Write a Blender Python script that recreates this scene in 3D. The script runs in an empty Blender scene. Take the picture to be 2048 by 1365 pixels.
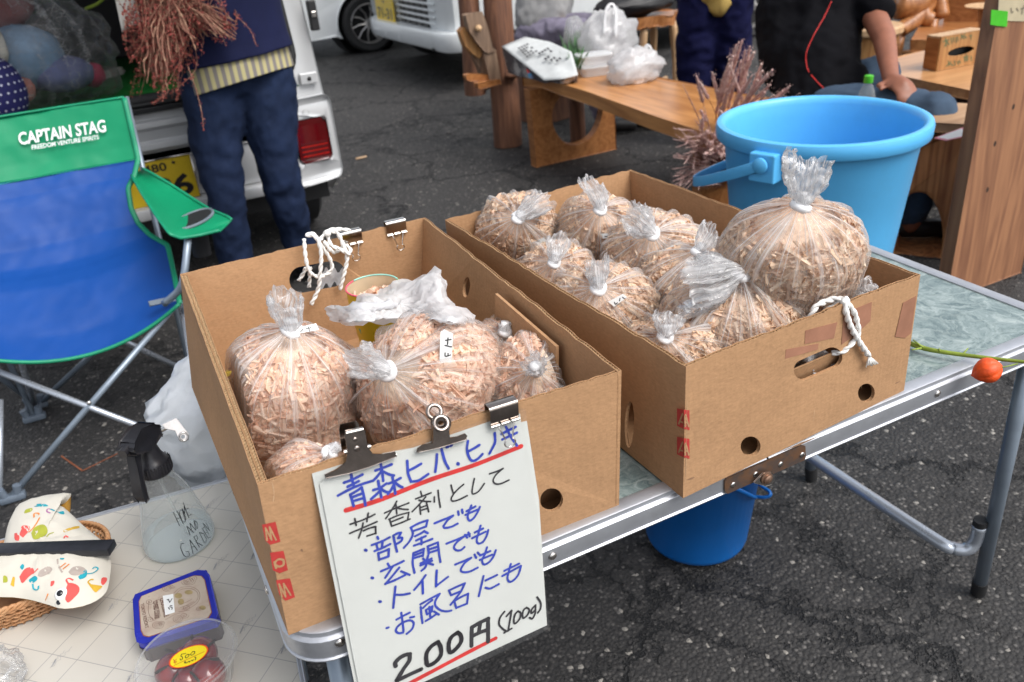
import bpy, bmesh, math, random
import numpy as np
from mathutils import Vector, Matrix, noise as mnoise
from mathutils.geometry import tessellate_polygon
from mathutils.bvhtree import BVHTree
random.seed(7); rng = np.random.default_rng(7)
SC = bpy.context.scene
COL = SC.collection
# ------------------------------------------------------------------ camera
F_PX, YAW, PITCH, ROLL = 1666.2217, 0.419562757, 0.489913476, -0.0932460533
TH = 0.66                                   # height of the marble table top
CAM = np.array([-0.01414905, -0.63449531, 0.63484776 + TH])
_fw = np.array([math.sin(YAW)*math.cos(PITCH), math.cos(YAW)*math.cos(PITCH), -math.sin(PITCH)])
_rt = np.array([math.cos(YAW), -math.sin(YAW), 0.0]); _up = np.cross(_rt, _fw)
RT = _rt*math.cos(ROLL) + _up*math.sin(ROLL); UP = -_rt*math.sin(ROLL) + _up*math.cos(ROLL); FW = _fw
cd = bpy.data.cameras.new('camera'); cam = bpy.data.objects.new('camera', cd); COL.objects.link(cam)
cam.matrix_world = Matrix(((RT[0], UP[0], -FW[0], CAM[0]), (RT[1], UP[1], -FW[1], CAM[1]), (RT[2], UP[2], -FW[2], CAM[2]), (0, 0, 0, 1)))
cd.sensor_width = 36; cd.lens = F_PX/2048*36; cd.clip_start = 0.02; cd.clip_end = 400
cd.dof.use_dof = True; cd.dof.focus_distance = 1.05; cd.dof.aperture_fstop = 7.1
SC.camera = cam
# ------------------------------------------------------------------ light
w = bpy.data.worlds.new('World'); SC.world = w; w.use_nodes = True
nt = w.node_tree; bg = nt.nodes['Background']
sky = nt.nodes.new('ShaderNodeTexSky'); sky.sky_type = 'NISHITA'; sky.sun_disc = False
SUN_EL, SUN_AZ = math.radians(52), math.radians(150)      # azimuth measured from +Y towards +X
sky.sun_elevation = SUN_EL; sky.sun_rotation = SUN_AZ; sky.air_density = 1.0; sky.dust_density = 3.0
hs = nt.nodes.new('ShaderNodeHueSaturation'); hs.inputs['Saturation'].default_value = 0.30
nt.links.new(sky.outputs[0], hs.inputs['Color']); nt.links.new(hs.outputs[0], bg.inputs['Color'])
bg.inputs['Strength'].default_value = 0.15
sl = bpy.data.lights.new('sun', 'SUN'); sl.energy = 1.5; sl.angle = math.radians(35); sl.color = (1.0, 0.965, 0.92)
so = bpy.data.objects.new('sun', sl); COL.objects.link(so)
sd = Vector((math.sin(SUN_AZ)*math.cos(SUN_EL), math.cos(SUN_AZ)*math.cos(SUN_EL), math.sin(SUN_EL)))
so.rotation_euler = sd.to_track_quat('Z', 'Y').to_euler()
so.location = (0, 0, 6)
SC.view_settings.view_transform = 'Standard'; SC.view_settings.look = 'None'
SC.view_settings.exposure = 0.66; SC.view_settings.gamma = 1.0; SC.view_settings.use_curve_mapping = False
SC.render.engine = 'CYCLES'
SC.cycles.transparent_max_bounces = 24; SC.cycles.max_bounces = 8
SC.cycles.caustics_reflective = False; SC.cycles.caustics_refractive = False

# ------------------------------------------------------------------ pixel -> place on a real plane (photo pixels, 2048 wide)
def ray(x, y):
    return FW*F_PX + RT*(x-1024) + UP*(682.5-y)
def PZ(x, y, z=0.0):
    d = ray(x, y); return CAM + d*((z-CAM[2])/d[2])
def PY(x, y, Y):
    d = ray(x, y); return CAM + d*((Y-CAM[1])/d[1])
def PX(x, y, X):
    d = ray(x, y); return CAM + d*((X-CAM[0])/d[0])
def PT(x, y, t):
    return CAM + ray(x, y)/F_PX*t
def PP(x, y, o, n):
    d = ray(x, y); o = np.asarray(o, float); n = np.asarray(n, float); return CAM + d*(((o-CAM) @ n)/(d @ n))
def unit(v):
    v = np.asarray(v, float); return v/np.linalg.norm(v)
V3 = lambda *a: np.array(a, float)

# ------------------------------------------------------------------ materials
def _n(nt, t, **k):
    n = nt.nodes.new(t)
    for a, b in k.items(): setattr(n, a, b)
    return n
def base_mat(name):
    m = bpy.data.materials.new(name); m.use_nodes = True
    nt = m.node_tree; return m, nt, nt.nodes['Principled BSDF'], nt.nodes['Material Output']
def mat(name, col, rough=0.5, metal=0.0, var=0.12, vs=14.0, bump=0.0, bs=120.0, spec=0.5, stretch=None, col2=None, c2s=None, trans=0.0, sheen=0.0, alpha=None, coat=0.0, ior=None, dirt=0.0, bdist=0.002):
    m, nt, b, out = base_mat(name)
    tc = _n(nt, 'ShaderNodeTexCoord'); mp = _n(nt, 'ShaderNodeMapping')
    nt.links.new(tc.outputs['Object'], mp.inputs[0])
    if stretch: mp.inputs['Scale'].default_value = stretch
    no = _n(nt, 'ShaderNodeTexNoise'); no.inputs['Scale'].default_value = vs; no.inputs['Detail'].default_value = 6; no.inputs['Roughness'].default_value = 0.65
    nt.links.new(mp.outputs[0], no.inputs['Vector'])
    cr = _n(nt, 'ShaderNodeValToRGB')
    c = np.array(col); c2 = np.array(col2) if col2 is not None else None
    lo = tuple(np.clip(c*(1-var), 0, 1)) if c2 is None else tuple(c)
    hi = tuple(np.clip(c*(1+var), 0, 1)) if c2 is None else tuple(c2)
    cr.color_ramp.elements[0].position = 0.32 if c2 is None else (c2s or (0.4, 0.6))[0]; cr.color_ramp.elements[0].color = (*lo, 1)
    cr.color_ramp.elements[1].position = 0.68 if c2 is None else (c2s or (0.4, 0.6))[1]; cr.color_ramp.elements[1].color = (*hi, 1)
    nt.links.new(no.outputs[0], cr.inputs[0])
    last = cr.outputs[0]
    if dirt:
        n2 = _n(nt, 'ShaderNodeTexNoise'); n2.inputs['Scale'].default_value = vs*0.35+2; n2.inputs['Detail'].default_value = 9; n2.inputs['Roughness'].default_value = 0.8
        nt.links.new(tc.outputs['Object'], n2.inputs['Vector'])
        r2 = _n(nt, 'ShaderNodeMapRange'); r2.inputs[1].default_value = 0.52; r2.inputs[2].default_value = 0.75; r2.inputs[4].default_value = dirt
        nt.links.new(n2.outputs[0], r2.inputs[0])
        mx = _n(nt, 'ShaderNodeMix', data_type='RGBA', blend_type='MIX'); nt.links.new(r2.outputs[0], mx.inputs[0]); nt.links.new(last, mx.inputs[6])
        mx.inputs[7].default_value = (0.10, 0.085, 0.07, 1); last = mx.outputs[2]
    nt.links.new(last, b.inputs['Base Color'])
    mr = _n(nt, 'ShaderNodeMapRange'); mr.inputs[3].default_value = max(0.02, rough-0.08); mr.inputs[4].default_value = min(1, rough+0.08)
    nt.links.new(no.outputs[0], mr.inputs[0]); nt.links.new(mr.outputs[0], b.inputs['Roughness'])
    b.inputs['Metallic'].default_value = metal; b.inputs['Specular IOR Level'].default_value = spec
    b.inputs['Transmission Weight'].default_value = trans
    if ior: b.inputs['IOR'].default_value = ior
    b.inputs['Sheen Weight'].default_value = sheen; b.inputs['Coat Weight'].default_value = coat
    if alpha is not None: b.inputs['Alpha'].default_value = alpha
    if bump:
        n3 = _n(nt, 'ShaderNodeTexNoise'); n3.inputs['Scale'].default_value = bs; n3.inputs['Detail'].default_value = 5
        nt.links.new(mp.outputs[0], n3.inputs['Vector'])
        bp = _n(nt, 'ShaderNodeBump'); bp.inputs['Strength'].default_value = bump; bp.inputs['Distance'].default_value = bdist
        nt.links.new(n3.outputs[0], bp.inputs['Height']); nt.links.new(bp.outputs[0], b.inputs['Normal'])
    return m
def wood(name, col, col2, scale=8.0, axis=0, rough=0.45, ring=0.5, bump=0.15):
    """long grain running along one axis, with darker growth lines and a few knots"""
    m, nt, b, out = base_mat(name)
    tc = _n(nt, 'ShaderNodeTexCoord'); mp = _n(nt, 'ShaderNodeMapping')
    s = [1.0, 1.0, 1.0]; s[axis] = 0.09; mp.inputs['Scale'].default_value = s
    nt.links.new(tc.outputs['Object'], mp.inputs[0])
    n1 = _n(nt, 'ShaderNodeTexNoise'); n1.inputs['Scale'].default_value = scale; n1.inputs['Detail'].default_value = 8; n1.inputs['Distortion'].default_value = 0.6
    nt.links.new(mp.outputs[0], n1.inputs['Vector'])
    n2 = _n(nt, 'ShaderNodeTexNoise'); n2.inputs['Scale'].default_value = scale*9; n2.inputs['Detail'].default_value = 4
    nt.links.new(mp.outputs[0], n2.inputs['Vector'])
    ma = _n(nt, 'ShaderNodeMath', operation='MULTIPLY'); ma.inputs[1].default_value = 9.0; nt.links.new(n1.outputs[0], ma.inputs[0])
    fr = _n(nt, 'ShaderNodeMath', operation='PINGPONG'); fr.inputs[1].default_value = 0.5; nt.links.new(ma.outputs[0], fr.inputs[0])
    m1 = _n(nt, 'ShaderNodeMath', operation='MULTIPLY_ADD'); m1.inputs[1].default_value = ring*1.3; nt.links.new(fr.outputs[0], m1.inputs[0])
    m2 = _n(nt, 'ShaderNodeMath', operation='MULTIPLY'); m2.inputs[1].default_value = 0.75; nt.links.new(n2.outputs[0], m2.inputs[0]); nt.links.new(m2.outputs[0], m1.inputs[2])
    cr = _n(nt, 'ShaderNodeValToRGB'); cr.color_ramp.elements[0].position = 0.25; cr.color_ramp.elements[1].position = 0.85
    cr.color_ramp.elements[0].color = (*col2, 1); cr.color_ramp.elements[1].color = (*col, 1)
    nt.links.new(m1.outputs[0], cr.inputs[0]); nt.links.new(cr.outputs[0], b.inputs['Base Color'])
    b.inputs['Roughness'].default_value = rough
    bp = _n(nt, 'ShaderNodeBump'); bp.inputs['Strength'].default_value = bump; bp.inputs['Distance'].default_value = 0.002
    nt.links.new(m1.outputs[0], bp.inputs['Height']); nt.links.new(bp.outputs[0], b.inputs['Normal'])
    return m
def film(name, tint=(0.93, 0.93, 0.94), base=0.10, streak=0.55, edge=0.45, freq=44.0, crump=0.35, rough=0.14):
    """thin clear plastic: mostly see-through, whiter in its creases and at grazing angles, with sharp sky glints"""
    m, nt, b, out = base_mat(name)
    uv = _n(nt, 'ShaderNodeUVMap'); mp = _n(nt, 'ShaderNodeMapping'); mp.inputs['Scale'].default_value = (freq, 1.6, 1)
    nt.links.new(uv.outputs[0], mp.inputs[0])
    n1 = _n(nt, 'ShaderNodeTexNoise'); n1.inputs['Scale'].default_value = 1.0; n1.inputs['Detail'].default_value = 5; n1.inputs['Roughness'].default_value = 0.62; n1.inputs['Distortion'].default_value = 0.5
    nt.links.new(mp.outputs[0], n1.inputs['Vector'])
    tc = _n(nt, 'ShaderNodeTexCoord')
    n2 = _n(nt, 'ShaderNodeTexVoronoi', feature='DISTANCE_TO_EDGE'); n2.inputs['Scale'].default_value = 30.0
    n0 = _n(nt, 'ShaderNodeTexNoise'); n0.inputs['Scale'].default_value = 14.0; n0.inputs['Detail'].default_value = 3
    nt.links.new(tc.outputs['Object'], n0.inputs['Vector'])
    vm = _n(nt, 'ShaderNodeVectorMath', operation='MULTIPLY_ADD'); vm.inputs[1].default_value = (0.09, 0.09, 0.09)
    nt.links.new(n0.outputs['Color'], vm.inputs[0]); nt.links.new(tc.outputs['Object'], vm.inputs[2]); nt.links.new(vm.outputs[0], n2.inputs['Vector'])
    sep = _n(nt, 'ShaderNodeSeparateXYZ'); nt.links.new(uv.outputs[0], sep.inputs[0])
    # stronger towards the knot (V = 1) and in the ruffle (V > 1)
    g = _n(nt, 'ShaderNodeMapRange'); g.inputs[1].default_value = 0.38; g.inputs[2].default_value = 0.97; g.inputs[3].default_value = 0.12; g.inputs[4].default_value = 1.0
    nt.links.new(sep.outputs[1], g.inputs[0])
    s = _n(nt, 'ShaderNodeMapRange'); s.inputs[1].default_value = 0.50; s.inputs[2].default_value = 0.64; s.inputs[3].default_value = 0; s.inputs[4].default_value = 1
    nt.links.new(n1.outputs[0], s.inputs[0])
    sm = _n(nt, 'ShaderNodeMath', operation='MULTIPLY'); nt.links.new(s.outputs[0], sm.inputs[0]); nt.links.new(g.outputs[0], sm.inputs[1])
    cr_ = _n(nt, 'ShaderNodeMapRange'); cr_.inputs[1].default_value = 0.0; cr_.inputs[2].default_value = 0.035; cr_.inputs[3].default_value = crump; cr_.inputs[4].default_value = 0.0
    nt.links.new(n2.outputs['Distance'], cr_.inputs[0])
    cr2 = _n(nt, 'ShaderNodeMath', operation='MULTIPLY'); nt.links.new(cr_.outputs[0], cr2.inputs[0]); nt.links.new(n0.outputs[0], cr2.inputs[1])
    lw = _n(nt, 'ShaderNodeLayerWeight'); lw.inputs['Blend'].default_value = 0.35
    pw = _n(nt, 'ShaderNodeMath', operation='POWER'); pw.inputs[1].default_value = 2.2; nt.links.new(lw.outputs['Facing'], pw.inputs[0])
    a1 = _n(nt, 'ShaderNodeMath', operation='MULTIPLY_ADD'); a1.inputs[1].default_value = edge; a1.inputs[2].default_value = base; nt.links.new(pw.outputs[0], a1.inputs[0])
    a2 = _n(nt, 'ShaderNodeMath', operation='MULTIPLY_ADD'); a2.inputs[1].default_value = streak; nt.links.new(sm.outputs[0], a2.inputs[0]); nt.links.new(a1.outputs[0], a2.inputs[2])
    a3 = _n(nt, 'ShaderNodeMath', operation='ADD', use_clamp=True); nt.links.new(a2.outputs[0], a3.inputs[0]); nt.links.new(cr2.outputs[0], a3.inputs[1])
    bp = _n(nt, 'ShaderNodeBump'); bp.inputs['Strength'].default_value = 0.7; bp.inputs['Distance'].default_value = 0.003
    nt.links.new(n1.outputs[0], bp.inputs['Height'])
    bp2 = _n(nt, 'ShaderNodeBump'); bp2.inputs['Strength'].default_value = 0.5; bp2.inputs['Distance'].default_value = 0.002
    nt.links.new(cr_.outputs[0], bp2.inputs['Height']); nt.links.new(bp.outputs[0], bp2.inputs['Normal'])
    b.inputs['Base Color'].default_value = (*tint, 1); b.inputs['Roughness'].default_value = rough; b.inputs['Specular IOR Level'].default_value = 0.6
    nt.links.new(bp2.outputs[0], b.inputs['Normal'])
    tl = _n(nt, 'ShaderNodeBsdfTranslucent'); tl.inputs[0].default_value = (*tint, 1)
    mb = _n(nt, 'ShaderNodeMixShader'); mb.inputs[0].default_value = 0.55; nt.links.new(b.outputs[0], mb.inputs[1]); nt.links.new(tl.outputs[0], mb.inputs[2])
    tr = _n(nt, 'ShaderNodeBsdfTransparent'); tr.inputs[0].default_value = (0.985, 0.985, 0.985, 1)
    mx = _n(nt, 'ShaderNodeMixShader'); nt.links.new(a3.outputs[0], mx.inputs[0]); nt.links.new(tr.outputs[0], mx.inputs[1]); nt.links.new(mb.outputs[0], mx.inputs[2])
    gl = _n(nt, 'ShaderNodeBsdfGlossy'); gl.inputs['Roughness'].default_value = 0.07; gl.inputs[0].default_value = (1, 1, 1, 1); nt.links.new(bp2.outputs[0], gl.inputs['Normal'])
    fr = _n(nt, 'ShaderNodeFresnel'); fr.inputs[0].default_value = 1.5; nt.links.new(bp2.outputs[0], fr.inputs['Normal'])
    m3 = _n(nt, 'ShaderNodeMixShader'); fm_ = _n(nt, 'ShaderNodeMath', operation='MULTIPLY'); fm_.inputs[1].default_value = 0.42; nt.links.new(fr.outputs[0], fm_.inputs[0]); nt.links.new(fm_.outputs[0], m3.inputs[0]); nt.links.new(mx.outputs[0], m3.inputs[1]); nt.links.new(gl.outputs[0], m3.inputs[2])
    nt.links.new(m3.outputs[0], out.inputs[0])
    return m
def clear(name, tint=(1, 1, 1), fac=0.06, rough=0.05, edge=0.55):
    """rigid clear plastic as a thin wall"""
    m, nt, b, out = base_mat(name)
    tr = _n(nt, 'ShaderNodeBsdfTransparent'); tr.inputs[0].default_value = (*tint, 1)
    b.inputs['Base Color'].default_value = (0.85, 0.87, 0.88, 1); b.inputs['Roughness'].default_value = rough
    lw = _n(nt, 'ShaderNodeLayerWeight'); lw.inputs['Blend'].default_value = 0.3
    pw = _n(nt, 'ShaderNodeMath', operation='POWER'); pw.inputs[1].default_value = 2.5; nt.links.new(lw.outputs['Facing'], pw.inputs[0])
    a = _n(nt, 'ShaderNodeMath', operation='MULTIPLY_ADD', use_clamp=True); a.inputs[1].default_value = edge; a.inputs[2].default_value = fac; nt.links.new(pw.outputs[0], a.inputs[0])
    mx = _n(nt, 'ShaderNodeMixShader'); nt.links.new(a.outputs[0], mx.inputs[0]); nt.links.new(tr.outputs[0], mx.inputs[1]); nt.links.new(b.outputs[0], mx.inputs[2])
    nt.links.new(mx.outputs[0], out.inputs[0])
    return m
def crease_bump(nt, b, tc, sc=16, st=.8, dist=.006):
    """sharp random fold lines for thin plastic"""
    n0 = _n(nt, 'ShaderNodeTexNoise'); n0.inputs['Scale'].default_value = sc*.5; n0.inputs['Detail'].default_value = 4; nt.links.new(tc.outputs['Object'], n0.inputs['Vector'])
    last = None
    for k, s_ in enumerate((sc, sc*2.6)):
        vm = _n(nt, 'ShaderNodeVectorMath', operation='MULTIPLY_ADD'); q = 2.2/s_; vm.inputs[1].default_value = (q, q, q); nt.links.new(n0.outputs['Color'], vm.inputs[0]); nt.links.new(tc.outputs['Object'], vm.inputs[2])
        v = _n(nt, 'ShaderNodeTexVoronoi'); v.inputs['Scale'].default_value = s_; nt.links.new(vm.outputs[0], v.inputs['Vector'])
        bp = _n(nt, 'ShaderNodeBump'); bp.inputs['Strength'].default_value = st/(1+k*.4); bp.inputs['Distance'].default_value = dist/(1+k*1.8); nt.links.new(v.outputs['Distance'], bp.inputs['Height'])
        if last is not None: nt.links.new(last, bp.inputs['Normal'])
        last = bp.outputs[0]
    nt.links.new(last, b.inputs['Normal'])
# ------------------------------------------------------------------ geometry container
def frames(path):
    P = [np.asarray(p, float) for p in path]; n = len(P); T = []
    for i in range(n):
        a = P[max(0, i-1)]; b = P[min(n-1, i+1)]; T.append(unit(b-a + 1e-12))
    u = np.cross(T[0], [0, 0, 1.0])
    if np.linalg.norm(u) < 1e-3: u = np.cross(T[0], [1.0, 0, 0])
    u = unit(u); out = []
    for t in T:
        u = unit(u - t*(u @ t)); out.append((t, u, np.cross(t, u)))
    return P, out
def smooth_path(pts, n=6):
    """Catmull-Rom through the points"""
    P = [np.asarray(p, float) for p in pts]; Q = [2*P[0]-P[1]] + P + [2*P[-1]-P[-2]]; out = []
    for i in range(1, len(Q)-2):
        for k in range(n):
            t = k/n; a, b, c, d = Q[i-1], Q[i], Q[i+1], Q[i+2]
            out.append(0.5*((2*b) + (c-a)*t + (2*a-5*b+4*c-d)*t*t + (-a+3*b-3*c+d)*t**3))
    out.append(P[-1]); return out
def ball_uv(n, seg):
    return [(abs(((i % seg)/seg*2) % 2-1), .35+.6*(i//seg)/max(1, n//seg)) for i in range(n)]
class Geo:
    def __init__(s): s.v = []; s.f = []
    def add(s, vs, fs):
        o = len(s.v); s.v.extend([tuple(map(float, q)) for q in vs]); s.f.extend([tuple(i+o for i in f) for f in fs]); return s
    def box(s, lo, hi, M=None, bev=0.0):
        x0, y0, z0 = lo; x1, y1, z1 = hi
        if bev > 0:
            b = min(bev, (x1-x0)/2.01, (y1-y0)/2.01, (z1-z0)/2.01)
            bm = bmesh.new(); bmesh.ops.create_cube(bm, size=1)
            for v in bm.verts: v.co = Vector((x0+(v.co.x+.5)*(x1-x0), y0+(v.co.y+.5)*(y1-y0), z0+(v.co.z+.5)*(z1-z0)))
            bmesh.ops.bevel(bm, geom=list(bm.edges), offset=b, segments=2, affect='EDGES', profile=0.5)
            bm.verts.index_update(); vs = [tuple(v.co) for v in bm.verts]; fs = [[v.index for v in f.verts] for f in bm.faces]; bm.free()
        else:
            vs = [(x0, y0, z0), (x1, y0, z0), (x1, y1, z0), (x0, y1, z0), (x0, y0, z1), (x1, y0, z1), (x1, y1, z1), (x0, y1, z1)]
            fs = [(0, 3, 2, 1), (4, 5, 6, 7), (0, 1, 5, 4), (1, 2, 6, 5), (2, 3, 7, 6), (3, 0, 4, 7)]
        if M is not None: vs = [tuple(M @ Vector(q)) for q in vs]
        return s.add(vs, fs)
    def tube(s, path, r, seg=10, caps=True, flat=1.0):
        P, fr = frames(path); n = len(P); vs = []; fs = []
        for i in range(n):
            ri = r[i] if hasattr(r, '__len__') else r
            t, u, w_ = fr[i]
            for k in range(seg):
                a = 2*math.pi*k/seg; vs.append(P[i] + u*math.cos(a)*ri + w_*math.sin(a)*ri*flat)
        for i in range(n-1):
            for k in range(seg):
                k2 = (k+1) % seg; fs.append((i*seg+k, i*seg+k2, (i+1)*seg+k2, (i+1)*seg+k))
        if caps: fs.append(tuple(range(seg))[::-1]); fs.append(tuple((n-1)*seg+k for k in range(seg)))
        return s.add(vs, fs)
    def lathe(s, prof, seg=32, M=None, close=True, o=(0, 0, 0), sx=1.0, sy=1.0):
        vs = []; fs = []; n = len(prof)
        for r, z in prof:
            for k in range(seg):
                a = 2*math.pi*k/seg; q = Vector((r*math.cos(a)*sx, r*math.sin(a)*sy, z)); q = M @ q if M is not None else q
                vs.append((q[0]+o[0], q[1]+o[1], q[2]+o[2]))
        for i in range(n-1):
            for k in range(seg):
                k2 = (k+1) % seg; fs.append((i*seg+k, i*seg+k2, (i+1)*seg+k2, (i+1)*seg+k))
        if close:
            if prof[0][0] > 1e-6: fs.append(tuple(range(seg))[::-1])
            if prof[-1][0] > 1e-6: fs.append(tuple((n-1)*seg+k for k in range(seg)))
        return s.add(vs, fs)
    def slab(s, outline, th, fn, holes=(), w0=0.0):
        """closed outline (2D) with holes, given thickness; fn(u, v, w) -> point; w runs from w0 to w0+th"""
        loops = [list(outline)] + [list(h) for h in holes]
        tri = tessellate_polygon([[Vector((p[0], p[1], 0)) for p in L] for L in loops])
        flat = [p for L in loops for p in L]; n = len(flat)
        vs = [fn(p[0], p[1], w0) for p in flat] + [fn(p[0], p[1], w0+th) for p in flat]; fs = []
        for t in tri: fs.append(tuple(t)); fs.append(tuple(i+n for i in t[::-1]))
        o = 0
        for L in loops:
            m_ = len(L)
            for i in range(m_): j = (i+1) % m_; fs.append((o+i, o+j, o+j+n, o+i+n))
            o += m_
        return s.add(vs, fs)
    def pslab(s, px, th, o, n, holes=()):
        """outline given in photo pixels, laid on the plane (o, n); thickness th goes along -n (away)"""
        n = unit(n); 
        if (CAM-np.asarray(o)) @ n < 0: n = -n
        L = [[PP(a, b, o, n) for a, b in h] for h in [px]+list(holes)]
        e1 = unit(L[0][1]-L[0][0]); e2 = np.cross(n, e1); o0 = L[0][0]
        q = [[((p-o0) @ e1, (p-o0) @ e2) for p in h] for h in L]
        return s.slab(q[0], th, lambda u, v, w_: o0+e1*u+e2*v-n*w_, q[1:])
    def grid(s, fn, nu, nv, wrap=False, th=0.0):
        vs = [fn(i/(nu-1), j/(nv if wrap else nv-1)) for i in range(nu) for j in range(nv)]; fs = []
        for i in range(nu-1):
            for j in range(nv if wrap else nv-1):
                j2 = (j+1) % nv; fs.append((i*nv+j, i*nv+j2, (i+1)*nv+j2, (i+1)*nv+j))
        return s.add(vs, fs)
    def ball(s, c, r, seg=16, rings=10, sc=(1, 1, 1)):
        pr = [(r*math.sin(math.pi*i/rings), -r*math.cos(math.pi*i/rings)) for i in range(rings+1)]
        pr[0] = (1e-5, -r); pr[-1] = (1e-5, r)
        M = Matrix.Diagonal((sc[0], sc[1], sc[2])).to_3x3()
        return s.lathe(pr, seg, M=M, close=False, o=c)
# ------------------------------------------------------------------ objects
WL = {}
def thing(name, loc, label, cat, group=None):
    o = bpy.data.objects.new(name, None); COL.objects.link(o); o.location = [float(q) for q in loc]; o.empty_display_size = 0.05
    o['label'] = label; o['category'] = cat
    if group: o['group'] = group
    WL[o.name] = np.array(loc, float); return o
def put(name, geo, m, parent=None, smooth=False, label=None, cat=None, group=None, kind=None, uv=None, solid=0.0, auto=None, bevel=0.0):
    vs = np.array(geo.v); me = bpy.data.meshes.new(name)
    if parent is not None: off = WL[parent.name]
    else:
        off = np.array([(vs[:, 0].min()+vs[:, 0].max())/2, (vs[:, 1].min()+vs[:, 1].max())/2, vs[:, 2].min()])
    me.from_pydata((vs-off).tolist(), [], [list(f) for f in geo.f]); 
    bm = bmesh.new(); bm.from_mesh(me)
    if bevel: bmesh.ops.bevel(bm, geom=[e for e in bm.edges if len(e.link_faces) == 2 and e.calc_face_angle(0) > 0.6], offset=bevel, segments=2, affect='EDGES', profile=0.5)
    if uv is None: bmesh.ops.recalc_face_normals(bm, faces=bm.faces)
    bm.to_mesh(me); bm.free()
    if uv is not None:
        L = me.uv_layers.new(name='UVMap'); U = np.array(uv, dtype=np.float32)
        li = np.empty(len(me.loops), dtype=np.int32); me.loops.foreach_get('vertex_index', li)
        L.data.foreach_set('uv', U[li].ravel())
    me.materials.append(m)
    if smooth:
        me.polygons.foreach_set('use_smooth', [True]*len(me.polygons))
        if smooth != 'all': me.set_sharp_from_angle(angle=math.radians(smooth if isinstance(smooth, (int, float)) and smooth is not True else 40))
    o = bpy.data.objects.new(name, me); COL.objects.link(o)
    if parent is not None: o.parent = parent; WL[o.name] = off
    else: o.location = off; WL[o.name] = off
    if label: o['label'] = label
    if cat: o['category'] = cat
    if group: o['group'] = group
    if kind: o['kind'] = kind
    return o
def blob(parts, voxel=0.012, smooth_it=6):
    """one continuous skin over tapered limbs and balls: parts = ('c', [(p, r), ...]) chains or ('b', c, (rx, ry, rz))"""
    g = Geo()
    for p in parts:
        if p[0] == 'c':
            pts = [q[0] for q in p[1]]; rs = [q[1] for q in p[1]]
            path = []; rr = []
            for i in range(len(pts)-1):
                for k in range(5):
                    t = k/5; path.append(np.asarray(pts[i])*(1-t)+np.asarray(pts[i+1])*t); rr.append(rs[i]*(1-t)+rs[i+1]*t)
            path.append(np.asarray(pts[-1])); rr.append(rs[-1]); g.tube(path, rr, 14)
            for q, r in p[1]: g.ball(q, r*0.99, 12, 8)
        else: g.ball(p[1], 1.0, 18, 12, p[2])
    me = bpy.data.meshes.new('tmp'); me.from_pydata(g.v, [], [list(f) for f in g.f]); o = bpy.data.objects.new('tmp', me); COL.objects.link(o)
    r = o.modifiers.new('r', 'REMESH'); r.mode = 'VOXEL'; r.voxel_size = voxel
    if smooth_it: sm = o.modifiers.new('s', 'SMOOTH'); sm.iterations = smooth_it; sm.factor = 0.5
    dg = bpy.context.evaluated_depsgraph_get(); e = o.evaluated_get(dg); m2 = e.to_mesh()
    out = Geo(); out.v = [tuple(v.co) for v in m2.vertices]; out.f = [tuple(p.vertices) for p in m2.polygons]
    e.to_mesh_clear(); bpy.data.objects.remove(o); bpy.data.meshes.remove(me); return out
def wrinkle(g, amp=0.006, sc=6.0, seed=0.0, dirv=None):
    me = bpy.data.meshes.new('tmp'); me.from_pydata(g.v, [], [list(f) for f in g.f]); me.update()
    nn = [v.normal.copy() for v in me.vertices]
    for i, v in enumerate(g.v):
        p = Vector(v)*sc + Vector((seed, seed*1.7, 0))
        if dirv is not None: p = Vector((p[0]*dirv[0], p[1]*dirv[1], p[2]*dirv[2]))
        q = 1-abs(mnoise.fractal(p, 0.6, 2.0, 3))*2
        g.v[i] = tuple(Vector(v)+nn[i]*(q*amp))
    bpy.data.meshes.remove(me); return g
def text2d(s, size=1.0, bold=0.0, spacing=1.0):
    c = bpy.data.curves.new('t', 'FONT'); c.body = s; c.size = size; c.offset = bold; c.align_x = 'CENTER'; c.align_y = 'CENTER'; c.space_character = spacing
    c.resolution_u = 3
    o = bpy.data.objects.new('t', c); COL.objects.link(o); dg = bpy.context.evaluated_depsgraph_get(); e = o.evaluated_get(dg); m2 = e.to_mesh()
    V = [(v.co.x, v.co.y) for v in m2.vertices]; F = [tuple(p.vertices) for p in m2.polygons]; e.to_mesh_clear()
    bpy.data.objects.remove(o); bpy.data.curves.remove(c); return V, F
def text_geo(s, size, fn, bold=0.0, spacing=1.0, sub=0):
    V, F = text2d(s, size, bold, spacing); g = Geo(); g.add([fn(x, y) for x, y in V], F); return g
STEP = [0]
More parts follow.
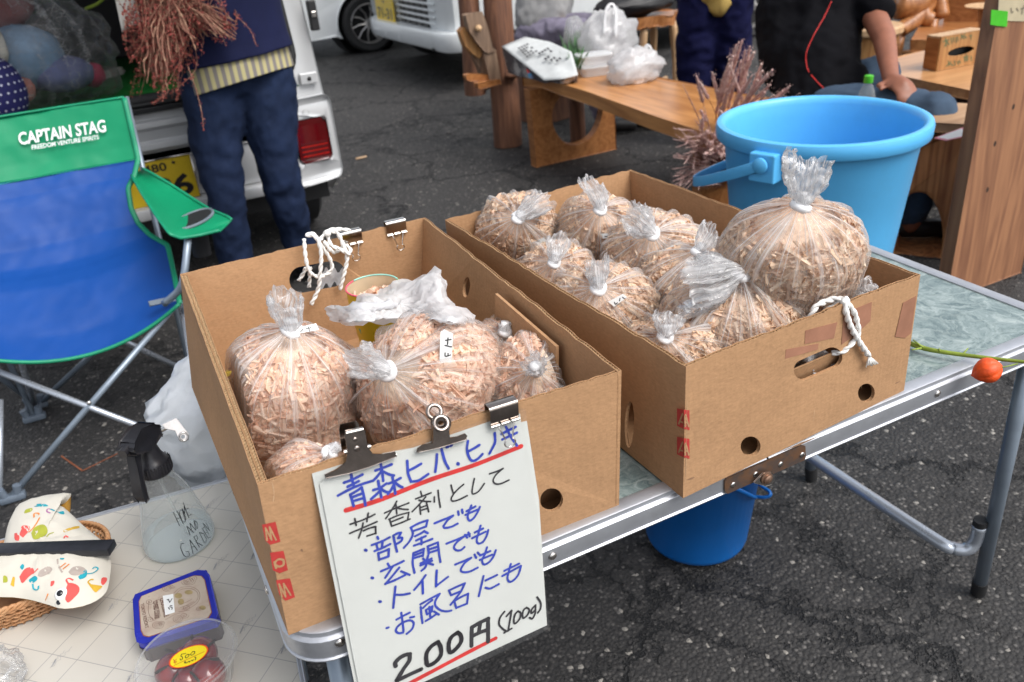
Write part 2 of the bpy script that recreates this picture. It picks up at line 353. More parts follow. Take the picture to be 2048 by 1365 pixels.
def strokes(g, lines, width, to3, n, lift=0.0004, taper=0.15, step=0.000012):
    """marker strokes: polylines in photo pixels, to3(px,py)->point on the sheet, n = sheet normal towards viewer, width in metres"""
    n = unit(n)
    for L in lines:
        STEP[0] = (STEP[0]+1) % 40
        off = n*(lift+STEP[0]*step)
        if len(L) == 1: L = [(L[0][0]-1, L[0][1]+.4), (L[0][0]+1, L[0][1]-.4)]
        P = [to3(*p) for p in L]
        if len(P) > 2: P = smooth_path(P, 4)
        w_ = width
        vs = []; m_ = len(P); fs = []
        for i in range(m_):
            t = unit(P[min(m_-1, i+1)]-P[max(0, i-1)]); s_ = np.cross(n, t)
            ww = w_*(1+random.uniform(-.07, .07)); vs += [P[i]+s_*ww/2+off, P[i]-s_*ww/2+off]
        for i in range(m_-1): fs.append((2*i, 2*i+1, 2*i+3, 2*i+2))
        g.add(vs, fs)
        for e, i in ((0, 0), (1, m_-1)):       # round ends, a hair higher
            t = unit(P[min(m_-1, i+1)]-P[max(0, i-1)]); s_ = np.cross(n, t); o2 = off+n*step*0.5
            g.add([P[i]+(t*math.cos(a)+s_*math.sin(a))*w_*0.52+o2 for a in [k*math.pi/5 for k in range(10)]], [tuple(range(10))])
    return g
def rrect(x0, y0, x1, y1, r, n=5):
    out = []
    for cx, cy, a0 in ((x1-r, y0+r, -90), (x1-r, y1-r, 0), (x0+r, y1-r, 90), (x0+r, y0+r, 180)):
        for k in range(n+1):
            a = math.radians(a0+90*k/n); out.append((cx+r*math.cos(a), cy+r*math.sin(a)))
    return out
def circ(cx, cy, r, n=20, ry=None):
    return [(cx+r*math.cos(2*math.pi*k/n), cy+(ry or r)*math.sin(2*math.pi*k/n)) for k in range(n)]
def crumple_sheet(fn, nu, nv, amp, sc, seed=0):
    """sheet with sharp creases"""
    g = Geo(); g.grid(fn, nu, nv)
    me = bpy.data.meshes.new('t'); me.from_pydata(g.v, [], [list(f) for f in g.f]); me.update(); N = [v.normal.copy() for v in me.vertices]; bpy.data.meshes.remove(me)
    for i, v in enumerate(g.v):
        p = Vector(v)*sc+Vector((seed, 0, seed)); q = mnoise.cell_vector(p)*0; h = mnoise.voronoi(p)[0]; k = (h[1]-h[0]) + 0.4*mnoise.noise(p*3)
        g.v[i] = tuple(Vector(v)+N[i]*amp*(k-0.4))
    return g
def crumple(g, amp, sc, seed=0):
    me = bpy.data.meshes.new('t'); me.from_pydata(g.v, [], [list(f) for f in g.f]); me.update(); N = [v.normal.copy() for v in me.vertices]; bpy.data.meshes.remove(me)
    for i, v in enumerate(g.v):
        p = Vector(v)*sc+Vector((seed, 0, seed)); h = mnoise.voronoi(p)[0]; k = (h[1]-h[0]) + 0.5*mnoise.noise(p*2.7) + .25*mnoise.noise(p*7)
        g.v[i] = tuple(Vector(v)+N[i]*amp*(k-0.4))
    return g
# ================================================================== materials used all over
ALU = mat('brushed_aluminium', (0.50, 0.52, 0.56), 0.44, 0.7, 0.06, 30, dirt=0.25)
STEEL = mat('nickel_steel', (0.60, 0.57, 0.54), 0.16, 1.0, 0.12, 40)
DSTEEL = mat('darkened_nickel_steel', (0.36, 0.31, 0.28), 0.17, 1.0, 0.2, 60)
RUST = mat('rusty_bracket_steel', (0.15, 0.12, 0.11), 0.42, 0.7, 0.3, 50, col2=(0.26, 0.14, 0.08))
GTUBE = mat('grey_painted_tube', (0.24, 0.29, 0.35), 0.35, 0.4, 0.1, 12)
STUBE = mat('silver_painted_tube', (0.46, 0.50, 0.56), 0.28, 0.6, 0.06, 12)
BLACK = mat('black_plastic', (0.018, 0.018, 0.022), 0.35, 0, 0.2, 20)
RUBBER = mat('black_rubber', (0.012, 0.012, 0.013), 0.6, 0, 0.2, 30)
WHITEP = mat('white_paper', (0.80, 0.81, 0.80), 0.55, 0, 0.03, 9)
def card_mat(name, c=(0.42, 0.242, 0.125)):
    m, nt, b, out = base_mat(name)
    tc = _n(nt, 'ShaderNodeTexCoord'); 
    n1 = _n(nt, 'ShaderNodeTexNoise'); n1.inputs['Scale'].default_value = 5; n1.inputs['Detail'].default_value = 7; n1.inputs['Roughness'].default_value = .7
    nt.links.new(tc.outputs['Object'], n1.inputs['Vector'])
    n2 = _n(nt, 'ShaderNodeTexNoise'); n2.inputs['Scale'].default_value = 420; n2.inputs['Detail'].default_value = 3
    mp = _n(nt, 'ShaderNodeMapping'); mp.inputs['Scale'].default_value = (0.35, 0.35, 1.0); nt.links.new(tc.outputs['Object'], mp.inputs[0]); nt.links.new(mp.outputs[0], n2.inputs['Vector'])
    cr = _n(nt, 'ShaderNodeValToRGB'); c = np.array(c)
    cr.color_ramp.elements[0].position = .3; cr.color_ramp.elements[0].color = (*(c*.74), 1); cr.color_ramp.elements[1].position = .72; cr.color_ramp.elements[1].color = (*(c*1.14), 1)
    ad = _n(nt, 'ShaderNodeMath', operation='MULTIPLY_ADD'); ad.inputs[1].default_value = 0.45; nt.links.new(n2.outputs[0], ad.inputs[0])
    hf = _n(nt, 'ShaderNodeMath', operation='MULTIPLY'); hf.inputs[1].default_value = 0.6; nt.links.new(n1.outputs[0], hf.inputs[0]); nt.links.new(hf.outputs[0], ad.inputs[2]); nt.links.new(ad.outputs[0], cr.inputs[0])
    # small scuffs and specks
    v = _n(nt, 'ShaderNodeTexNoise'); v.inputs['Scale'].default_value = 55; v.inputs['Detail'].default_value = 6; v.inputs['Roughness'].default_value = .8; nt.links.new(tc.outputs['Object'], v.inputs['Vector'])
    r = _n(nt, 'ShaderNodeMapRange'); r.inputs[1].default_value = .62; r.inputs[2].default_value = .76; r.inputs[4].default_value = .55; nt.links.new(v.outputs[0], r.inputs[0])
    mx = _n(nt, 'ShaderNodeMix', data_type='RGBA'); nt.links.new(r.outputs[0], mx.inputs[0]); nt.links.new(cr.outputs[0], mx.inputs[6]); mx.inputs[7].default_value = (*(c*.5), 1)
    nt.links.new(mx.outputs[2], b.inputs['Base Color']); b.inputs['Roughness'].default_value = .78; b.inputs['Specular IOR Level'].default_value = .3
    # faint vertical flute lines showing through the liner plus soft dents
    sx = _n(nt, 'ShaderNodeSeparateXYZ'); nt.links.new(tc.outputs['Object'], sx.inputs[0])
    sm = _n(nt, 'ShaderNodeMath', operation='ADD'); nt.links.new(sx.outputs[0], sm.inputs[0]); nt.links.new(sx.outputs[1], sm.inputs[1])
    wv = _n(nt, 'ShaderNodeMath', operation='MULTIPLY'); wv.inputs[1].default_value = 2*math.pi/0.008; nt.links.new(sm.outputs[0], wv.inputs[0])
    sn = _n(nt, 'ShaderNodeMath', operation='SINE'); nt.links.new(wv.outputs[0], sn.inputs[0])
    b1 = _n(nt, 'ShaderNodeBump'); b1.inputs['Strength'].default_value = .07; b1.inputs['Distance'].default_value = .0006; nt.links.new(sn.outputs[0], b1.inputs['Height'])
    b2 = _n(nt, 'ShaderNodeBump'); b2.inputs['Strength'].default_value = .8; b2.inputs['Distance'].default_value = .006; nt.links.new(n1.outputs[0], b2.inputs['Height']); nt.links.new(b1.outputs[0], b2.inputs['Normal'])
    nt.links.new(b2.outputs[0], b.inputs['Normal']); return m
CARD = card_mat('cardboard'); CARD_E = mat('cut_cardboard_edge', (0.56, 0.39, 0.22), .85, 0, .25, 200)
RED = mat('red_ink', (0.42, 0.035, 0.03), .7, 0, .18, 60)
# ================================================================== ground
def asphalt():
    m, nt, b, out = base_mat('asphalt')
    tc = _n(nt, 'ShaderNodeTexCoord'); co = tc.outputs['Object']
    def noise(s, d=5, r=.6, dist=0):
        n = _n(nt, 'ShaderNodeTexNoise'); n.inputs['Scale'].default_value = s; n.inputs['Detail'].default_value = d; n.inputs['Roughness'].default_value = r; n.inputs['Distortion'].default_value = dist; nt.links.new(co, n.inputs['Vector']); return n
    def mr(src, a, b_, c=0., d=1.):
        n = _n(nt, 'ShaderNodeMapRange'); n.inputs[1].default_value = a; n.inputs[2].default_value = b_; n.inputs[3].default_value = c; n.inputs[4].default_value = d; nt.links.new(src, n.inputs[0]); return n.outputs[0]
    def mix(f, a, b_, bt='MIX'):
        n = _n(nt, 'ShaderNodeMix', data_type='RGBA', blend_type=bt)
        for i, q in ((0, f), (6, a), (7, b_)):
            if isinstance(q, (tuple, float)): n.inputs[i].default_value = q
            else: nt.links.new(q, n.inputs[i])
        return n.outputs[2]
    big = noise(1.3, 6); 
    vo = _n(nt, 'ShaderNodeTexVoronoi'); vo.inputs['Scale'].default_value = 115; nt.links.new(co, vo.inputs['Vector'])
    hs = _n(nt, 'ShaderNodeSeparateColor'); nt.links.new(vo.outputs['Color'], hs.inputs[0])
    stone = _n(nt, 'ShaderNodeValToRGB'); e = stone.color_ramp.elements
    e[0].position = 0; e[0].color = (.018, .017, .0165, 1); e[1].position = 1; e[1].color = (.17, .16, .15, 1)
    q = stone.color_ramp.elements.new(.55); q.color = (.030, .028, .027, 1); q = stone.color_ramp.elements.new(.86); q.color = (.062, .058, .055, 1)
    nt.links.new(hs.outputs[0], stone.inputs[0])
    gap = mr(vo.outputs['Distance'], .35, .62)
    c1 = mix(gap, stone.outputs[0], (.017, .0165, .017, 1))
    rare = mr(hs.outputs[1], .990, .994); c1 = mix(rare, c1, (.30, .28, .25, 1))
    dust = mr(big.outputs[0], .35, .7, 0.0, 0.30); c1 = mix(dust, c1, (.060, .057, .055, 1))
    # cracks
    wob = noise(2.2, 7, .72); vm = _n(nt, 'ShaderNodeVectorMath', operation='MULTIPLY_ADD'); vm.inputs[1].default_value = (.62, .62, .62); nt.links.new(wob.outputs['Color'], vm.inputs[0]); nt.links.new(co, vm.inputs[2])
    wob2 = noise(38, 4, .6); vm2 = _n(nt, 'ShaderNodeVectorMath', operation='MULTIPLY_ADD'); vm2.inputs[1].default_value = (.022, .022, .022); nt.links.new(wob2.outputs['Color'], vm2.inputs[0]); nt.links.new(vm.outputs[0], vm2.inputs[2])
    def cracks(sc, wdt):
        v = _n(nt, 'ShaderNodeTexVoronoi', feature='DISTANCE_TO_EDGE'); v.inputs['Scale'].default_value = sc; nt.links.new(vm2.outputs[0], v.inputs['Vector']); return mr(v.outputs['Distance'], wdt*.35, wdt, 1., 0.)
    ck = cracks(1.5, .020); ck2 = cracks(4.1, .026); pm = noise(.8, 2); msk = mr(pm.outputs[0], .5, .6)
    m2 = _n(nt, 'ShaderNodeMath', operation='MULTIPLY'); nt.links.new(ck2, m2.inputs[0]); nt.links.new(msk, m2.inputs[1])
    br = noise(7, 4); m3 = mr(br.outputs[0], .32, .46); m4 = _n(nt, 'ShaderNodeMath', operation='MULTIPLY'); nt.links.new(ck, m4.inputs[0]); nt.links.new(m3, m4.inputs[1])
    mxx = _n(nt, 'ShaderNodeMath', operation='MAXIMUM'); nt.links.new(m4.outputs[0], mxx.inputs[0]); nt.links.new(m2.outputs[0], mxx.inputs[1])
    c1 = mix(mxx.outputs[0], c1, (.006, .006, .007, 1))
    nt.links.new(c1, b.inputs['Base Color']); b.inputs['Roughness'].default_value = .72; b.inputs['Specular IOR Level'].default_value = .45
    h = _n(nt, 'ShaderNodeMath', operation='MULTIPLY_ADD'); h.inputs[1].default_value = -.9; nt.links.new(vo.outputs['Distance'], h.inputs[0])
    h2 = _n(nt, 'ShaderNodeMath', operation='MULTIPLY'); h2.inputs[1].default_value = -4.0; nt.links.new(mxx.outputs[0], h2.inputs[0]); nt.links.new(h2.outputs[0], h.inputs[2])
    fi = noise(260, 3); h3 = _n(nt, 'ShaderNodeMath', operation='MULTIPLY_ADD'); h3.inputs[1].default_value = .5; nt.links.new(fi.outputs[0], h3.inputs[0]); nt.links.new(h.outputs[0], h3.inputs[2])
    bp = _n(nt, 'ShaderNodeBump'); bp.inputs['Strength'].default_value = .9; bp.inputs['Distance'].default_value = .0045; nt.links.new(h3.outputs[0], bp.inputs['Height']); nt.links.new(bp.outputs[0], b.inputs['Normal'])
    return m
ASPH = asphalt()
g = Geo(); 
xs = [-60, -6] + list(np.linspace(-2, 8, 41)) + [20, 90]; ys = [-30, -3] + list(np.linspace(-1, 12, 53)) + [30, 120]
g.add([(x, y, (0.004*mnoise.noise(Vector((x*.9, y*.9, 0))) if -2 < x < 8 and -1 < y < 12 else 0)-0.003) for x in xs for y in ys], [(i*len(ys)+j, (i+1)*len(ys)+j, (i+1)*len(ys)+j+1, i*len(ys)+j+1) for i in range(len(xs)-1) for j in range(len(ys)-1)])
put('ground', g, ASPH, kind='structure', smooth='all')
# loose grit lying on it
g = Geo()
for k in range(2600):
    a = rng.random(); x = rng.uniform(-1.2, 3.8); y = rng.uniform(-.2, 5.5); r = rng.uniform(.0015, .0042)*(1.5 if a > .97 else 1)
    pts = [(x+r*math.cos(t)*rng.uniform(.7, 1.2), y+r*math.sin(t)*rng.uniform(.7, 1.2), -.002) for t in (0, 1.6, 3.1, 4.7)]
    g.add(pts+[(x, y, r*rng.uniform(.5, 1.0))], [(0, 1, 4), (1, 2, 4), (2, 3, 4), (3, 0, 4)])
put('grit', g, mat('loose_grit', (.09, .085, .08), .8, 0, .5, 300, col2=(.17, .16, .145), c2s=(.5, .75)), kind='stuff', label='loose grit and crumbs of stone on the asphalt')
# ================================================================== marble-top folding table
MARB, nt, b, out = base_mat('green_marble_print')
tc = _n(nt, 'ShaderNodeTexCoord'); n0 = _n(nt, 'ShaderNodeTexNoise'); n0.inputs['Scale'].default_value = 9; n0.inputs['Detail'].default_value = 5; nt.links.new(tc.outputs['Object'], n0.inputs['Vector'])
vm = _n(nt, 'ShaderNodeVectorMath', operation='MULTIPLY_ADD'); vm.inputs[1].default_value = (.16, .16, .16); nt.links.new(n0.outputs['Color'], vm.inputs[0]); nt.links.new(tc.outputs['Object'], vm.inputs[2])
n1 = _n(nt, 'ShaderNodeTexNoise'); n1.inputs['Scale'].default_value = 24; n1.inputs['Detail'].default_value = 9; n1.inputs['Roughness'].default_value = .72; n1.inputs['Distortion'].default_value = 1.2; nt.links.new(vm.outputs[0], n1.inputs['Vector'])
vv = _n(nt, 'ShaderNodeTexVoronoi', feature='DISTANCE_TO_EDGE'); vv.inputs['Scale'].default_value = 26; nt.links.new(vm.outputs[0], vv.inputs['Vector'])
cr = _n(nt, 'ShaderNodeValToRGB'); e = cr.color_ramp.elements; e[0].position = .36; e[0].color = (.09, .135, .14, 1); e[1].position = .72; e[1].color = (.40, .46, .45, 1); q = cr.color_ramp.elements.new(.5); q.color = (.19, .25, .25, 1)
nt.links.new(n1.outputs[0], cr.inputs[0])
mr_ = _n(nt, 'ShaderNodeMapRange'); mr_.inputs[1].default_value = 0; mr_.inputs[2].default_value = .07; mr_.inputs[3].default_value = .16; mr_.inputs[4].default_value = 0; nt.links.new(vv.outputs['Distance'], mr_.inputs[0])
mx = _n(nt, 'ShaderNodeMix', data_type='RGBA'); nt.links.new(mr_.outputs[0], mx.inputs[0]); nt.links.new(cr.outputs[0], mx.inputs[6]); mx.inputs[7].default_value = (.55, .62, .58, 1)
nt.links.new(mx.outputs[2], b.inputs['Base Color']); b.inputs['Roughness'].default_value = .22
TT = thing('folding_table', (0.6, 0.3, 0), 'folding table with green marble print top and aluminium rim under both cardboard boxes', 'table')
for sgn in (0, 1):
    X = (lambda x: x) if sgn == 0 else (lambda x: 1.2-x)
    out_ = [(0.5985, 0.008)] + [(X_, Y_) for X_, Y_ in []]
    path = [(.5985, 0)] + [(.05-.05*math.sin(a), .05-.05*math.cos(a)) for a in np.linspace(0, math.pi/2, 9)] + [(.05-.05*math.cos(a), .55+.05*math.sin(a)) for a in np.linspace(0, math.pi/2, 9)] + [(.5985, .6)]
    nrm = [(0, -1)] + [(-math.sin(a), -math.cos(a)) for a in np.linspace(0, math.pi/2, 9)] + [(-math.cos(a), math.sin(a)) for a in np.linspace(0, math.pi/2, 9)] + [(0, 1)]
    inner = [(p[0]-n_[0]*.012, p[1]-n_[1]*.012) for p, n_ in zip(path, nrm)]
    g = Geo(); g.slab(inner, .006, lambda u, v, w_: (X(u), v, .654+w_)); put('tabletop', g, MARB, TT)
    prof = [(-.024, .6600), (-.024, .6622), (-.020, .6638), (-.006, .6638), (-.0042, .6628), (-.0042, .6570), (-.0012, .6555), (0, .6540), (0, .6330), (-.001, .6305), (.001, .6290), (.0005, .6272), (-.010, .6272), (-.012, .6300), (-.014, .6530), (-.016, .6535)]
    vs = []; fs = []; m_ = len(prof)
    for p, n_ in zip(path, nrm):
        for o_, z in prof: vs.append((X(p[0]+n_[0]*o_), p[1]+n_[1]*o_, z))
    for i in range(len(path)-1):
        for k in range(m_): k2 = (k+1) % m_; fs.append((i*m_+k, i*m_+k2, (i+1)*m_+k2, (i+1)*m_+k))
    fs.append(tuple(range(m_))); fs.append(tuple((len(path)-1)*m_+k for k in range(m_)))
    g = Geo(); g.add(vs, fs); put('rim', g, ALU, TT, smooth=35)
    g = Geo(); g.box((X(.07) if sgn == 0 else X(.585), .03, .640), (X(.585) if sgn == 0 else X(.07), .57, .6535)); put('underside', g, mat('raw_board', (.2, .15, .1), .8), TT)
def rivet(p, nrm, r=.0055, parent=None):
    g = Geo(); n_ = unit(nrm); M = Vector(n_).to_track_quat('Z', 'Y').to_matrix()
    g.lathe([(r, 0), (r*.95, .0012), (r*.6, .0024), (r*.12, .003)], 14, M=M, o=p); return put('rivet', g, ALU if parent is not TT else STEEL, parent, smooth='all')
for a in [(1105, 1113), (680, 1286), (1875, 788)]: rivet(PY(*a, -0.0002), (0, -1, 0), parent=TT)
for a in [(.12), (.32)]: rivet((0, a, .643), (-1, 0, 0), parent=TT)
# hinge plate with its screws and latch
g = Geo(); hp = [PY(*q, -.0016) for q in [(1450, 962), (1612, 889), (1612, 921), (1450, 990)]]; g.pslab([(1450, 963), (1453, 958), (1604, 891), (1611, 893), (1612, 915), (1609, 921), (1456, 988), (1450, 985)], .0022, hp[0]-V3(0, .001, 0), (0, -1, 0)); hpl = put('hinge_plate', g, RUST, TT)
for a in [(1466, 970), (1511, 949), (1561, 929), (1604, 910)]:
    g = Geo(); g.lathe([(.0042, 0), (.004, .0009), (.002, .0016), (.0003, .0017)], 12, M=Vector((0, -1, 0)).to_track_quat('Z', 'Y').to_matrix(), o=PY(*a, hp[0][1]-.0008)); put('rivet', g, STEEL, TT, smooth='all')
g = Geo(); g.pslab([(1509, 966), (1528, 947), (1544, 945), (1548, 955), (1546, 968), (1531, 973), (1512, 968)], .002, (0, -.010, .65), (0, -1, 0)); put('latch', g, STEEL, TT, bevel=.0005)
c_ = PY(1533, 957, -.0105); M_ = Vector((0, -1, 0)).to_track_quat('Z', 'Y').to_matrix()
g = Geo(); g.lathe([(.0085, 0), (.0085, .0012), (.0062, .0016), (.006, .0042), (.004, .0056), (.0005, .0058)], 16, M=M_, o=c_); put('screw', g, mat('rusty_screw', (.32, .2, .14), .4, .8, .3, 200), TT, smooth=40)
# legs: a U of tube at each end
def leg_end(x0, dx, front_foot, back_foot, label=None):
    for y0, ft, yy in ((.05, front_foot, 0), (.55, back_foot, 1)):
        top = V3(x0, y0, .63); ft = np.array(ft, float); d = unit(ft-top)
        g = Geo(); g.tube([top, ft-d*.035], .0125, 16); put('leg', g, GTUBE, TT, smooth='all')
        g = Geo(); g.tube([ft-d*.036, ft-d*.001], [.0145, .014], 16); put('rubber_foot', g, RUBBER, TT, smooth=40)
ff = PZ(1956, 1186, 0.0)
leg_end(1.175, 0, ff, (ff[0]-.01, ff[1]+.44, 0))
leg_end(.05, 0, (.02, .045, 0), (.02, .55, 0))
# long brace hooked against the right leg
br_ = [PZ(1560, 872, .135), PZ(1625, 917, .132), PZ(1860, 1073, .128)]; e_ = PZ(1925, 1100, .125)
pth = smooth_path([V3(*br_[0])+V3(-.1, .3, .002), br_[0], br_[1], br_[2], PZ(1905, 1096, .124), PZ(1936, 1098, .128), PZ(1952, 1080, .150), PZ(1960, 1050, .195)], 5)
g = Geo(); g.tube(pth, .0125, 16); put('brace', g, STUBE, TT, smooth='all')
g = Geo(); g.tube([PZ(1960, 1050, .195), PZ(1962, 1040, .208)], [.0132, .0125], 16); put('end_cap', g, RUBBER, TT, smooth=40)
# ================================================================== white folding table at the left
WT, nt, b, out = base_mat('cream_grid_sheet')
tc = _n(nt, 'ShaderNodeTexCoord'); sp = _n(nt, 'ShaderNodeSeparateXYZ'); nt.links.new(tc.outputs['Object'], sp.inputs[0])
def line_mask(a, b_, per, c, wd=.00055):
    # lines a*x+b*y = c (mod per), in metres on the sheet
    m1 = _n(nt, 'ShaderNodeMath', operation='MULTIPLY_ADD'); m1.inputs[1].default_value = a; m1.inputs[2].default_value = a*(-.35+.322)+b_*(.3-.419)-c; nt.links.new(sp.outputs[0], m1.inputs[0])
    m2 = _n(nt, 'ShaderNodeMath', operation='MULTIPLY_ADD'); m2.inputs[1].default_value = b_; nt.links.new(sp.outputs[1], m2.inputs[0]); nt.links.new(m1.outputs[0], m2.inputs[2])
    pg = _n(nt, 'ShaderNodeMath', operation='PINGPONG'); pg.inputs[1].default_value = per/2; nt.links.new(m2.outputs[0], pg.inputs[0])
    r = _n(nt, 'ShaderNodeMapRange'); r.inputs[1].default_value = wd*.6; r.inputs[2].default_value = wd*1.3; r.inputs[3].default_value = 1; r.inputs[4].default_value = 0; nt.links.new(pg.outputs[0], r.inputs[0]); return r.outputs[0]
ls_ = [line_mask(.6865, .727, .1045, 0), line_mask(.6865, .727, .1045, .062), line_mask(.727, -.687, .102, 0), line_mask(.727, -.687, .102, .0602)]
mm = None
for l_ in ls_:
    if mm is None: mm = l_; continue
    q_ = _n(nt, 'ShaderNodeMath', operation='MAXIMUM'); nt.links.new(mm, q_.inputs[0]); nt.links.new(l_, q_.inputs[1]); mm = q_.outputs[0]
nn = _n(nt, 'ShaderNodeTexNoise'); nn.inputs['Scale'].default_value = 7; nn.inputs['Detail'].default_value = 6; nt.links.new(tc.outputs['Object'], nn.inputs['Vector'])
cr = _n(nt, 'ShaderNodeValToRGB'); cr.color_ramp.elements[0].color = (.50, .475, .42, 1); cr.color_ramp.elements[1].color = (.60, .575, .52, 1); nt.links.new(nn.outputs[0], cr.inputs[0])
mx = _n(nt, 'ShaderNodeMix', data_type='RGBA'); fm = _n(nt, 'ShaderNodeMath', operation='MULTIPLY'); fm.inputs[1].default_value = .75; nt.links.new(mm, fm.inputs[0]); nt.links.new(fm.outputs[0], mx.inputs[0]); nt.links.new(cr.outputs[0], mx.inputs[6]); mx.inputs[7].default_value = (.23, .23, .24, 1)
nt.links.new(mx.outputs[2], b.inputs['Base Color']); b.inputs['Roughness'].default_value = .35
WZ = 0.45
W1 = thing('folding_table', (-.35, .3, 0), 'low cream topped folding table with fine grid print, left of the marble table', 'table')
c1 = PZ(460, 957, WZ); c0 = PZ(130, 1047, WZ); c2 = PZ(606, 1335, WZ)
ex = unit(c1-c0); ey = np.cross([0, 0, 1.], ex); xr = (c2-c1) @ ex + 0.0; x_l = xr-.92; y_b = -.60
cor = lambda u, v: c1+ex*u+ey*v
g = Geo(); ol = rrect(x_l+.006, y_b+.006, xr-.006, -.006, .03); g.slab(ol, .005, lambda u, v, w_: tuple(cor(u, v)+V3(0, 0, -.005+w_))); put('tabletop', g, WT, W1)
g = Geo(); g.slab(rrect(x_l, y_b, xr, 0, .036), .026, lambda u, v, w_: tuple(cor(u, v)+V3(0, 0, -.024+w_)), [rrect(x_l+.0065, y_b+.0065, xr-.0065, -.0065, .03)]); put('rim', g, ALU, W1, bevel=.0015)
for u, v in ((x_l+.06, y_b+.06), (xr-.06, y_b+.06), (x_l+.06, -.06), (xr-.06, -.06)):
    p_ = cor(u, v); g = Geo(); g.tube([p_+V3(0, 0, -.02), V3(p_[0], p_[1], .0)], .011, 12); put('leg', g, STUBE, W1, smooth=40)
# printed signatures on the sheet
PRN = mat('grey_print', (.36, .36, .37), .5); ud = unit(V3(.727, .687, 0)); vd = unit(V3(-.687, .727, 0))
for k_, (px, py) in enumerate([(215, 1222), (100, 1335), (250, 1368), (425, 1140), (410, 1020), (200, 1300) if 0 else (478, 1268), (560, 1308), (500, 1120), (345, 1010), (135, 1160) if 0 else (20, 1260)]):
    g = Geo(); o_ = PZ(px, py, WZ+.0004)
    for a_, b_, sc in ((0, 0, 1.), (.006, .0045, .6)):
        P_ = smooth_path([o_+ud*(a_+t*.0036*sc)+vd*(b_+.0028*math.sin(t*2.7+k_)*(1-.05*t)-.002) for t in range(11)], 3); vs = []
        for i_, q in enumerate(P_): w_ = .00022+.0002*abs(math.sin(i_*.7)); vs += [q+vd*w_, q-vd*w_]
        g.add(vs, [(2*k, 2*k+1, 2*k+3, 2*k+2) for k in range(len(P_)-1)])
    g.add([o_+ud*a_+vd*b_ for a_, b_ in ((-.001, -.001), (.004, -.0012), (.012, .001), (.014, .004), (.009, .0025))], [(0, 1, 2, 3, 4)])
    put('print', g, PRN, W1)
# ================================================================== cardboard boxes
def bil(c, u, v): return c[0]*(1-u)*(1-v)+c[1]*u*(1-v)+c[2]*u*v+c[3]*(1-u)*v     # bl, br, tr, tl
def inv_bil(c, P):
    u = v = .5
    for _ in range(12):
        r = bil(c, u, v)-P; du = (bil(c, u+1e-4, v)-bil(c, u, v))/1e-4; dv = (bil(c, u, v+1e-4)-bil(c, u, v))/1e-4
        J = np.c_[du, dv]; s_ = np.linalg.lstsq(J, -r, rcond=None)[0]; u += s_[0]; v += s_[1]
    return u, v
class Wall:
    def __init__(s, bl, br, tr, tl, inward):
        s.c = [np.asarray(q, float) for q in (bl, br, tr, tl)]; n = unit(np.cross(s.c[1]-s.c[0], s.c[3]-s.c[0])); s.n = n if n @ inward > 0 else -n
        s.L = np.linalg.norm(s.c[2]-s.c[3]); s.H = np.linalg.norm(s.c[3]-s.c[0])
    def at(s, u, v, w_=0): return bil(s.c, u, v)+s.n*w_
    def px(s, x, y, w_=0): return PP(x, y, s.c[0]+s.n*w_, s.n)
    def uv(s, x, y, w_=0): return inv_bil(s.c, s.px(x, y, w_)-s.n*w_)
    def hole(s, cx, cy, rx, ry, rot=0, n=22, face=0.0, stad=False):
        """hole given in photo pixels, as seen on the face at depth `face`; returns uv outline"""
        out = []
        if stad:
            for k in range(n):
                a = 2*math.pi*k/n; X = (rx-ry)*(1 if math.cos(a) > 0 else -1)+ry*math.cos(a); Y_ = ry*math.sin(a)
                c, s_ = math.cos(rot), math.sin(rot); out.append(s.uv(cx+X*c-Y_*s_, cy+X*s_+Y_*c, face))
        else:
            for k in range(n):
                a = 2*math.pi*k/n; X, Y_ = rx*math.cos(a), ry*math.sin(a); c, s_ = math.cos(rot), math.sin(rot); out.append(s.uv(cx+X*c-Y_*s_, cy+X*s_+Y_*c, face))
        return out
    def build(s, name, parent, holes=(), th=.0048, rag=.0013, double=False):
        N = 40; topo = [(1-k/N, 1+(random.uniform(-rag, rag) if 0 < k < N else 0)/s.H + .0006/s.H*math.sin(k*.33+s.L*9)) for k in range(N+1)]
        out = [(0, 0), (1, 0)]+topo; low = [(a, b_-.0045/s.H) for a, b_ in topo]; out2 = [(0, 0), (1, 0)]+low
        g = Geo(); f = lambda u, v, w_: tuple(s.at(u, v, w_))
        g.slab(out, .0007, f, holes); g.slab(out, .0007, f, holes, th-.0007)
        def grow(h):
            cu = sum(p[0] for p in h)/len(h); cv = sum(p[1] for p in h)/len(h); return [((p[0]-cu)*1.04+cu, (p[1]-cv)*1.04+cv) for p in h]
        g.slab(out2, th-.0022, f, [grow(h) for h in holes], .0011)
        if double: 
            g.slab(out, .0007, f, holes, 2*th-.0007); g.slab(out2, th-.0016, f, [grow(h) for h in holes], th+.0004)
        w = put(name, g, CARD, parent)
        g = Geo(); M_ = int(s.L/.0026)
        for layer in range(2 if double else 1):
            vs = []; w0 = .0007+layer*th; w1 = th-.0007+layer*th
            for k in range(M_+1):
                u = k/M_; v = np.interp(u, [p[0] for p in topo][::-1], [p[1] for p in topo][::-1]); ww = w0 if k % 2 else w1
                vs += [s.at(u, v-.0062/s.H, ww), s.at(u, v-.0004/s.H-random.random()*.0006/s.H, ww)]
            g.add(vs, [(2*k, 2*k+1, 2*k+3, 2*k+2) for k in range(M_)])
            vs = []
            for h in holes:      # fluting seen inside each cut hole
                pass
        put('fluting', g, CARD_E, w, kind='stuff'); return w
ZT = TH+.0022
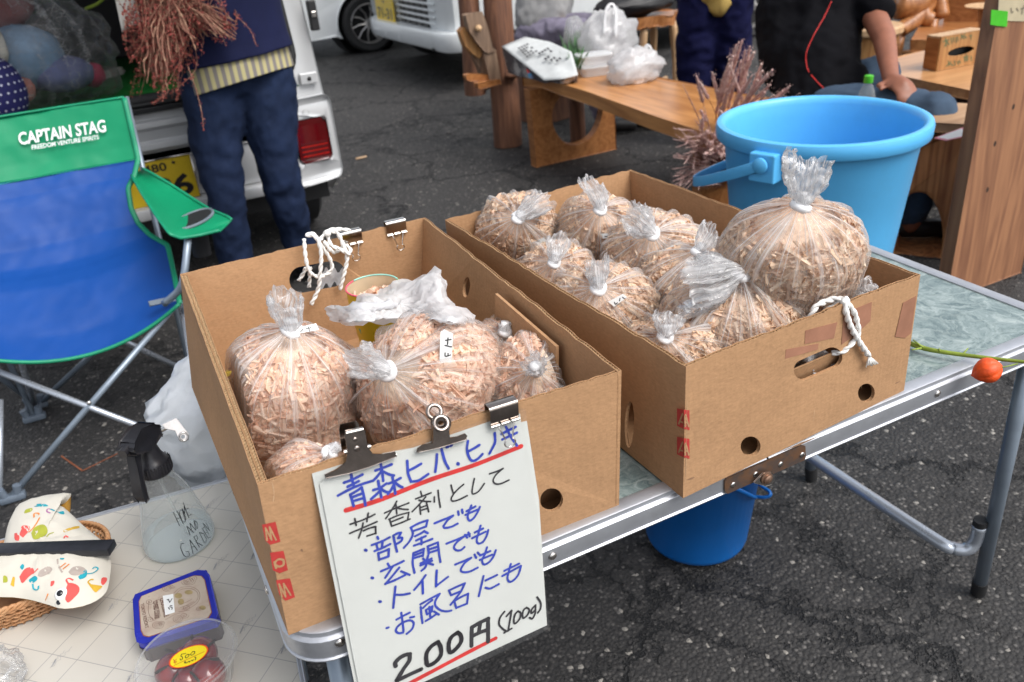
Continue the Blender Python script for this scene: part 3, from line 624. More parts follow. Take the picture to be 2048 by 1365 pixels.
def make_box(label, tops, bots, ztop, holes, name='cardboard_box', zb=ZT+.0018, dbl=()):
    T = {k: PZ(*v, ztop) for k, v in tops.items()}; B = {k: (PZ(*v, zb) if abs(v[0]) > 5 else V3(*v, zb)) for k, v in bots.items()}
    root = thing(name, (B['FL']+B['BR'])/2, label, 'box', 'open cardboard boxes on the marble table')
    cen = (B['FL']+B['BR'])/2; W = {}
    defs = dict(front=('FL', 'FR'), right=('FR', 'BR'), back=('BR', 'BL'), left=('BL', 'FL'))
    for k, (a, b_) in defs.items():
        mid = (B[a]+B[b_])/2; inw = cen-mid; 
        W[k] = Wall(B[a], B[b_], T[b_], T[a], inw)
    for k in ('front', 'right', 'back', 'left'):
        W[k].build('wall', root, [h(W[k]) for h in holes.get(k, [])], double=k in dbl)
    g = Geo(); g.slab([(B[k][0], B[k][1]) for k in ('FL', 'FR', 'BR', 'BL')], .004, lambda u, v, w_: (u, v, zb-.0008+w_)); put('bottom', g, CARD, root)
    return root, W
H1 = 0.842
B1, WB1 = make_box('open cardboard box at the left with the handwritten sign clipped to its front',
    dict(FL=(515, 970), FR=(1243, 741), BR=(850, 435), BL=(360, 548)),
    dict(FL=(577, 1270), FR=(1238, 1010), BR=(.3735, .6085), BL=(-.012, .6)), H1,
    dict(front=[lambda w: w.hole(1102, 999, 23, 24)],
         right=[lambda w: w.hole(918, 577, 7, 20, face=.0048)],
         back=[lambda w: w.hole(637, 557, 57, 27, rot=-.2, face=.0048, stad=True)]), dbl=('left',))
H2 = 0.836
B2, WB2 = make_box('open cardboard box with two red letter A marks and white cord in its front hole',
    dict(FL=(1372, 733), FR=(1841, 549), BR=(1261, 339), BL=(890, 440)),
    dict(FL=(1366, 996), FR=(1808, 781), BR=(.815, .615), BL=(.4345, .594)), H2,
    dict(front=[lambda w: w.hole(1634, 727, 51, 21, rot=-.42, stad=True), lambda w: w.hole(1501, 893, 20, 20), lambda w: w.hole(1732, 786, 17, 19)],
         left=[lambda w: w.hole(1257, 850, 9, 46)],
         right=[lambda w: w.hole(1332, 450, 11, 8, face=.0048)],
         back=[lambda w: w.hole(1112, 442, 22, 14, rot=-.2, face=.0048, stad=True)]))
# printed marks
def mark(wall, parent, quad, holes_lines, width, w2=None, q2=None, m=RED):
    """red square with the letter left blank (drawn back in cardboard colour)"""
    n_ = -wall.n; L = lambda x, y: wall.px(x, y, -.0006)
    g = Geo(); P = [L(*q) for q in quad]; g.add(P, [tuple(range(len(P)))]); o = put('red_mark', g, m, parent)
    g = Geo(); strokes(g, holes_lines, width, L, n_, lift=.0003); put('letter', g, CARD, o)
F1, F2 = WB1['front'], WB2['front']
mark(F1, B1, [(524, 1050), (551, 1044), (561, 1084), (540, 1090), (531, 1082)], [[(534, 1081), (531, 1056)], [(531, 1056), (543, 1080)], [(543, 1080), (539, 1054)], [(539, 1054), (552, 1080)]], .0016)
mark(F1, B1, [(540, 1106), (567, 1102), (576, 1141), (559, 1147), (546, 1141)], [[(549, 1126), (556, 1119), (566, 1120), (567, 1129), (560, 1133), (552, 1131), (549, 1126)], [(549, 1124), (552, 1136)]], .0024)
mark(F1, B1, [(552, 1161), (580, 1157), (590, 1195), (571, 1202), (559, 1190)], [[(564, 1195), (558, 1168)], [(558, 1168), (571, 1194)], [(571, 1194), (567, 1167)], [(567, 1167), (581, 1190)]], .0016)
for dy in (0, 57):
    mark(F2, B2, [(1368, 820+dy), (1379, 821+dy), (1379, 861+dy), (1368, 858+dy)], [[(1370, 853+dy), (1370, 829+dy), (1377, 853+dy)], [(1370, 845+dy), (1375, 845+dy)]], .0022)
    Lw = WB2['left']
    g = Geo(); P = [Lw.px(x, y+dy, -.0006) for x, y in [(1354, 817), (1366.5, 820), (1366.5, 858), (1354, 852)]]; g.add(P, [(0, 1, 2, 3)]); o = put('red_mark', g, RED, B2)
    g = Geo(); strokes(g, [[(1358, 848+dy), (1366, 828+dy)], [(1360, 843+dy), (1366, 845+dy)]], .0022, lambda x, y: Lw.px(x, y, -.0006), -Lw.n, lift=.0003); put('letter', g, CARD, o)
# unseen flaps added behind the front walls, leaning so the cut holes stay dark
for Wf, B_ in ((F1, B1), (F2, B2)):
    g = Geo(); vs = [Wf.at(.015, .02, .045), Wf.at(.985, .02, .045), Wf.at(.985, .60, .0075), Wf.at(.015, .60, .0075)]; d_ = Wf.n*.003
    g.add(vs+[v+d_ for v in vs], [(0, 1, 2, 3), (7, 6, 5, 4), (0, 4, 5, 1), (1, 5, 6, 2), (2, 6, 7, 3), (3, 7, 4, 0)]); put('flap', g, CARD, B_)
# creases and scuffs pressed into the outer faces
CRS = mat('pale_crease', (.52, .34, .20), .8, 0, .2, 200); SMU = mat('dark_smudge', (.22, .125, .07), .85, 0, .2, 80)
def scratch(W_, B_, pts, wd, m_):
    P = smooth_path([W_.px(x, y, -.0006) for x, y in pts], 4); vs = []
    for i, p in enumerate(P):
        t_ = unit(P[min(len(P)-1, i+1)]-P[max(0, i-1)]); s_ = np.cross(W_.n, t_)*wd*random.uniform(.3, 1)*.5*(1 if 0 < i < len(P)-1 else .1); vs += [p+s_, p-s_]
    g = Geo(); g.add(vs, [(2*i, 2*i+1, 2*i+3, 2*i+2) for i in range(len(P)-1)]); put('scuff', g, m_, B_)
for L in ([(1094, 862), (1096, 884), (1094, 906), (1098, 930)], [(1112, 830), (1120, 832), (1124, 829)], [(1212, 820), (1214, 870), (1213, 925)], [(543, 960), (548, 985), (546, 1005)], [(1075, 1010), (1080, 1030)], [(1190, 770), (1196, 772), (1200, 768)]): scratch(F1, B1, L, .0009, CRS)
for L in ([(602, 1098), (605, 1104)], [(626, 1160), (630, 1163)], [(1150, 800), (1150, 803)]): scratch(F1, B1, L, .003, SMU)
for L in ([(1640, 748), (1632, 800), (1626, 850)], [(1676, 740), (1668, 800)], [(1740, 650), (1730, 720), (1722, 780)], [(1374, 800), (1373, 880), (1371, 975)], [(1560, 800), (1558, 840)], [(1420, 760), (1500, 730), (1560, 715)], [(1450, 850), (1466, 846)], [(1620, 870), (1650, 856), (1700, 830)]): scratch(F2, B2, L, .0008, CRS)
for L in ([(1375, 960), (1390, 955)], [(1560, 905), (1640, 872)], [(1790, 768), (1800, 763)]): scratch(F2, B2, L, .004, SMU)
# peeled brown packing tape
TAPE = mat('glossy_brown_packing_tape', (.34, .165, .105), .22, 0, .15, 25, bump=.3, bs=30)
for pl in ([(1607, 660), (1670, 643), (1664, 675), (1606, 687)], [(1569, 698), (1634, 686), (1632, 698), (1567, 717)], [(1683, 625), (1738, 602), (1736, 640), (1708, 668), (1679, 688)], [(1800, 604), (1826, 590), (1818, 665), (1806, 675), (1786, 672)]):
    g = Geo(); g.slab([F2.uv(*q) for q in pl], .0003, lambda u, v, w_: tuple(F2.at(u, min(v, .995), -.0004-w_))); put('packing_tape', g, TAPE, B2)
# divider flap standing against the inside right wall of the left box
Rw = WB1['right']
g = Geo(); q = [(990, 588), (1112, 694), (1112, 760), (990, 690)]; g.pslab(q, .004, Rw.c[0]+Rw.n*.0125, Rw.n)
put('flap', g, CARD, B1)
# crushed fold at both right-hand front corners
for (W_, B_, pl) in ((WB1['front'], B1, [(1208, 705), (1238, 738), (1247, 742), (1247, 1000), (1238, 1012)]),):
    pass
# ================================================================== bags of wood shavings
def shav_mat(name, cols):
    m, nt, b, out = base_mat(name)
    ge = _n(nt, 'ShaderNodeNewGeometry'); cr = _n(nt, 'ShaderNodeValToRGB'); e = cr.color_ramp.elements
    e[0].position = 0; e[0].color = (*cols[0], 1); e[1].position = 1; e[1].color = (*cols[-1], 1)
    for i, c in enumerate(cols[1:-1]): q = cr.color_ramp.elements.new((i+1)/(len(cols)-1)); q.color = (*c, 1)
    nt.links.new(ge.outputs['Random Per Island'], cr.inputs[0])
    tc = _n(nt, 'ShaderNodeTexCoord'); no = _n(nt, 'ShaderNodeTexNoise'); no.inputs['Scale'].default_value = 160; no.inputs['Detail'].default_value = 3; nt.links.new(tc.outputs['Object'], no.inputs['Vector'])
    mx = _n(nt, 'ShaderNodeMix', data_type='RGBA', blend_type='MULTIPLY'); r = _n(nt, 'ShaderNodeMapRange'); r.inputs[1].default_value = .4; r.inputs[2].default_value = .7; r.inputs[4].default_value = .35; nt.links.new(no.outputs[0], r.inputs[0]); nt.links.new(r.outputs[0], mx.inputs[0])
    nt.links.new(cr.outputs[0], mx.inputs[6]); mx.inputs[7].default_value = (.90, .79, .71, 1)
    nt.links.new(mx.outputs[2], b.inputs['Base Color']); b.inputs['Roughness'].default_value = .6; b.inputs['Specular IOR Level'].default_value = .3
    tl = _n(nt, 'ShaderNodeBsdfTranslucent'); nt.links.new(mx.outputs[2], tl.inputs[0]); ms = _n(nt, 'ShaderNodeMixShader'); ms.inputs[0].default_value = .38
    nt.links.new(b.outputs[0], ms.inputs[1]); nt.links.new(tl.outputs[0], ms.inputs[2]); nt.links.new(ms.outputs[0], out.inputs[0]); return m
PINK = shav_mat('hinoki_shavings', [(.88, .56, .40), (.94, .70, .54), (.96, .79, .64), (.92, .63, .47), (.97, .84, .72)])
TAN = shav_mat('hiba_shavings', [(.66, .43, .28), (.88, .67, .49), (.94, .77, .60), (.85, .60, .43), (.96, .83, .67), (.90, .67, .52)])
CORE_P = mat('packed_shavings', (.92, .68, .52), .9, 0, .18, 90, bump=.8, bs=160, bdist=.004); CORE_T = mat('packed_dark_shavings', (.80, .58, .43), .9, 0, .25, 90, bump=.8, bs=160, bdist=.004)
FILM = film('clear_bag_film', base=.07, streak=.85, edge=.34, crump=.26)
TAILM = film('bag_ruffle_film', base=.26, streak=.65, edge=.45, crump=.6)
def putnp(name, V, Q, m, parent, kind=None, smooth=False):
    off = WL[parent.name]; me = bpy.data.meshes.new(name)
    me.from_pydata((V-off).tolist(), [], Q.tolist()); me.materials.append(m)
    if smooth: me.polygons.foreach_set('use_smooth', [True]*len(me.polygons))
    o = bpy.data.objects.new(name, me); COL.objects.link(o); o.parent = parent; WL[o.name] = off
    if kind: o['kind'] = kind
    return o
def chips(P, N, Ls, rad, arc, RC_=.06):
    """curled strips: centres P, surface normals N, lengths, curl radii, curl angles"""
    n = len(P); K = 5
    r = rng.normal(size=(n, 3)); T = np.cross(N, r); T /= np.linalg.norm(T, axis=1)[:, None]
    T = T + N*rng.normal(scale=.10, size=(n, 1)); T /= np.linalg.norm(T, axis=1)[:, None]
    B = np.cross(T, N); B /= np.linalg.norm(B, axis=1)[:, None]; U = np.cross(B, T)
    ph = rng.uniform(0, 2*np.pi, n)
    V = np.zeros((n, 2*K, 3))
    for k in range(K):
        a = ph+arc*(k/(K-1)-.5); c = (np.cos(a)*rad)[:, None]*B+(np.sin(a)*rad)[:, None]*U
        for e in (0, 1):
            sk = (rng.uniform(-.08, .08, n)+ (e-.5))*Ls; tap = 1+.25*(e-.5)*rng.normal(size=n)
            V[:, 2*k+e] = P+c*tap[:, None]+T*sk[:, None]-N*((sk**2)/(2*RC_))[:, None]
    base = np.arange(n)[:, None]*2*K
    Q = np.concatenate([base+np.array([[2*k, 2*k+1, 2*k+3, 2*k+2]]) for k in range(K-1)], 0)
    return V.reshape(-1, 3), Q
PU = [0, .05, .12, .22, .34, .46, .58, .68, .77, .85, .92, .965, 1.0]
PR = [0.02, .50, .78, .95, 1.0, 1.0, .97, .91, .80, .62, .38, .17, .07]
PZ_ = [0, .005, .05, .15, .28, .42, .56, .67, .765, .85, .925, .97, 1.0]
BAGN = [0]
GA = 'tied bags of wood shavings in the left cardboard box'; GB = 'tied bags of wood shavings in the right cardboard box'
def bag(label, C, K, R, R2=None, tail=(0, 0, 1), tl=.05, tw=.035, wood_='pink', group=None, n=None, back=.8, lump=.085, sticker=None, text=None, fill=.86, tcurl=0.0, floor=None, pleat=1.0):
    BAGN[0] += 1; sd = BAGN[0]*13.7; R2 = R2 or R
    C = np.asarray(C, float); K = np.asarray(K, float); ax = unit(K-C); H = np.linalg.norm(K-C)+R*back; o = K-ax*H
    e1 = np.cross(ax, [0, 0, 1.]); e1 = unit(e1) if np.linalg.norm(e1) > .15 else unit(np.cross(ax, [0, 1., 0])); 
    if np.linalg.norm(np.cross(ax, [0, 0, 1.])) < .5: e1 = unit(RT-ax*(RT @ ax))
    e2 = np.cross(ax, e1)
    root = thing('shavings_bag', V3(C[0], C[1], (floor or C[2]-R)), label, 'bag', group)
    fr = [random.choice([9, 11, 13, 17, 19, 23]) for _ in range(5)]; ph = [random.uniform(0, 6.28) for _ in range(5)]
    def S_(u, a, sc=1.0, pl=True, infl=0.0):
        r = np.interp(u, PU, PR); z = np.interp(u, PU, PZ_)
        pa = (0.30*max(0, (u-.55)/.45)**1.1)*pleat
        k = sum(math.sin(f_*a+p_+2.0*u) for f_, p_ in zip(fr, ph))/5 if pl else 0
        rr = r*(1+pa*k*1.7)
        d = e1*math.cos(a)*R+e2*math.sin(a)*R2
        p = o+ax*(H*z)+d*rr*sc
        nz = mnoise.noise(Vector(p)*7+Vector((sd, 0, 0)))*lump*2.1+mnoise.noise(Vector(p)*26+Vector((0, sd, 0)))*lump*.55
        p = p+(d*rr+ax*H*(z-.45))*nz*(1 if u < .8 else (1-u)*5)
        if floor is not None and p[2] < floor: p[2] = floor+(p[2]-floor)*.08
        for w_ in (WB1 if group == GA else WB2).values():      # pressed flat against the cardboard walls
            d_ = (p-w_.c[0]) @ w_.n; lim = .0115+(1-sc)*max(R, .07)*.9 if p[2] < w_.c[3][2]+.01 else -1
            if d_ < lim: p = p+w_.n*(lim-d_+.002*d_/max(.01, R))
        return p
    # film
    NU, NV = 46, 110; us = np.linspace(0, 1, NU)**.9; g = Geo(); uv = []
    vs = [S_(u, 2*math.pi*j/NV) for u in us for j in range(NV)]; fs = []
    uv = [(abs((j/NV*2) % 2-1), u) for u in us for j in range(NV)]
    for i in range(NU-1):
        for j in range(NV): j2 = (j+1) % NV; fs.append((i*NV+j, i*NV+j2, (i+1)*NV+j2, (i+1)*NV+j))
    g.add(vs, fs); fo = put('film', g, FILM, root, smooth='all', uv=uv)
    bvh = BVHTree.FromPolygons([Vector(v) for v in vs], fs)
    # knot
    g = Geo(); td = unit(tail); kr = R*.07+.0032
    kp = [K+ax*(-.002)+ (math.cos(a)*e1+math.sin(a)*e2)*kr*.75+ax*(.0025*math.sin(2*a)) for a in np.linspace(0, 2*math.pi*.94, 13)]
    g.tube(kp, kr*.62, 8); g.tube([K-ax*.006, K+td*.012], [kr*.7, kr*.8], 10); put('knot', crumple(g, .0012, 200, sd), mat('twisted_film%d' % 0, (.86, .86, .87), .25, 0, .05, 60) if BAGN[0] == 1 else bpy.data.materials['twisted_film0'], root, smooth='all')
    # ruffled tail above the knot
    tl, tw = tl*.88, tw*.84
    side = unit(np.cross(td, FW)); dep = np.cross(td, side); NU2, NV2 = 18, 72; tv = []; tu = []; tf = []
    f2 = [random.choice([5, 8, 11, 14, 17]) for _ in range(3)]; p2 = [random.uniform(0, 6.28) for _ in range(3)]
    for i in range(NU2):
        s_ = i/(NU2-1); wdt = kr*.9+(tw-kr)*min(1, (s_*1.35))**.75; thn = kr*.9+(tw*.30-kr*.4)*s_
        for j in range(NV2):
            a = 2*math.pi*j/NV2; k = 1+.26*min(1, s_*2.5)*(1-.35*s_)*sum(math.sin(f_*a+p_) for f_, p_ in zip(f2, p2))/1.7
            ln = tl*s_*(1+.16*math.sin(a+p2[0])+.10*math.sin(3*a+p2[1])+.05*math.sin(13*a))
            p = K+td*ln+side*(math.cos(a)*wdt*k+tcurl*s_*s_)+dep*(math.sin(a)*thn*k*1.3)
            p = p+side*.3*tw*s_*mnoise.noise(Vector((s_*3, sd, a)))+dep*.5*tw*s_*mnoise.noise(Vector((s_*4, a, sd)))
            tv.append(p); tu.append((abs((j/NV2*2) % 2-1)*.6, 1+s_*.2))
    for i in range(NU2-1):
        for j in range(NV2): j2 = (j+1) % NV2; tf.append((i*NV2+j, i*NV2+j2, (i+1)*NV2+j2, (i+1)*NV2+j))
    g = Geo(); g.add(tv, tf); crumple(g, tw*.13, 110, sd); put('ruffle', g, TAILM, root, smooth='all', uv=tu)
    # packed core and loose chips right behind the film
    g = Geo(); g.grid(lambda a, b_: S_(a*fill, 2*math.pi*b_, .895, False), 20, 40, wrap=True)
    top = [g.v[19*40+j] for j in range(40)]; c_ = np.mean(np.array(top), 0); g.v.append(tuple(c_)); ci = len(g.v)-1
    g.f += [(19*40+j, 19*40+(j+1) % 40, ci) for j in range(40)]
    core = put('packed_shavings', g, CORE_P if wood_ == 'pink' else CORE_T, root, smooth='all')
    area = 4*math.pi*R*R; n = n or int(min(5200, area/1.15e-4*4.2))
    pts = []; nor = []; hh = []; miss = 0
    while len(pts) < n:
        u = random.random(); 
        if random.random() > np.interp(u, PU, PR)+.15 or u > fill+.03: continue
        a = random.uniform(0, 2*math.pi); s0 = .945-.07*random.random()**1.3; p = S_(u, a, s0, False)
        if miss < 30*n and p[2] < WB1['front'].c[3][2]+.01 and any((p-w_.c[0]) @ w_.n < .0145+(1-s0)*max(R, .07)*.9 for w_ in (WB1 if group == GA else WB2).values()): miss += 1; continue
        q = S_(max(0, u-.02), a, s0, False); q2 = S_(min(1, u+.02), a, s0, False); q3 = S_(u, a+.05, s0, False)
        nn = np.cross(q3-p, q2-q); nn = nn if nn @ (p-(o+ax*(H*.42))) > 0 else -nn; nl = np.linalg.norm(nn)
        if nl < 1e-9: continue
        pts.append(p); nor.append(nn/nl); hh.append(u)
    P = np.array(pts); N = np.array(nor); hh = np.array(hh); n = len(pts)
    fine = rng.random(n) < np.clip(.75-hh*1.3, .12, .7)
    L = np.where(fine, rng.uniform(.003, .009, n), rng.uniform(.014, .042, n))*min(1.0, R/.075+.15)
    rad = np.where(fine, rng.uniform(.0010, .0022, n), rng.uniform(.0016, .0036, n)); arc = rng.uniform(1.5, 5.6, n)
    V, Q = chips(P-N*.001, N, L, rad, arc, R*.8); 
    for w_ in (WB1 if group == GA else WB2).values():
        d_ = (V-w_.c[0]) @ w_.n; V += np.where((d_ < .0135) & (V[:, 2] < w_.c[3][2]+.01), .0135-d_, 0)[:, None]*w_.n
    if floor is not None: V[:, 2] = np.maximum(V[:, 2], floor+.001)
    sh = putnp('shavings', V, Q, PINK if wood_ == 'pink' else TAN, root, 'stuff'); 
    if sticker:
        cx = sum(p[0] for p in sticker)/len(sticker); cy = sum(p[1] for p in sticker)/len(sticker); d = unit(ray(cx, cy)); h = bvh.ray_cast(Vector(CAM), Vector(d))
        if h[0] is not None:
            nn = np.array(h[1]); nn = nn if nn @ d < 0 else -nn; nn = unit(nn*.5-d*.9); hp_ = np.array(h[0])-d*.003+nn*.002
            f3 = lambda x, y: PP(x, y, hp_, nn)
            g = Geo(); g.pslab(sticker, .0003, hp_, nn); so_ = put('label_sticker', g, WHITEP, root)
            if text: g = Geo(); strokes(g, text, .0013, f3, nn, lift=.0002); put('writing', g, BLACK, so_)
    return root, bvh
FZ = ZT+.006
def at(x, y, z): return PZ(x, y, z)
# --- left box
bagL, bvhL = bag('big upright bag of pale pink shavings at the left inside the left cardboard box', at(588, 800, .762), at(583, 658, .872), .095, .088, tail=unit(V3(.02, .03, 1)), tl=.048, tw=.025, group=GA, floor=FZ, back=.95,
    sticker=[(570, 663), (632, 647), (638, 660), (577, 671)], text=[[(586, 666), (587, 669)], [(584, 667), (595, 666)], [(601, 664), (606, 659)], [(612, 658), (622, 656)], [(616, 654), (619, 662)]])
bagC, bvhC = bag('biggest bag of pink shavings lying in the middle of the left box, knot facing out', at(855, 765, .775), at(772, 742, .838), .094, .086, tail=unit(V3(-.75, -.05, .62)), tl=.046, tw=.023, group=GA, floor=FZ, back=1.0,
    sticker=[(881, 665), (889, 659), (906, 668), (903, 726), (879, 724)], text=[[(891, 681), (902, 679)], [(896, 676), (895, 689)], [(890, 691), (903, 694)], [(890, 706), (891, 713), (901, 710)], [(896, 707), (896, 711)]])
bag('small bag of pink shavings at the right front corner of the left box', at(1072, 765, .760), at(1070, 738, .805), .068, .064, tail=unit(V3(-.3, -.6, .7)), tl=.026, tw=.018, group=GA, floor=FZ+.02, back=1.0)
bag('bag of pink shavings mostly hidden behind the biggest one, against the cardboard flap', at(1003, 705, .755), at(1010, 662, .80), .060, .056, tail=unit(V3(.2, .2, .8)), tl=.012, tw=.010, group=GA, floor=FZ, back=1.0)
bag('low bag of pink shavings squeezed in the front left corner of the left box', at(620, 955, .775), at(660, 905, .800), .052, .045, tail=unit(V3(.8, .2, .2)), tl=.012, tw=.008, group=GA, floor=FZ+.03, back=1.1)
# --- right box
bag('bag of tan shavings in the far left corner of the right box', at(1028, 480, .765), at(1036, 435, .846), .082, .074, tail=unit(V3(.85, -.15, .4)), tl=.055, tw=.022, wood_='tan', group=GB, floor=FZ,
    sticker=[(1062, 486), (1088, 475), (1096, 491), (1070, 505)], text=[[(1071, 492), (1074, 497), (1077, 494)], [(1081, 487), (1080, 492)], [(1085, 484), (1088, 490)]])
bag('bag of tan shavings with ruffle straight up by the back wall of right box', at(1197, 480, .770), at(1200, 418, .852), .078, .070, tail=unit(V3(.03, .1, 1)), tl=.050, tw=.021, wood_='tan', group=GB, floor=FZ, tcurl=.012,
    sticker=[(1201, 468), (1236, 466), (1234, 473), (1206, 478)], text=[[(1210, 473), (1216, 473)], [(1224, 470), (1229, 472)]])
bag('bag of tan shavings with crisp white label by the back corner of the right box', at(1315, 530, .770), at(1303, 466, .846), .090, .078, tail=unit(V3(-.55, .1, .6)), tl=.050, tw=.026, wood_='tan', group=GB, floor=FZ,
    sticker=[(1325, 500), (1360, 484), (1369, 495), (1333, 513)], text=[[(1338, 500), (1339, 504), (1344, 503)], [(1336, 502), (1342, 499)], [(1353, 493), (1351, 498)], [(1357, 492), (1362, 496)], [(1360, 490), (1361, 491)]])
bag('small bag of tan shavings second from the back by the left wall of right box', at(1118, 568, .765), at(1108, 524, .832), .066, .060, tail=unit(V3(.35, .1, .8)), tl=.040, tw=.021, wood_='tan', group=GB, floor=FZ,
    sticker=[(1147, 540), (1166, 527), (1179, 530), (1160, 546)], text=[[(1158, 540), (1160, 536)], [(1166, 534), (1171, 531)]])
bag('bag of tan shavings with small centred ruffle midway by the left wall of right box', at(1208, 630, .765), at(1196, 575, .836), .082, .070, tail=unit(V3(.1, .1, .9)), tl=.040, tw=.018, wood_='tan', group=GB, floor=FZ,
    sticker=[(1216, 604), (1246, 588), (1254, 595), (1228, 614)], text=[[(1229, 605), (1231, 609), (1235, 606)], [(1240, 597), (1239, 602)], [(1245, 595), (1249, 598)]])
bag('bag of tan shavings half hidden behind the big front bag of the right box', at(1375, 585, .765), at(1398, 502, .842), .084, .074, tail=unit(V3(.5, .1, .5)), tl=.040, tw=.020, wood_='tan', group=GB, floor=FZ)
bagG, bvhG = bag('large bag of tan shavings at the front of the right box with a drooping ruffle', at(1478, 640, .785), at(1482, 545, .868), .102, .086, tail=unit(-RT-UP*.22+V3(0, -.1, 0)), tl=.078, tw=.036, wood_='tan', group=GB, floor=FZ, back=.9)
bag('flat bag of pale shavings at the near left corner of the right box', at(1345, 712, .765), at(1330, 672, .812), .072, .056, tail=unit(V3(.2, .1, .6)), tl=.03, tw=.022, wood_='tan', group=GB, floor=FZ)
bag('tallest bag of brown shavings standing highest in the right box, ruffle pointing up', at(1572, 545, .840), at(1603, 407, .950), .096, .074, tail=unit(V3(.02, .15, 1)+RT*.25), tl=.055, tw=.032, wood_='tan', group=GB, floor=.72, back=.95, lump=.04, fill=.80)
bag('bag whose crumpled top shows behind the white cord in the right box', at(1722, 650, .760), at(1722, 604, .795), .040, .038, tail=unit(V3(.0, .1, 1)), tl=.030, tw=.022, wood_='tan', group=GB, floor=FZ)
# ================================================================== white carrier bag and tins in the left box
SOFTW, nt, b, out = base_mat('white_carrier_film')
b.inputs['Base Color'].default_value = (.86, .86, .87, 1); b.inputs['Roughness'].default_value = .35
tl_ = _n(nt, 'ShaderNodeBsdfTranslucent'); tl_.inputs[0].default_value = (.88, .88, .89, 1); tr_ = _n(nt, 'ShaderNodeBsdfTransparent')
ms = _n(nt, 'ShaderNodeMixShader'); ms.inputs[0].default_value = .35; nt.links.new(b.outputs[0], ms.inputs[1]); nt.links.new(tl_.outputs[0], ms.inputs[2])
ms2 = _n(nt, 'ShaderNodeMixShader'); ms2.inputs[0].default_value = .10; nt.links.new(ms.outputs[0], ms2.inputs[1]); nt.links.new(tr_.outputs[0], ms2.inputs[2]); nt.links.new(ms2.outputs[0], out.inputs[0])
tc = _n(nt, 'ShaderNodeTexCoord'); n1 = _n(nt, 'ShaderNodeTexNoise'); n1.inputs['Scale'].default_value = 26; n1.inputs['Detail'].default_value = 6; n1.inputs['Distortion'].default_value = 1; nt.links.new(tc.outputs['Object'], n1.inputs['Vector'])
bp = _n(nt, 'ShaderNodeBump'); bp.inputs['Strength'].default_value = .6; bp.inputs['Distance'].default_value = .006; crease_bump(nt, b, tc, 15, .9, .010)
def sheet_from_px(outline, zfun, n=70):
    """crumpled sheet whose outline is known in the photograph; zfun gives its height"""
    xs = [p[0] for p in outline]; ys = [p[1] for p in outline]; cx, cy = sum(xs)/len(xs), sum(ys)/len(ys); g = Geo(); m_ = len(outline)
    O = smooth_path([V3(a, b_, 0) for a, b_ in outline+[outline[0]]], 5)
    rings = 16; vs = []; L = len(O)-1
    for i in range(rings+1):
        s_ = i/rings
        for j in range(L): x = cx+(O[j][0]-cx)*s_; y = cy+(O[j][1]-cy)*s_; vs.append(PZ(x, y, zfun(x, y, s_)))
    fs = [(i*L+j, i*L+(j+1) % L, (i+1)*L+(j+1) % L, (i+1)*L+j) for i in range(rings) for j in range(L)]
    g.add(vs, fs); return g
g = sheet_from_px([(645, 615), (668, 612), (690, 622), (712, 590), (760, 580), (785, 560), (835, 552), (878, 535), (895, 560), (912, 605), (945, 622), (950, 645), (915, 655), (850, 650), (780, 648), (715, 655), (665, 645)],
    lambda x, y, s_: .862+.014*math.cos(x*.035)+.01*math.sin(y*.05)-.035*s_**6)
for i, v in enumerate(g.v): g.v[i] = v
crumple(g, .009, 22, 5); crumple(g, .004, 60, 2); crumple(g, .0016, 170, 4)
put('carrier_bag', g, SOFTW, None, smooth='all', label='crumpled white carrier bag stuffed behind the biggest shavings bag in the left box', cat='plastic bag')
def tin_bucket(c, r, h, label, colr, rimc, fillz, seg=36):
    t = thing('tin_bucket', c, label, 'tin')
    g = Geo(); g.lathe([(r*.80, 0), (r*.84, h*.3), (r*.95, h*.72), (r*.955, h*.735), (r*.96, h*.99)], seg, o=c, close=False); put('wall', g, colr, t, smooth='all')
    g = Geo(); g.lathe([(r*.94, h*.99), (r*.79, .002), (.0004, .0015)], seg, o=c, close=False); put('lining', g, mat('tin_inside', (.62, .52, .36), .3, .3, .1, 20), t, smooth=40)
    for k in range(3):
        g = Geo(); a0, a1_ = k*2.094, k*2.094+2.05; g.tube([V3(c[0]+r*.955*math.cos(a), c[1]+r*.955*math.sin(a), c[2]+h) for a in np.linspace(a0, a1_, 18)], .0013, 8); put('rolled_rim', g, rimc[k], t, smooth='all', label=['pink stretch of rim', 'green stretch of rim', 'pale stretch of rim'][k])
    n = 260; a = rng.uniform(0, 6.28, n); q = np.sqrt(rng.random(n))*r*.74
    P = np.c_[c[0]+q*np.cos(a), c[1]+q*np.sin(a), c[2]+fillz+rng.uniform(-.012, .004, n)]; N = np.tile([0, 0, 1.], (n, 1))+rng.normal(scale=.4, size=(n, 3)); N /= np.linalg.norm(N, axis=1)[:, None]
    V, Q = chips(P, N, rng.uniform(.008, .018, n), rng.uniform(.003, .006, n), rng.uniform(1, 3, n)); putnp('shavings', V, Q, PINK, t, 'stuff')
    return t
yel = mat('yellow_tin_print', (.72, .52, .03), .3, .2, .05, 22, col2=(.10, .42, .30), c2s=(.60, .62)); PNK = mat('pink_enamel', (.75, .10, .16), .3); GRN = mat('green_enamel', (.15, .42, .08), .3); AQ = mat('pale_aqua_enamel', (.30, .62, .52), .3)
ctin = PZ(748, 590, .800); tin_bucket(ctin+V3(0, 0, -.10), .040, .115, 'small round yellow tin with pink and green rim holding loose shavings, left box', yel, (AQ, PNK, GRN) , .095)
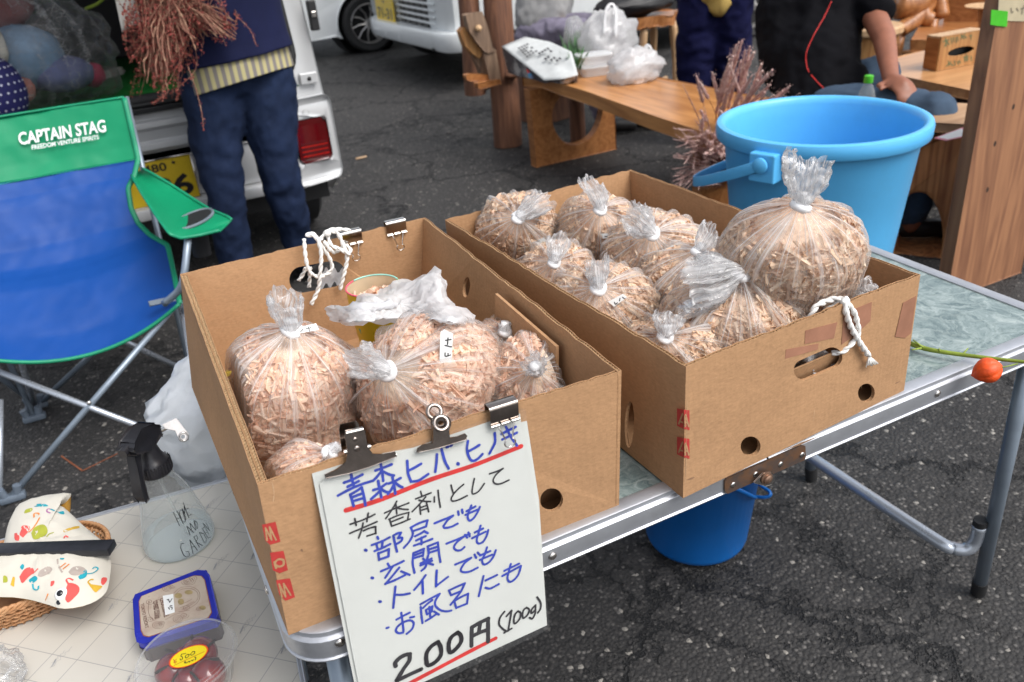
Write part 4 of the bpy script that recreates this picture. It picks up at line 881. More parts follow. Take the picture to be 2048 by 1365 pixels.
g = Geo(); c_ = PZ(450, 757, .760); c_[0] += .018; g.lathe([(.018, -.05), (.02, 0), (.021, .002), (.019, .004), (.017, .0)], 24, o=c_, close=True); put('yellow_pot', g, mat('yellow_lacquer', (.72, .55, .03), .3), None, smooth=40, label='little yellow pot peeking out at the left wall of the left box', cat='pot')
# ================================================================== sign
SO = V3(0, .010, .7); SN = V3(0, -1, 0)
SGO = (PY(632, 950, .0085)+PY(1047, 818, .0055))/2
s1, s2 = F1.px(632, 950, -.0045), F1.px(1040, 822, -.0045); s3 = PY(1095, 1250, s2[1]-.050)
SNn = unit(np.cross(s2-s1, s3-s1)); SNn = SNn if SNn @ FW < 0 else -SNn; SO = s2
sp_ = lambda x, y: PP(x, y, SO, SNn)
SG = thing('price_sign', (s1+s2)/2, 'laminated handwritten price sign clipped to the front of the left cardboard box', 'sign')
LAM = clear('laminate_film', (.99, .99, .99), .015, .06, .3)
PAPER = mat('cream_grey_paper', (.53, .545, .52), .42, 0, .035, 10, dirt=.05)
BL = sp_(640, 968)+ (sp_(1095, 1250)-sp_(1047, 818))*1.01
def wpx(P):
    d = np.asarray(P)-CAM; return (1024+F_PX*(d @ RT)/(d @ FW), 682.5-F_PX*(d @ UP)/(d @ FW))
bl = wpx(BL); g = Geo(); g.pslab([(639, 968), (655, 955), (1030, 826), (1040, 828), (1094, 1251), (bl[0], bl[1]-8)], .0004, SO, SNn); put('paper', g, PAPER, SG)
BL2 = sp_(622, 945)+(sp_(1095, 1250)-sp_(1047, 818))*1.0; b2_ = wpx(BL2)
g = Geo(); g.pslab([(624, 948), (1036, 818), (1050, 819), (1078, 1000), (1094, 1250), (b2_[0]+6, b2_[1])], .0005, SO-SNn*.0022, SNn); put('rear_sheet', g, PAPER, SG, label='second sheet showing behind at the left edge')
bl3 = wpx(sp_(648, 966)+(sp_(1095, 1250)-sp_(1047, 818))*1.03)
g = Geo(); g.pslab([(628, 955), (1044, 816), (1052, 822), (1099, 1250), (1096, 1258), (1080, 1268), (bl3[0], bl3[1])], .0003, SO+SNn*.0011, SNn); put('laminate', g, LAM, SG)
def cr_(ox, oy, sc, lines): return [[(ox+a/sc, oy+b_/sc) for a, b_ in L] for L in lines]
S6 = 6.825
blue_big = cr_(660, 860, S6, [[(285, 590), (300, 680), (322, 760)], [(190, 720), (300, 680), (440, 610)], [(240, 775), (390, 700)], [(110, 895), (250, 820), (420, 745), (590, 692)], [(590, 690), (640, 640), (700, 560)],
    [(620, 555), (730, 515), (840, 470)], [(690, 462), (708, 560), (725, 695)], [(720, 565), (800, 605), (870, 622)], [(275, 880), (298, 950), (320, 1038)], [(275, 882), (350, 840), (430, 785)], [(430, 785), (460, 900), (482, 1025)], [(300, 920), (440, 865)], [(315, 970), (455, 930)],
    [(590, 820), (680, 790), (770, 730)], [(655, 695), (675, 800), (700, 920)], [(680, 830), (620, 890), (560, 942)], [(690, 800), (750, 840), (800, 852)],
    [(800, 730), (880, 700), (960, 657)], [(850, 640), (872, 750), (890, 868)], [(860, 765), (830, 820), (790, 872)], [(890, 720), (940, 760), (985, 782)],
    [(1052, 422), (1058, 520), (1065, 600), (1105, 705)], [(1105, 705), (1200, 692), (1270, 650), (1338, 602)], [(1060, 560), (1150, 515), (1240, 462)]]) + \
  cr_(860, 840, S6, [[(92, 470), (85, 590), (70, 705)], [(155, 402), (200, 560), (252, 662)], [(225, 372), (245, 365)], [(280, 352), (292, 347)], [(380, 598)], [(375, 590), (386, 606)],
    [(515, 290), (502, 410), (545, 535), (600, 555), (660, 520), (712, 465)], [(520, 428), (600, 385), (670, 342)], [(880, 180), (885, 300), (845, 390), (810, 455)], [(975, 190), (1070, 140), (1165, 95)], [(985, 267), (1185, 175)], [(1035, 95), (1100, 225), (1185, 350)]])
blk = cr_(660, 860, S6, [[(275, 1285), (450, 1225), (610, 1150)], [(335, 1210), (355, 1300)], [(520, 1135), (500, 1250)]]) + \
  cr_(690, 980, S6, [[(65, 590), (240, 515), (435, 432)], [(245, 450), (225, 540), (185, 652)], [(250, 555), (330, 520), (415, 498)], [(415, 500), (418, 595)], [(418, 592), (300, 630)], [(705, 155), (640, 270), (555, 392)], [(540, 315), (700, 245), (870, 178)], [(692, 180), (705, 325)], [(700, 245), (780, 262), (860, 268)],
    [(600, 400), (730, 345), (870, 308)], [(870, 310), (855, 395)], [(610, 410), (635, 495)], [(635, 495), (760, 450), (885, 397)], [(640, 432), (790, 372)], [(1030, 20), (1048, 82)], [(965, 122), (1070, 80), (1172, 40)], [(1100, 95), (1010, 200), (915, 297)], [(1010, 140), (1090, 155), (1165, 158)], [(1020, 210), (1030, 330)], [(1110, 170), (1125, 230), (1140, 298)], [(1030, 240), (1110, 212)], [(1030, 280), (1120, 252)], [(1217, 95), (1217, 165)], [(1268, 5), (1280, 120), (1300, 235)]]) + \
  cr_(860, 840, S6, [[(285, 890), (300, 950), (320, 1010)], [(320, 1010), (288, 1070), (310, 1108), (400, 1085), (505, 1033)], [(322, 1005), (390, 935), (455, 880)], [(602, 802), (580, 910), (572, 990), (600, 1008), (670, 965), (738, 868)], [(810, 735), (900, 705), (995, 662)], [(990, 665), (900, 745), (860, 820), (885, 868), (960, 870), (1075, 820)]])
blue_mid = cr_(860, 990, S6, [[(60, 388), (190, 335), (315, 282)], [(312, 285), (240, 345), (182, 425)], [(182, 425), (200, 450), (290, 435), (375, 392)], [(382, 225), (390, 272)], [(435, 200), (443, 248)], [(562, 145), (530, 230), (512, 300), (540, 352), (600, 310), (650, 230), (678, 165)], [(498, 222), (618, 158)], [(482, 272), (668, 192)],
    [(225, 665), (350, 615), (460, 568)], [(458, 570), (365, 645), (325, 715), (360, 755), (420, 752), (468, 712)], [(475, 545), (505, 582)], [(522, 512), (540, 565)], [(472, 555), (540, 535)], [(688, 420), (660, 520), (635, 620), (660, 662), (720, 640), (770, 560), (792, 480)], [(608, 512), (722, 458)], [(572, 590), (755, 502)],
    [(342, 950), (450, 905), (560, 857)], [(558, 860), (470, 930), (418, 1020), (450, 1052), (540, 1045), (648, 992)], [(605, 812), (628, 858)], [(648, 785), (672, 812)], [(775, 715), (745, 810), (708, 890), (735, 948), (800, 920), (860, 845), (895, 755)], [(682, 825), (820, 765)], [(678, 885), (845, 815)]]) + \
  cr_(690, 980, S6, [[(280, 820)], [(272, 815), (290, 828)], [(440, 640), (452, 665)], [(365, 750), (500, 700), (608, 645)], [(402, 832), (510, 790), (615, 737)], [(430, 745), (445, 810)], [(512, 695), (500, 790)], [(452, 860), (465, 955)], [(455, 862), (530, 835), (597, 805)], [(597, 805), (592, 905)], [(592, 905), (465, 948)], [(658, 622), (680, 730), (708, 840)], [(660, 620), (715, 590), (762, 582)], [(760, 585), (722, 655)], [(722, 655), (775, 650), (765, 695), (700, 735)],
    [(895, 515), (1010, 455), (1125, 415)], [(1125, 415), (1105, 500)], [(900, 518), (925, 600), (880, 700), (802, 790)], [(935, 560), (1100, 502)], [(955, 632), (1040, 590), (1080, 560)], [(1080, 565), (1128, 590)], [(970, 690), (1100, 630)], [(1042, 650), (1042, 742)], [(940, 760), (1070, 715), (1190, 668)],
    [(370, 1200)], [(362, 1195), (380, 1206)], [(582, 1005), (605, 1045)], [(490, 1110), (640, 1045), (798, 970)], [(650, 1045), (600, 1120), (548, 1198)], [(738, 1060), (640, 1180), (548, 1283)], [(548, 1283), (680, 1230), (820, 1160)], [(765, 1110), (880, 1158)],
    [(932, 860), (922, 1000), (948, 1130)], [(932, 862), (1075, 802)], [(1075, 802), (1062, 900)], [(950, 890), (1055, 850)], [(945, 928), (1062, 893)], [(1125, 770), (1265, 715)], [(1265, 715), (1280, 850), (1300, 982)], [(1130, 772), (1140, 872)], [(1140, 812), (1250, 777)], [(1142, 857), (1262, 820)], [(1065, 935), (1095, 970)], [(1132, 895), (1112, 960)], [(1030, 1000), (1178, 935)], [(1028, 1028), (1185, 965)], [(1120, 960), (1095, 1050), (1042, 1100)], [(1110, 990), (1200, 1018)]]) + \
  cr_(740, 1120, S6, [[(135, 567)], [(125, 562), (145, 570)], [(345, 362), (330, 500), (316, 650)], [(340, 472), (440, 472), (540, 455)], [(755, 207), (690, 300), (602, 405)], [(715, 290), (720, 455)], [(908, 142), (902, 250), (900, 358)], [(900, 358), (980, 295), (1063, 232)],
    [(238, 927)], [(225, 930), (252, 922)], [(360, 815), (450, 765), (540, 720)], [(425, 722), (440, 830), (455, 960), (450, 990)], [(450, 992), (390, 1000), (352, 965), (380, 905), (460, 848), (550, 825), (595, 865), (570, 945), (500, 1008)], [(548, 785), (600, 775)],
    [(690, 642), (700, 750), (715, 860)], [(688, 605), (820, 530), (950, 462)], [(948, 465), (890, 560), (895, 630), (960, 685), (1040, 702), (1108, 690)], [(722, 655), (780, 600), (848, 548)], [(762, 682), (850, 632)], [(850, 632), (840, 700)], [(762, 685), (775, 742)], [(775, 742), (842, 702)], [(808, 642), (820, 770)], [(758, 832), (830, 790), (900, 740)], [(872, 702), (938, 745)],
    [(1078, 415), (1190, 362), (1292, 318)], [(1292, 318), (1240, 430)], [(1075, 415), (1105, 480)], [(1105, 480), (1240, 425)], [(1240, 430), (1170, 520), (1098, 610)], [(1148, 560), (1240, 505), (1338, 458)], [(1338, 458), (1322, 595)], [(1322, 595), (1180, 650)], [(1148, 562), (1175, 655)]]) + \
  cr_(900, 1080, S6, [[(455, 492), (425, 620), (390, 765)], [(482, 552), (640, 477)], [(482, 650), (550, 660), (662, 602)], [(826, 328), (800, 430), (782, 520), (810, 570), (870, 545), (930, 470), (962, 370)], [(738, 420), (940, 322)], [(712, 490), (965, 352)]])
blk_mid = cr_(900, 1080, S6, [[(740, 978), (680, 1060), (668, 1150), (710, 1205), (768, 1248)], [(768, 1040), (838, 962)], [(838, 962), (815, 1100), (790, 1240)], [(738, 1265), (838, 1207)], [(925, 970), (962, 1000), (945, 1080), (885, 1140), (868, 1100), (885, 1015), (925, 970)], [(1040, 922), (1078, 950), (1055, 1020), (1000, 1065), (985, 1020), (1002, 955), (1040, 922)], [(1160, 892), (1112, 945), (1105, 1000), (1158, 960)], [(1165, 888), (1158, 1000), (1120, 1072), (1082, 1058)], [(1187, 778), (1235, 860), (1230, 940), (1195, 992)]])
S7 = 7.38
blk_big = cr_(770, 1180, S7, [[(155, 1120), (150, 1070), (215, 1000), (300, 955), (365, 945)], [(362, 950), (355, 1040), (280, 1150), (170, 1330)], [(185, 1330), (370, 1240), (530, 1168)], [(780, 765), (680, 830), (612, 930), (610, 1060), (640, 1110), (740, 1060), (820, 960), (820, 850), (780, 765)], [(1070, 625), (980, 690), (940, 780), (940, 880), (970, 920), (1050, 860), (1120, 760), (1115, 670), (1070, 625)]]) + \
  cr_(640, 1050, 4.096, [[(1243, 838), (1240, 920), (1240, 990)], [(1245, 838), (1310, 800), (1378, 768)], [(1375, 768), (1376, 870), (1376, 955)], [(1312, 805), (1300, 875)], [(1245, 912), (1310, 880), (1370, 860)]])
MK = mat('black_marker_ink', (.012, .010, .014), .35, 0, .1, 60); BLU = mat('blue_marker_ink', (.012, .035, .34), .4, 0, .2, 160); REDM = mat('red_marker_ink', (.50, .012, .010), .4, 0, .2, 90)
for nm, ls, wd, m_ in (('red_line', [[(692, 1021), (760, 1000), (860, 960), (950, 930), (1042, 893)]], .0050, REDM), ('red_line', [[(991, 1277), (930, 1308), (870, 1340), (800, 1377), (735, 1412)]], .0047, REDM),
                       ('writing', blue_big, .0029, BLU), ('writing', blue_mid, .0026, BLU), ('writing', blk, .0019, MK), ('writing', blk_mid, .0024, MK), ('price', blk_big, .0048, MK)):
    g = Geo(); strokes(g, ls, wd, sp_, SNn, lift=.00035 if nm != 'red_line' else .00012); put(nm, g, m_, SG)
# ================================================================== clips
def binder(o, xd, out, label, w_=.030, h=.017, group=None, handle=.030, dark=False, cat='clip', tilt=.15, up=V3(0, 0, 1)):
    """binder clip straddling a wall top: o on the rim (mid), xd along the rim, out = side the camera sees"""
    xd = unit(xd); out = unit(out - xd*(out @ xd)); upv = np.cross(xd, out); upv = upv if upv[2] > 0 else -upv
    t = thing('binder_clip', o, label, cat, group); m = DSTEEL if dark else STEEL
    f = lambda x, y, z: o+xd*x+out*y+upv*z
    top = .0075
    sec = [(.0045, -h), (.0058, -h+.004), (.0075, top-.003), (.0070, top), (.0055, top+.0012), (-.0055, top+.0012), (-.0070, top), (-.0075, top-.003), (-.0058, -h+.004), (-.0045, -h)]
    g = Geo(); vs = []; n = len(sec)
    for x in (-w_/2, w_/2): vs += [f(x, a, b_) for a, b_ in sec]
    for x in (-w_/2, w_/2): vs += [f(x, a*.9, b_-.0006*(1 if b_ > 0 else 0)) for a, b_ in sec]
    fs = [(i, i+1, n+i+1, n+i) for i in range(n-1)]+[(2*n+i, 2*n+i+1, 3*n+i+1, 3*n+i) for i in range(n-1)]+[(i, i+1, 2*n+i+1, 2*n+i) for i in range(n-1)]+[(n+i, n+i+1, 3*n+i+1, 3*n+i) for i in range(n-1)]
    g.add(vs, fs); put('spine', g, m, t, smooth=50)
    for s_ in (1, -1):
        y0 = .0062*s_
        for a, b_ in ((-w_/2, -w_*.22), (-w_*.14, w_*.14), (w_*.22, w_/2)):
            g = Geo(); g.tube([f(a, y0, -h), f(b_, y0, -h)], .0017, 8); put('curled_lip', g, STEEL, t, smooth=50)
        if s_ == 1:
            pts = [f(-w_*.28, y0, -h), f(-w_*.24, y0+.002, -h-.004), f(-w_*.13, y0+.003+tilt*.01, -h-handle*.62), f(-w_*.13, y0+.003+tilt*.015, -h-handle*.66), f(-w_*.19, y0+.003+tilt*.02, -h-handle*.78), f(-w_*.15, y0+.003+tilt*.02, -h-handle*.93), f(0, y0+.003+tilt*.02, -h-handle), f(w_*.15, y0+.003+tilt*.02, -h-handle*.93), f(w_*.19, y0+.003+tilt*.02, -h-handle*.78), f(w_*.13, y0+.003+tilt*.015, -h-handle*.66), f(w_*.13, y0+.003+tilt*.01, -h-handle*.62), f(w_*.24, y0+.002, -h-.004), f(w_*.28, y0, -h)]
            g = Geo(); g.tube(smooth_path(pts, 4), .0008, 8); put('wire_handle', g, STEEL, t, smooth='all')
        else:
            g = Geo(); g.tube(smooth_path([f(-w_*.28, y0, -h), f(-w_*.13, y0-.004, -h-handle*.6), f(-w_*.18, y0-.004, -h-handle*.8), f(0, y0-.004, -h-handle), f(w_*.18, y0-.004, -h-handle*.8), f(w_*.13, y0-.004, -h-handle*.6), f(w_*.28, y0, -h)], 4), .0008, 8); put('wire_handle', g, STEEL, t, smooth='all')
    return t
bw = WB1['back']; rim = unit(bw.c[2]-bw.c[3])
for (x, y), lb in (((791, 449), 'silver binder clip on the back wall of the left box nearest its far right corner'), ((703, 466), 'silver binder clip on the back wall of the left box beside the knotted white cord')):
    u, v = bw.uv(x, y, .0024); binder(bw.at(u, 1.0, .0024), rim, bw.n, lb, group='silver binder clips on the left box', w_=.033, h=.014, handle=.026)
u, v = F1.uv(1000, 826, -.001); frm = unit(F1.c[2]-F1.c[3])
binder(F1.at(u, 1.0, -.0005)+V3(0, -.001, 0), frm, -F1.n, 'dark binder clip holding the top right corner of the price sign', group='silver binder clips on the left box', w_=.031, h=.0135, handle=.025, dark=True)
def bulldog(px_plate, px_back, pn, label, ring, jaw, group):
    o = SO+SNn*.004; t = thing('bulldog_clip', sp_(*px_plate[0]), label, 'clip', group)
    g = Geo(); g.pslab(px_plate, .0012, o+SNn*.003, SNn, [ring] if ring else []); put('front_plate', g, DSTEEL, t, bevel=.0004)
    g = Geo(); g.pslab(px_back, .0012, o-SNn*.018, SNn); put('rear_plate', g, DSTEEL, t, bevel=.0004)
    g = Geo(); a, b_ = [PP(x, y, o, SNn) for x, y in jaw]; g.tube([a, b_], .0023, 10, flat=.8); put('jaw', g, STEEL, t, smooth=50)
    return t, o
t, o = bulldog([(652, 957), (650, 950), (672, 940), (692, 925), (695, 905), (690, 869), (691, 862), (725, 855), (729, 862), (736, 895), (746, 908), (768, 909), (790, 904), (793, 914), (742, 934), (700, 947)],
    [(685, 905), (679, 860), (681, 850), (712, 843), (717, 849), (722, 900)], None, 'large dark bulldog clip with a square top at the left end of the price sign', None, [(653, 955), (792, 909)], 'dark bulldog clips on the sign')
g = Geo(); A, B_ = PP(692, 867, o+SNn*.004, SNn), PP(726, 859, o+SNn*.004, SNn); g.tube([A, B_], .0021, 8); put('folded_edge', g, STEEL, t, smooth=50)
for q, r_ in (((710, 879), .0022), ((714, 898), .0030)):
    g = Geo(); g.lathe([(r_, 0), (r_*.9, .0006), (r_*.4, .0009), (.0003, .0009)], 14, M=Vector(SNn).to_track_quat('Z', 'Y').to_matrix(), o=PP(*q, o+SNn*.0031, SNn)); put('embossed_stud', g, DSTEEL, t, smooth='all')
g = Geo(); g.tube([PP(688, 905, o, SNn), PP(741, 893, o, SNn)], .0022, 8); put('spring_pin', g, STEEL, t, smooth=50)
t, o = bulldog([(834, 905), (835, 898), (846, 890), (866, 886), (866, 862), (863, 843)]+[(882+20*math.cos(a), 847+18*math.sin(a)) for a in np.linspace(math.pi*.92, 2.08*math.pi, 12)]+[(898, 862), (900, 876), (915, 874), (930, 868), (934, 873), (932, 880), (880, 896)],
    [(866, 880), (862, 845), (895, 840), (896, 872)], None, 'round-eared bulldog clip in the middle of the price sign', [(882+6*math.cos(a), 847+4.5*math.sin(a)) for a in np.linspace(0, 6.28, 10)[:-1]], [(835, 903), (933, 876)], 'dark bulldog clips on the sign')
Mq = Vector(unit(SNn*.8+V3(0, -.1, .5))).to_track_quat('Z', 'Y').to_matrix()
for q, k in (((869, 824), 1), ((882, 847), 0)):
    cc = PP(*q, o+SNn*(.0045-.016*k), SNn); pts = [cc+np.array(Mq @ Vector((.0068*math.cos(a), .0068*math.sin(a), 0))) for a in np.linspace(0, 6.283, 22)]
    g = Geo(); g.tube(pts, .0022, 8, caps=False); put('ring_ear', g, DSTEEL, t, smooth='all')
g = Geo(); g.tube([PP(869, 840, o-SNn*.012, SNn), PP(866, 880, o-SNn*.006, SNn)], .0035, 8, flat=.4); put('rear_arm', g, DSTEEL, t, smooth=50)
# ================================================================== cords
CORD = mat('white_cotton_cord', (.80, .79, .76), .8, 0, .08, 90, bump=.5, bs=300, bdist=.001)
def rope(path, r, n=8, twist=260):
    P = smooth_path(path, n); P2, fr = frames(P); L = [0]
    for i in range(1, len(P2)): L.append(L[-1]+np.linalg.norm(P2[i]-P2[i-1]))
    g = Geo()
    for s_ in (0, math.pi): g.tube([P2[i]+(fr[i][1]*math.cos(L[i]*twist+s_)+fr[i][2]*math.sin(L[i]*twist+s_))*r*.52 for i in range(len(P2))], r*.72, 7)
    return g
bwp = lambda x, y, w_: PP(x, y, bw.c[0]+bw.n*w_, bw.n)
RC = thing('cord', bwp(640, 500, .01), 'knotted white cotton cord looped over the back wall of the left box', 'cord')
lps = [[(608, 478, .012), (612, 520, .02), (620, 545, .02), (637, 554, .018), (655, 548, .012), (664, 535, .012), (658, 515, .014), (642, 490, .014), (628, 470, .012), (618, 468, .010)],
       [(612, 470, .010), (632, 475, .016), (642, 505, .022), (640, 550, .022), (636, 580, .02), (622, 610, .02)],
       [(655, 470, .006), (662, 490, .012), (682, 500, .018), (698, 508, .018), (700, 498, .012), (688, 492, .008), (672, 505, .010), (660, 500, .016), (648, 483, .016)],
       [(662, 462, .008), (676, 468, .012), (690, 500, .014), (694, 520, .016), (688, 548, .016), (680, 580, .014)],
       [(700, 461, .000), (675, 459, .004), (656, 462, .006), (648, 470, .004), (640, 480, .008)],
       [(612, 535, -.004), (605, 550, -.010), (597, 562, -.012)], [(620, 535, -.003), (619, 560, -.012), (618, 575, -.014)]]
for k, L in enumerate(lps): g = rope([bwp(x, y, w_) for x, y, w_ in L], .0028 if k not in (1, 3) else .0030); put('strand', g, CORD, RC, smooth='all')
g = Geo(); g.ball(bwp(656, 468, .010), .0052, 12, 8, (1, .8, 1)); crumple(g, .002, 180, 1); put('knot', g, CORD, RC, smooth='all')
g = Geo(); g.ball(bwp(618, 470, .011), .0045, 12, 8, (1.5, .8, 1)); crumple(g, .002, 180, 3); put('knot', g, CORD, RC, smooth='all')
g = Geo(); g.grid(lambda u, v: bwp(640+v*52, 540+u*(34-10*v)+6*math.sin(v*20), -.006-.006*u), 10, 16); crumple(g, .004, 60, 2); put('frayed_tissue', g, SOFTW, RC, smooth='all')
f2p = lambda x, y, w_: PP(x, y, F2.c[0]-F2.n*w_, F2.n)
RC2 = thing('cord', f2p(1690, 620, .0), 'white cotton cord tied through the oval hole in the front of the right box', 'cord')
for L, r_ in (([(1618, 640, -.02), (1632, 614, -.018), (1655, 602, -.016), (1675, 598, -.010), (1688, 602, -.004)], .0034), ([(1628, 655, -.022), (1645, 628, -.02), (1668, 612, -.012), (1688, 604, -.004)], .0032),
              ([(1689, 600, .003), (1692, 625, .006), (1702, 655, .007), (1722, 690, .008), (1737, 712, .008)], .0034), ([(1694, 606, .004), (1708, 625, .006), (1715, 650, .006), (1716, 668, .005), (1700, 692, .005), (1682, 705, .001), (1664, 706, -.008)], .0030)):
    g = rope([f2p(x, y, w_) for x, y, w_ in L], r_); put('strand', g, CORD, RC2, smooth='all')
g = Geo(); g.ball(f2p(1690, 602, .002), .0056, 12, 8, (1.2, .9, 1)); crumple(g, .002, 170, 9); put('knot', g, CORD, RC2, smooth='all')
g = Geo()
for k in range(16):
    a = f2p(1737+random.uniform(-2, 2), 712, .008); b_ = f2p(1732+k*1.6, 734+random.uniform(-4, 2)-k*.4, .008+random.uniform(0, .003)); g.tube([a, (a+b_)/2+rng.normal(scale=.0004, size=3), b_], .0007, 5)
put('frayed_end', g, CORD, RC2, smooth='all')
g = sheet_from_px([(1608, 720), (1625, 706), (1650, 702), (1668, 712), (1672, 730), (1655, 742), (1632, 752), (1616, 745)], lambda x, y, s_: .745-(y-705)*.00055, 20)
for i, v in enumerate(g.v): g.v[i] = tuple(np.array(v)*0+PP(*wpx(v), F2.c[0]+F2.n*(.018+.006*math.sin(v[0]*300)), F2.n))
crumple(g, .006, 60, 4); put('plastic_wrap', g, SOFTW, None, smooth='all', label='scrap of white plastic seen through the oval hole of the right box', cat='plastic wrap')
# ================================================================== camping chair
CHG = mat('green_polyester', (.004, .23, .105), .5, 0, .06, 8, bump=.35, bs=700, bdist=.0004, spec=.25); CHB = mat('blue_polyester', (.006, .058, .27), .5, 0, .06, 7, bump=.35, bs=700, bdist=.0004, spec=.25)
PIPE = mat('green_binding', (.004, .24, .12), .5); WINK = mat('white_ink', (.8, .82, .82), .5)
CH = thing('camping_chair', (-.22, 1.9, 0), 'empty blue and green folding camping chair with a cup holder in its arm', 'chair')
# seat and back: rows from the top of the back to the front edge: (z, y, right px point)
rows = [(.835, 2.17, (248, 196)), (.76, 2.14, (260, 246)), (.70, 2.12, (270, 290)), (.655, 2.10, (276, 318)), (.60, 2.08, (268, 352)), (.55, 2.06, (256, 376)), (.50, 2.03, (262, 416)), (.455, 2.0, (276, 446)), (.42, 1.95, (300, 470)), (.405, 1.87, (335, 490)), (.40, 1.80, (344, 530)), (.395, 1.73, (352, 570)), (.392, 1.665, (359, 607))]
RR = [PY(px, py, y) for z, y, (px, py) in rows]
cxm = -.235
def fab(i, v):
    """i row index (float), v 0 left .. 1 right"""
    k = min(int(i), len(RR)-2); f = i-k; r = RR[k]*(1-f)+RR[k+1]*f
    hw = max(r[0]-cxm, .1); x = cxm-hw+2*hw*v; s = 4*v*(1-v); e = i/(len(RR)-1)
    sag = .075*s*min(1, max(0, (e-.55)/.35)); back = .035*s*(1-e)*(1 if e < .7 else .3)
    y = r[1]+back-(.03*s if e > .9 else 0)*0; z = r[2]-sag-(.004*s)
    return V3(x, y, z)
nR = len(RR)-1
def fabric(i0, i1, v0, v1, nu, nv, seed, amp=.010):
    g = Geo(); g.grid(lambda u, v: fab(i0+(i1-i0)*u, v0+(v1-v0)*v), nu, nv)
    for q, p in enumerate(g.v):
        P = Vector(p); d = mnoise.fractal(Vector((P.x*3.2+seed+P.z*1.5, P.y*3, P.z*4.5-P.x*2)), .8, 2, 4)+.5*(1-abs(mnoise.noise(Vector((P.x*7+P.z*9, P.z*3-P.x*6, seed))))*2)*.35
        j = q % nv; edge = min(1, 6*min(j/(nv-1), 1-j/(nv-1))+.1); g.v[q] = (P.x, P.y-d*amp*edge*.8, P.z+d*amp*edge*.6)
    return g
g = fabric(0, 3.0, 0, 1, 24, 60, 3, .010); hb = put('headband', g, CHG, CH, smooth='all'); m_ = hb.modifiers.new('s', 'SOLIDIFY'); m_.thickness = .0025
g = fabric(3.0, nR, 0, 1, 90, 80, 3, .009); sb = put('seat_fabric', g, CHB, CH, smooth='all'); m_ = sb.modifiers.new('s', 'SOLIDIFY'); m_.thickness = .002
for v_ in (0.0, 1.0):
    g = Geo(); g.tube([fab(i, v_)+V3(.0, -.004, 0) for i in np.linspace(0, nR, 60)], .0075, 8, flat=.5); put('binding', g, PIPE, CH, smooth='all')
g = Geo(); g.tube([fab(nR, v)+V3(0, -.002, 0) for v in np.linspace(0, 1, 40)], .0055, 8); put('binding', g, PIPE, CH, smooth='all')
g = Geo(); g.tube([fab(0, v)+V3(0, -.001, .002) for v in np.linspace(0, 1, 30)], .006, 8, flat=.6); put('binding', g, PIPE, CH, smooth='all')
g = Geo(); g.tube([fab(3.0, v)+V3(0, -.0045, .0) for v in np.linspace(0.01, .99, 30)], .0012, 5); put('seam', g, PIPE, CH, smooth='all')
# lettering on the headband
def band(px, py):
    # nearest point on the headband plane
    return PP(px, py, BO, BN)
BO = fab(1.5, .5); BO = BO+V3(0, -.0, 0); BN = unit(np.cross(fab(2.6, .7)-fab(.4, .7), fab(1.5, .95)-fab(1.5, .45))); BN = BN if BN @ FW < 0 else -BN
BO = fab(1.5, .72)+BN*.014
def px_text(s, p0, p1, h, o, n, bold=0.0, m=WINK, name='lettering', parent=None, shear=0.0, spacing=1.0, lift=.0003):
    """text centred between two photo points on its baseline, letter height h in photo pixels at that place"""
    A = PP(*p0, o, n); B_ = PP(*p1, o, n); e1 = unit(B_-A); e2 = np.cross(unit(n), e1); 
    if e2 @ UP < 0: e2 = -e2
    V, F = text2d(s, 1.0, bold, spacing); xs = [v[0] for v in V]; ys = [v[1] for v in V]; W_ = max(xs)-min(xs); sc = np.linalg.norm(B_-A)/W_
    C_ = PP((p0[0]+p1[0])/2, (p0[1]+p1[1])/2-h, o, n); hy = np.linalg.norm(C_-(A+B_)/2)/(max(ys)-min(ys))
    g = Geo(); g.add([A+e1*((x-min(xs))*sc+shear*(y-min(ys))*hy)+e2*(y-min(ys))*hy+unit(n)*lift for x, y in V], F); return put(name, g, m, parent)
px_text('CAPTAIN STAG', (39, 291), (213, 264), 25, BO, BN, .022, WINK, 'lettering', hb, .1)
px_text('FREEDOM VENTURE SPIRITS', (64, 300), (198, 279), 9, BO, BN, .012, WINK, 'lettering', hb, .15)
# frame
A_ = PZ(24, 992, .015); B_ = PZ(72, 808, .015); C_ = PZ(378, 745, .015); D_ = PZ(412, 905, .015)
sR = RR[-1]+V3(.012, 0, .0); sL = V3(2*cxm-sR[0], sR[1], sR[2]); bR = fab(8, 1)+V3(.015, .02, -.03); bL = V3(2*cxm-bR[0], bR[1], bR[2])
postR_t = fab(0, 1)+V3(.006, .012, 0); postL_t = V3(2*cxm-postR_t[0], postR_t[1], postR_t[2])
def tb(a, b_, r=.0085, m=GTUBE, ext=.0): 
    d = unit(np.array(b_)-np.array(a)); g = Geo(); g.tube([np.array(a)-d*ext, np.array(b_)+d*ext], r, 12); return put('tube', g, m, CH, smooth='all')
tb(A_, sR+V3(-.035, .02, -.02)); tb(V3(A_[0]-.03, A_[1], A_[2]), PZ(0, 800, .22)+V3(0, 0, 0), m=STUBE)
tb(D_, PZ(-60, 722, .33), m=STUBE); tb(PZ(35, 700, .34), PZ(70, 815, .015), m=STUBE) ; tb(PZ(-90, 690, .33), B_, m=GTUBE)
tb(B_+V3(.015, 0, 0), sR+V3(-.12, .10, -.03), m=STUBE if 0 else GTUBE); tb(C_, PZ(190, 655, .30), m=STUBE)
tb(C_+V3(.005, 0, 0), postR_t); tb(D_+V3(.0, .0, 0), sR+V3(-.004, .06, -.02), m=STUBE); tb(C_+V3(.01, -.01, 0), sR+V3(0, .02, -.02), m=GTUBE)
tb(V3(2*cxm-C_[0], C_[1], .02), postL_t)
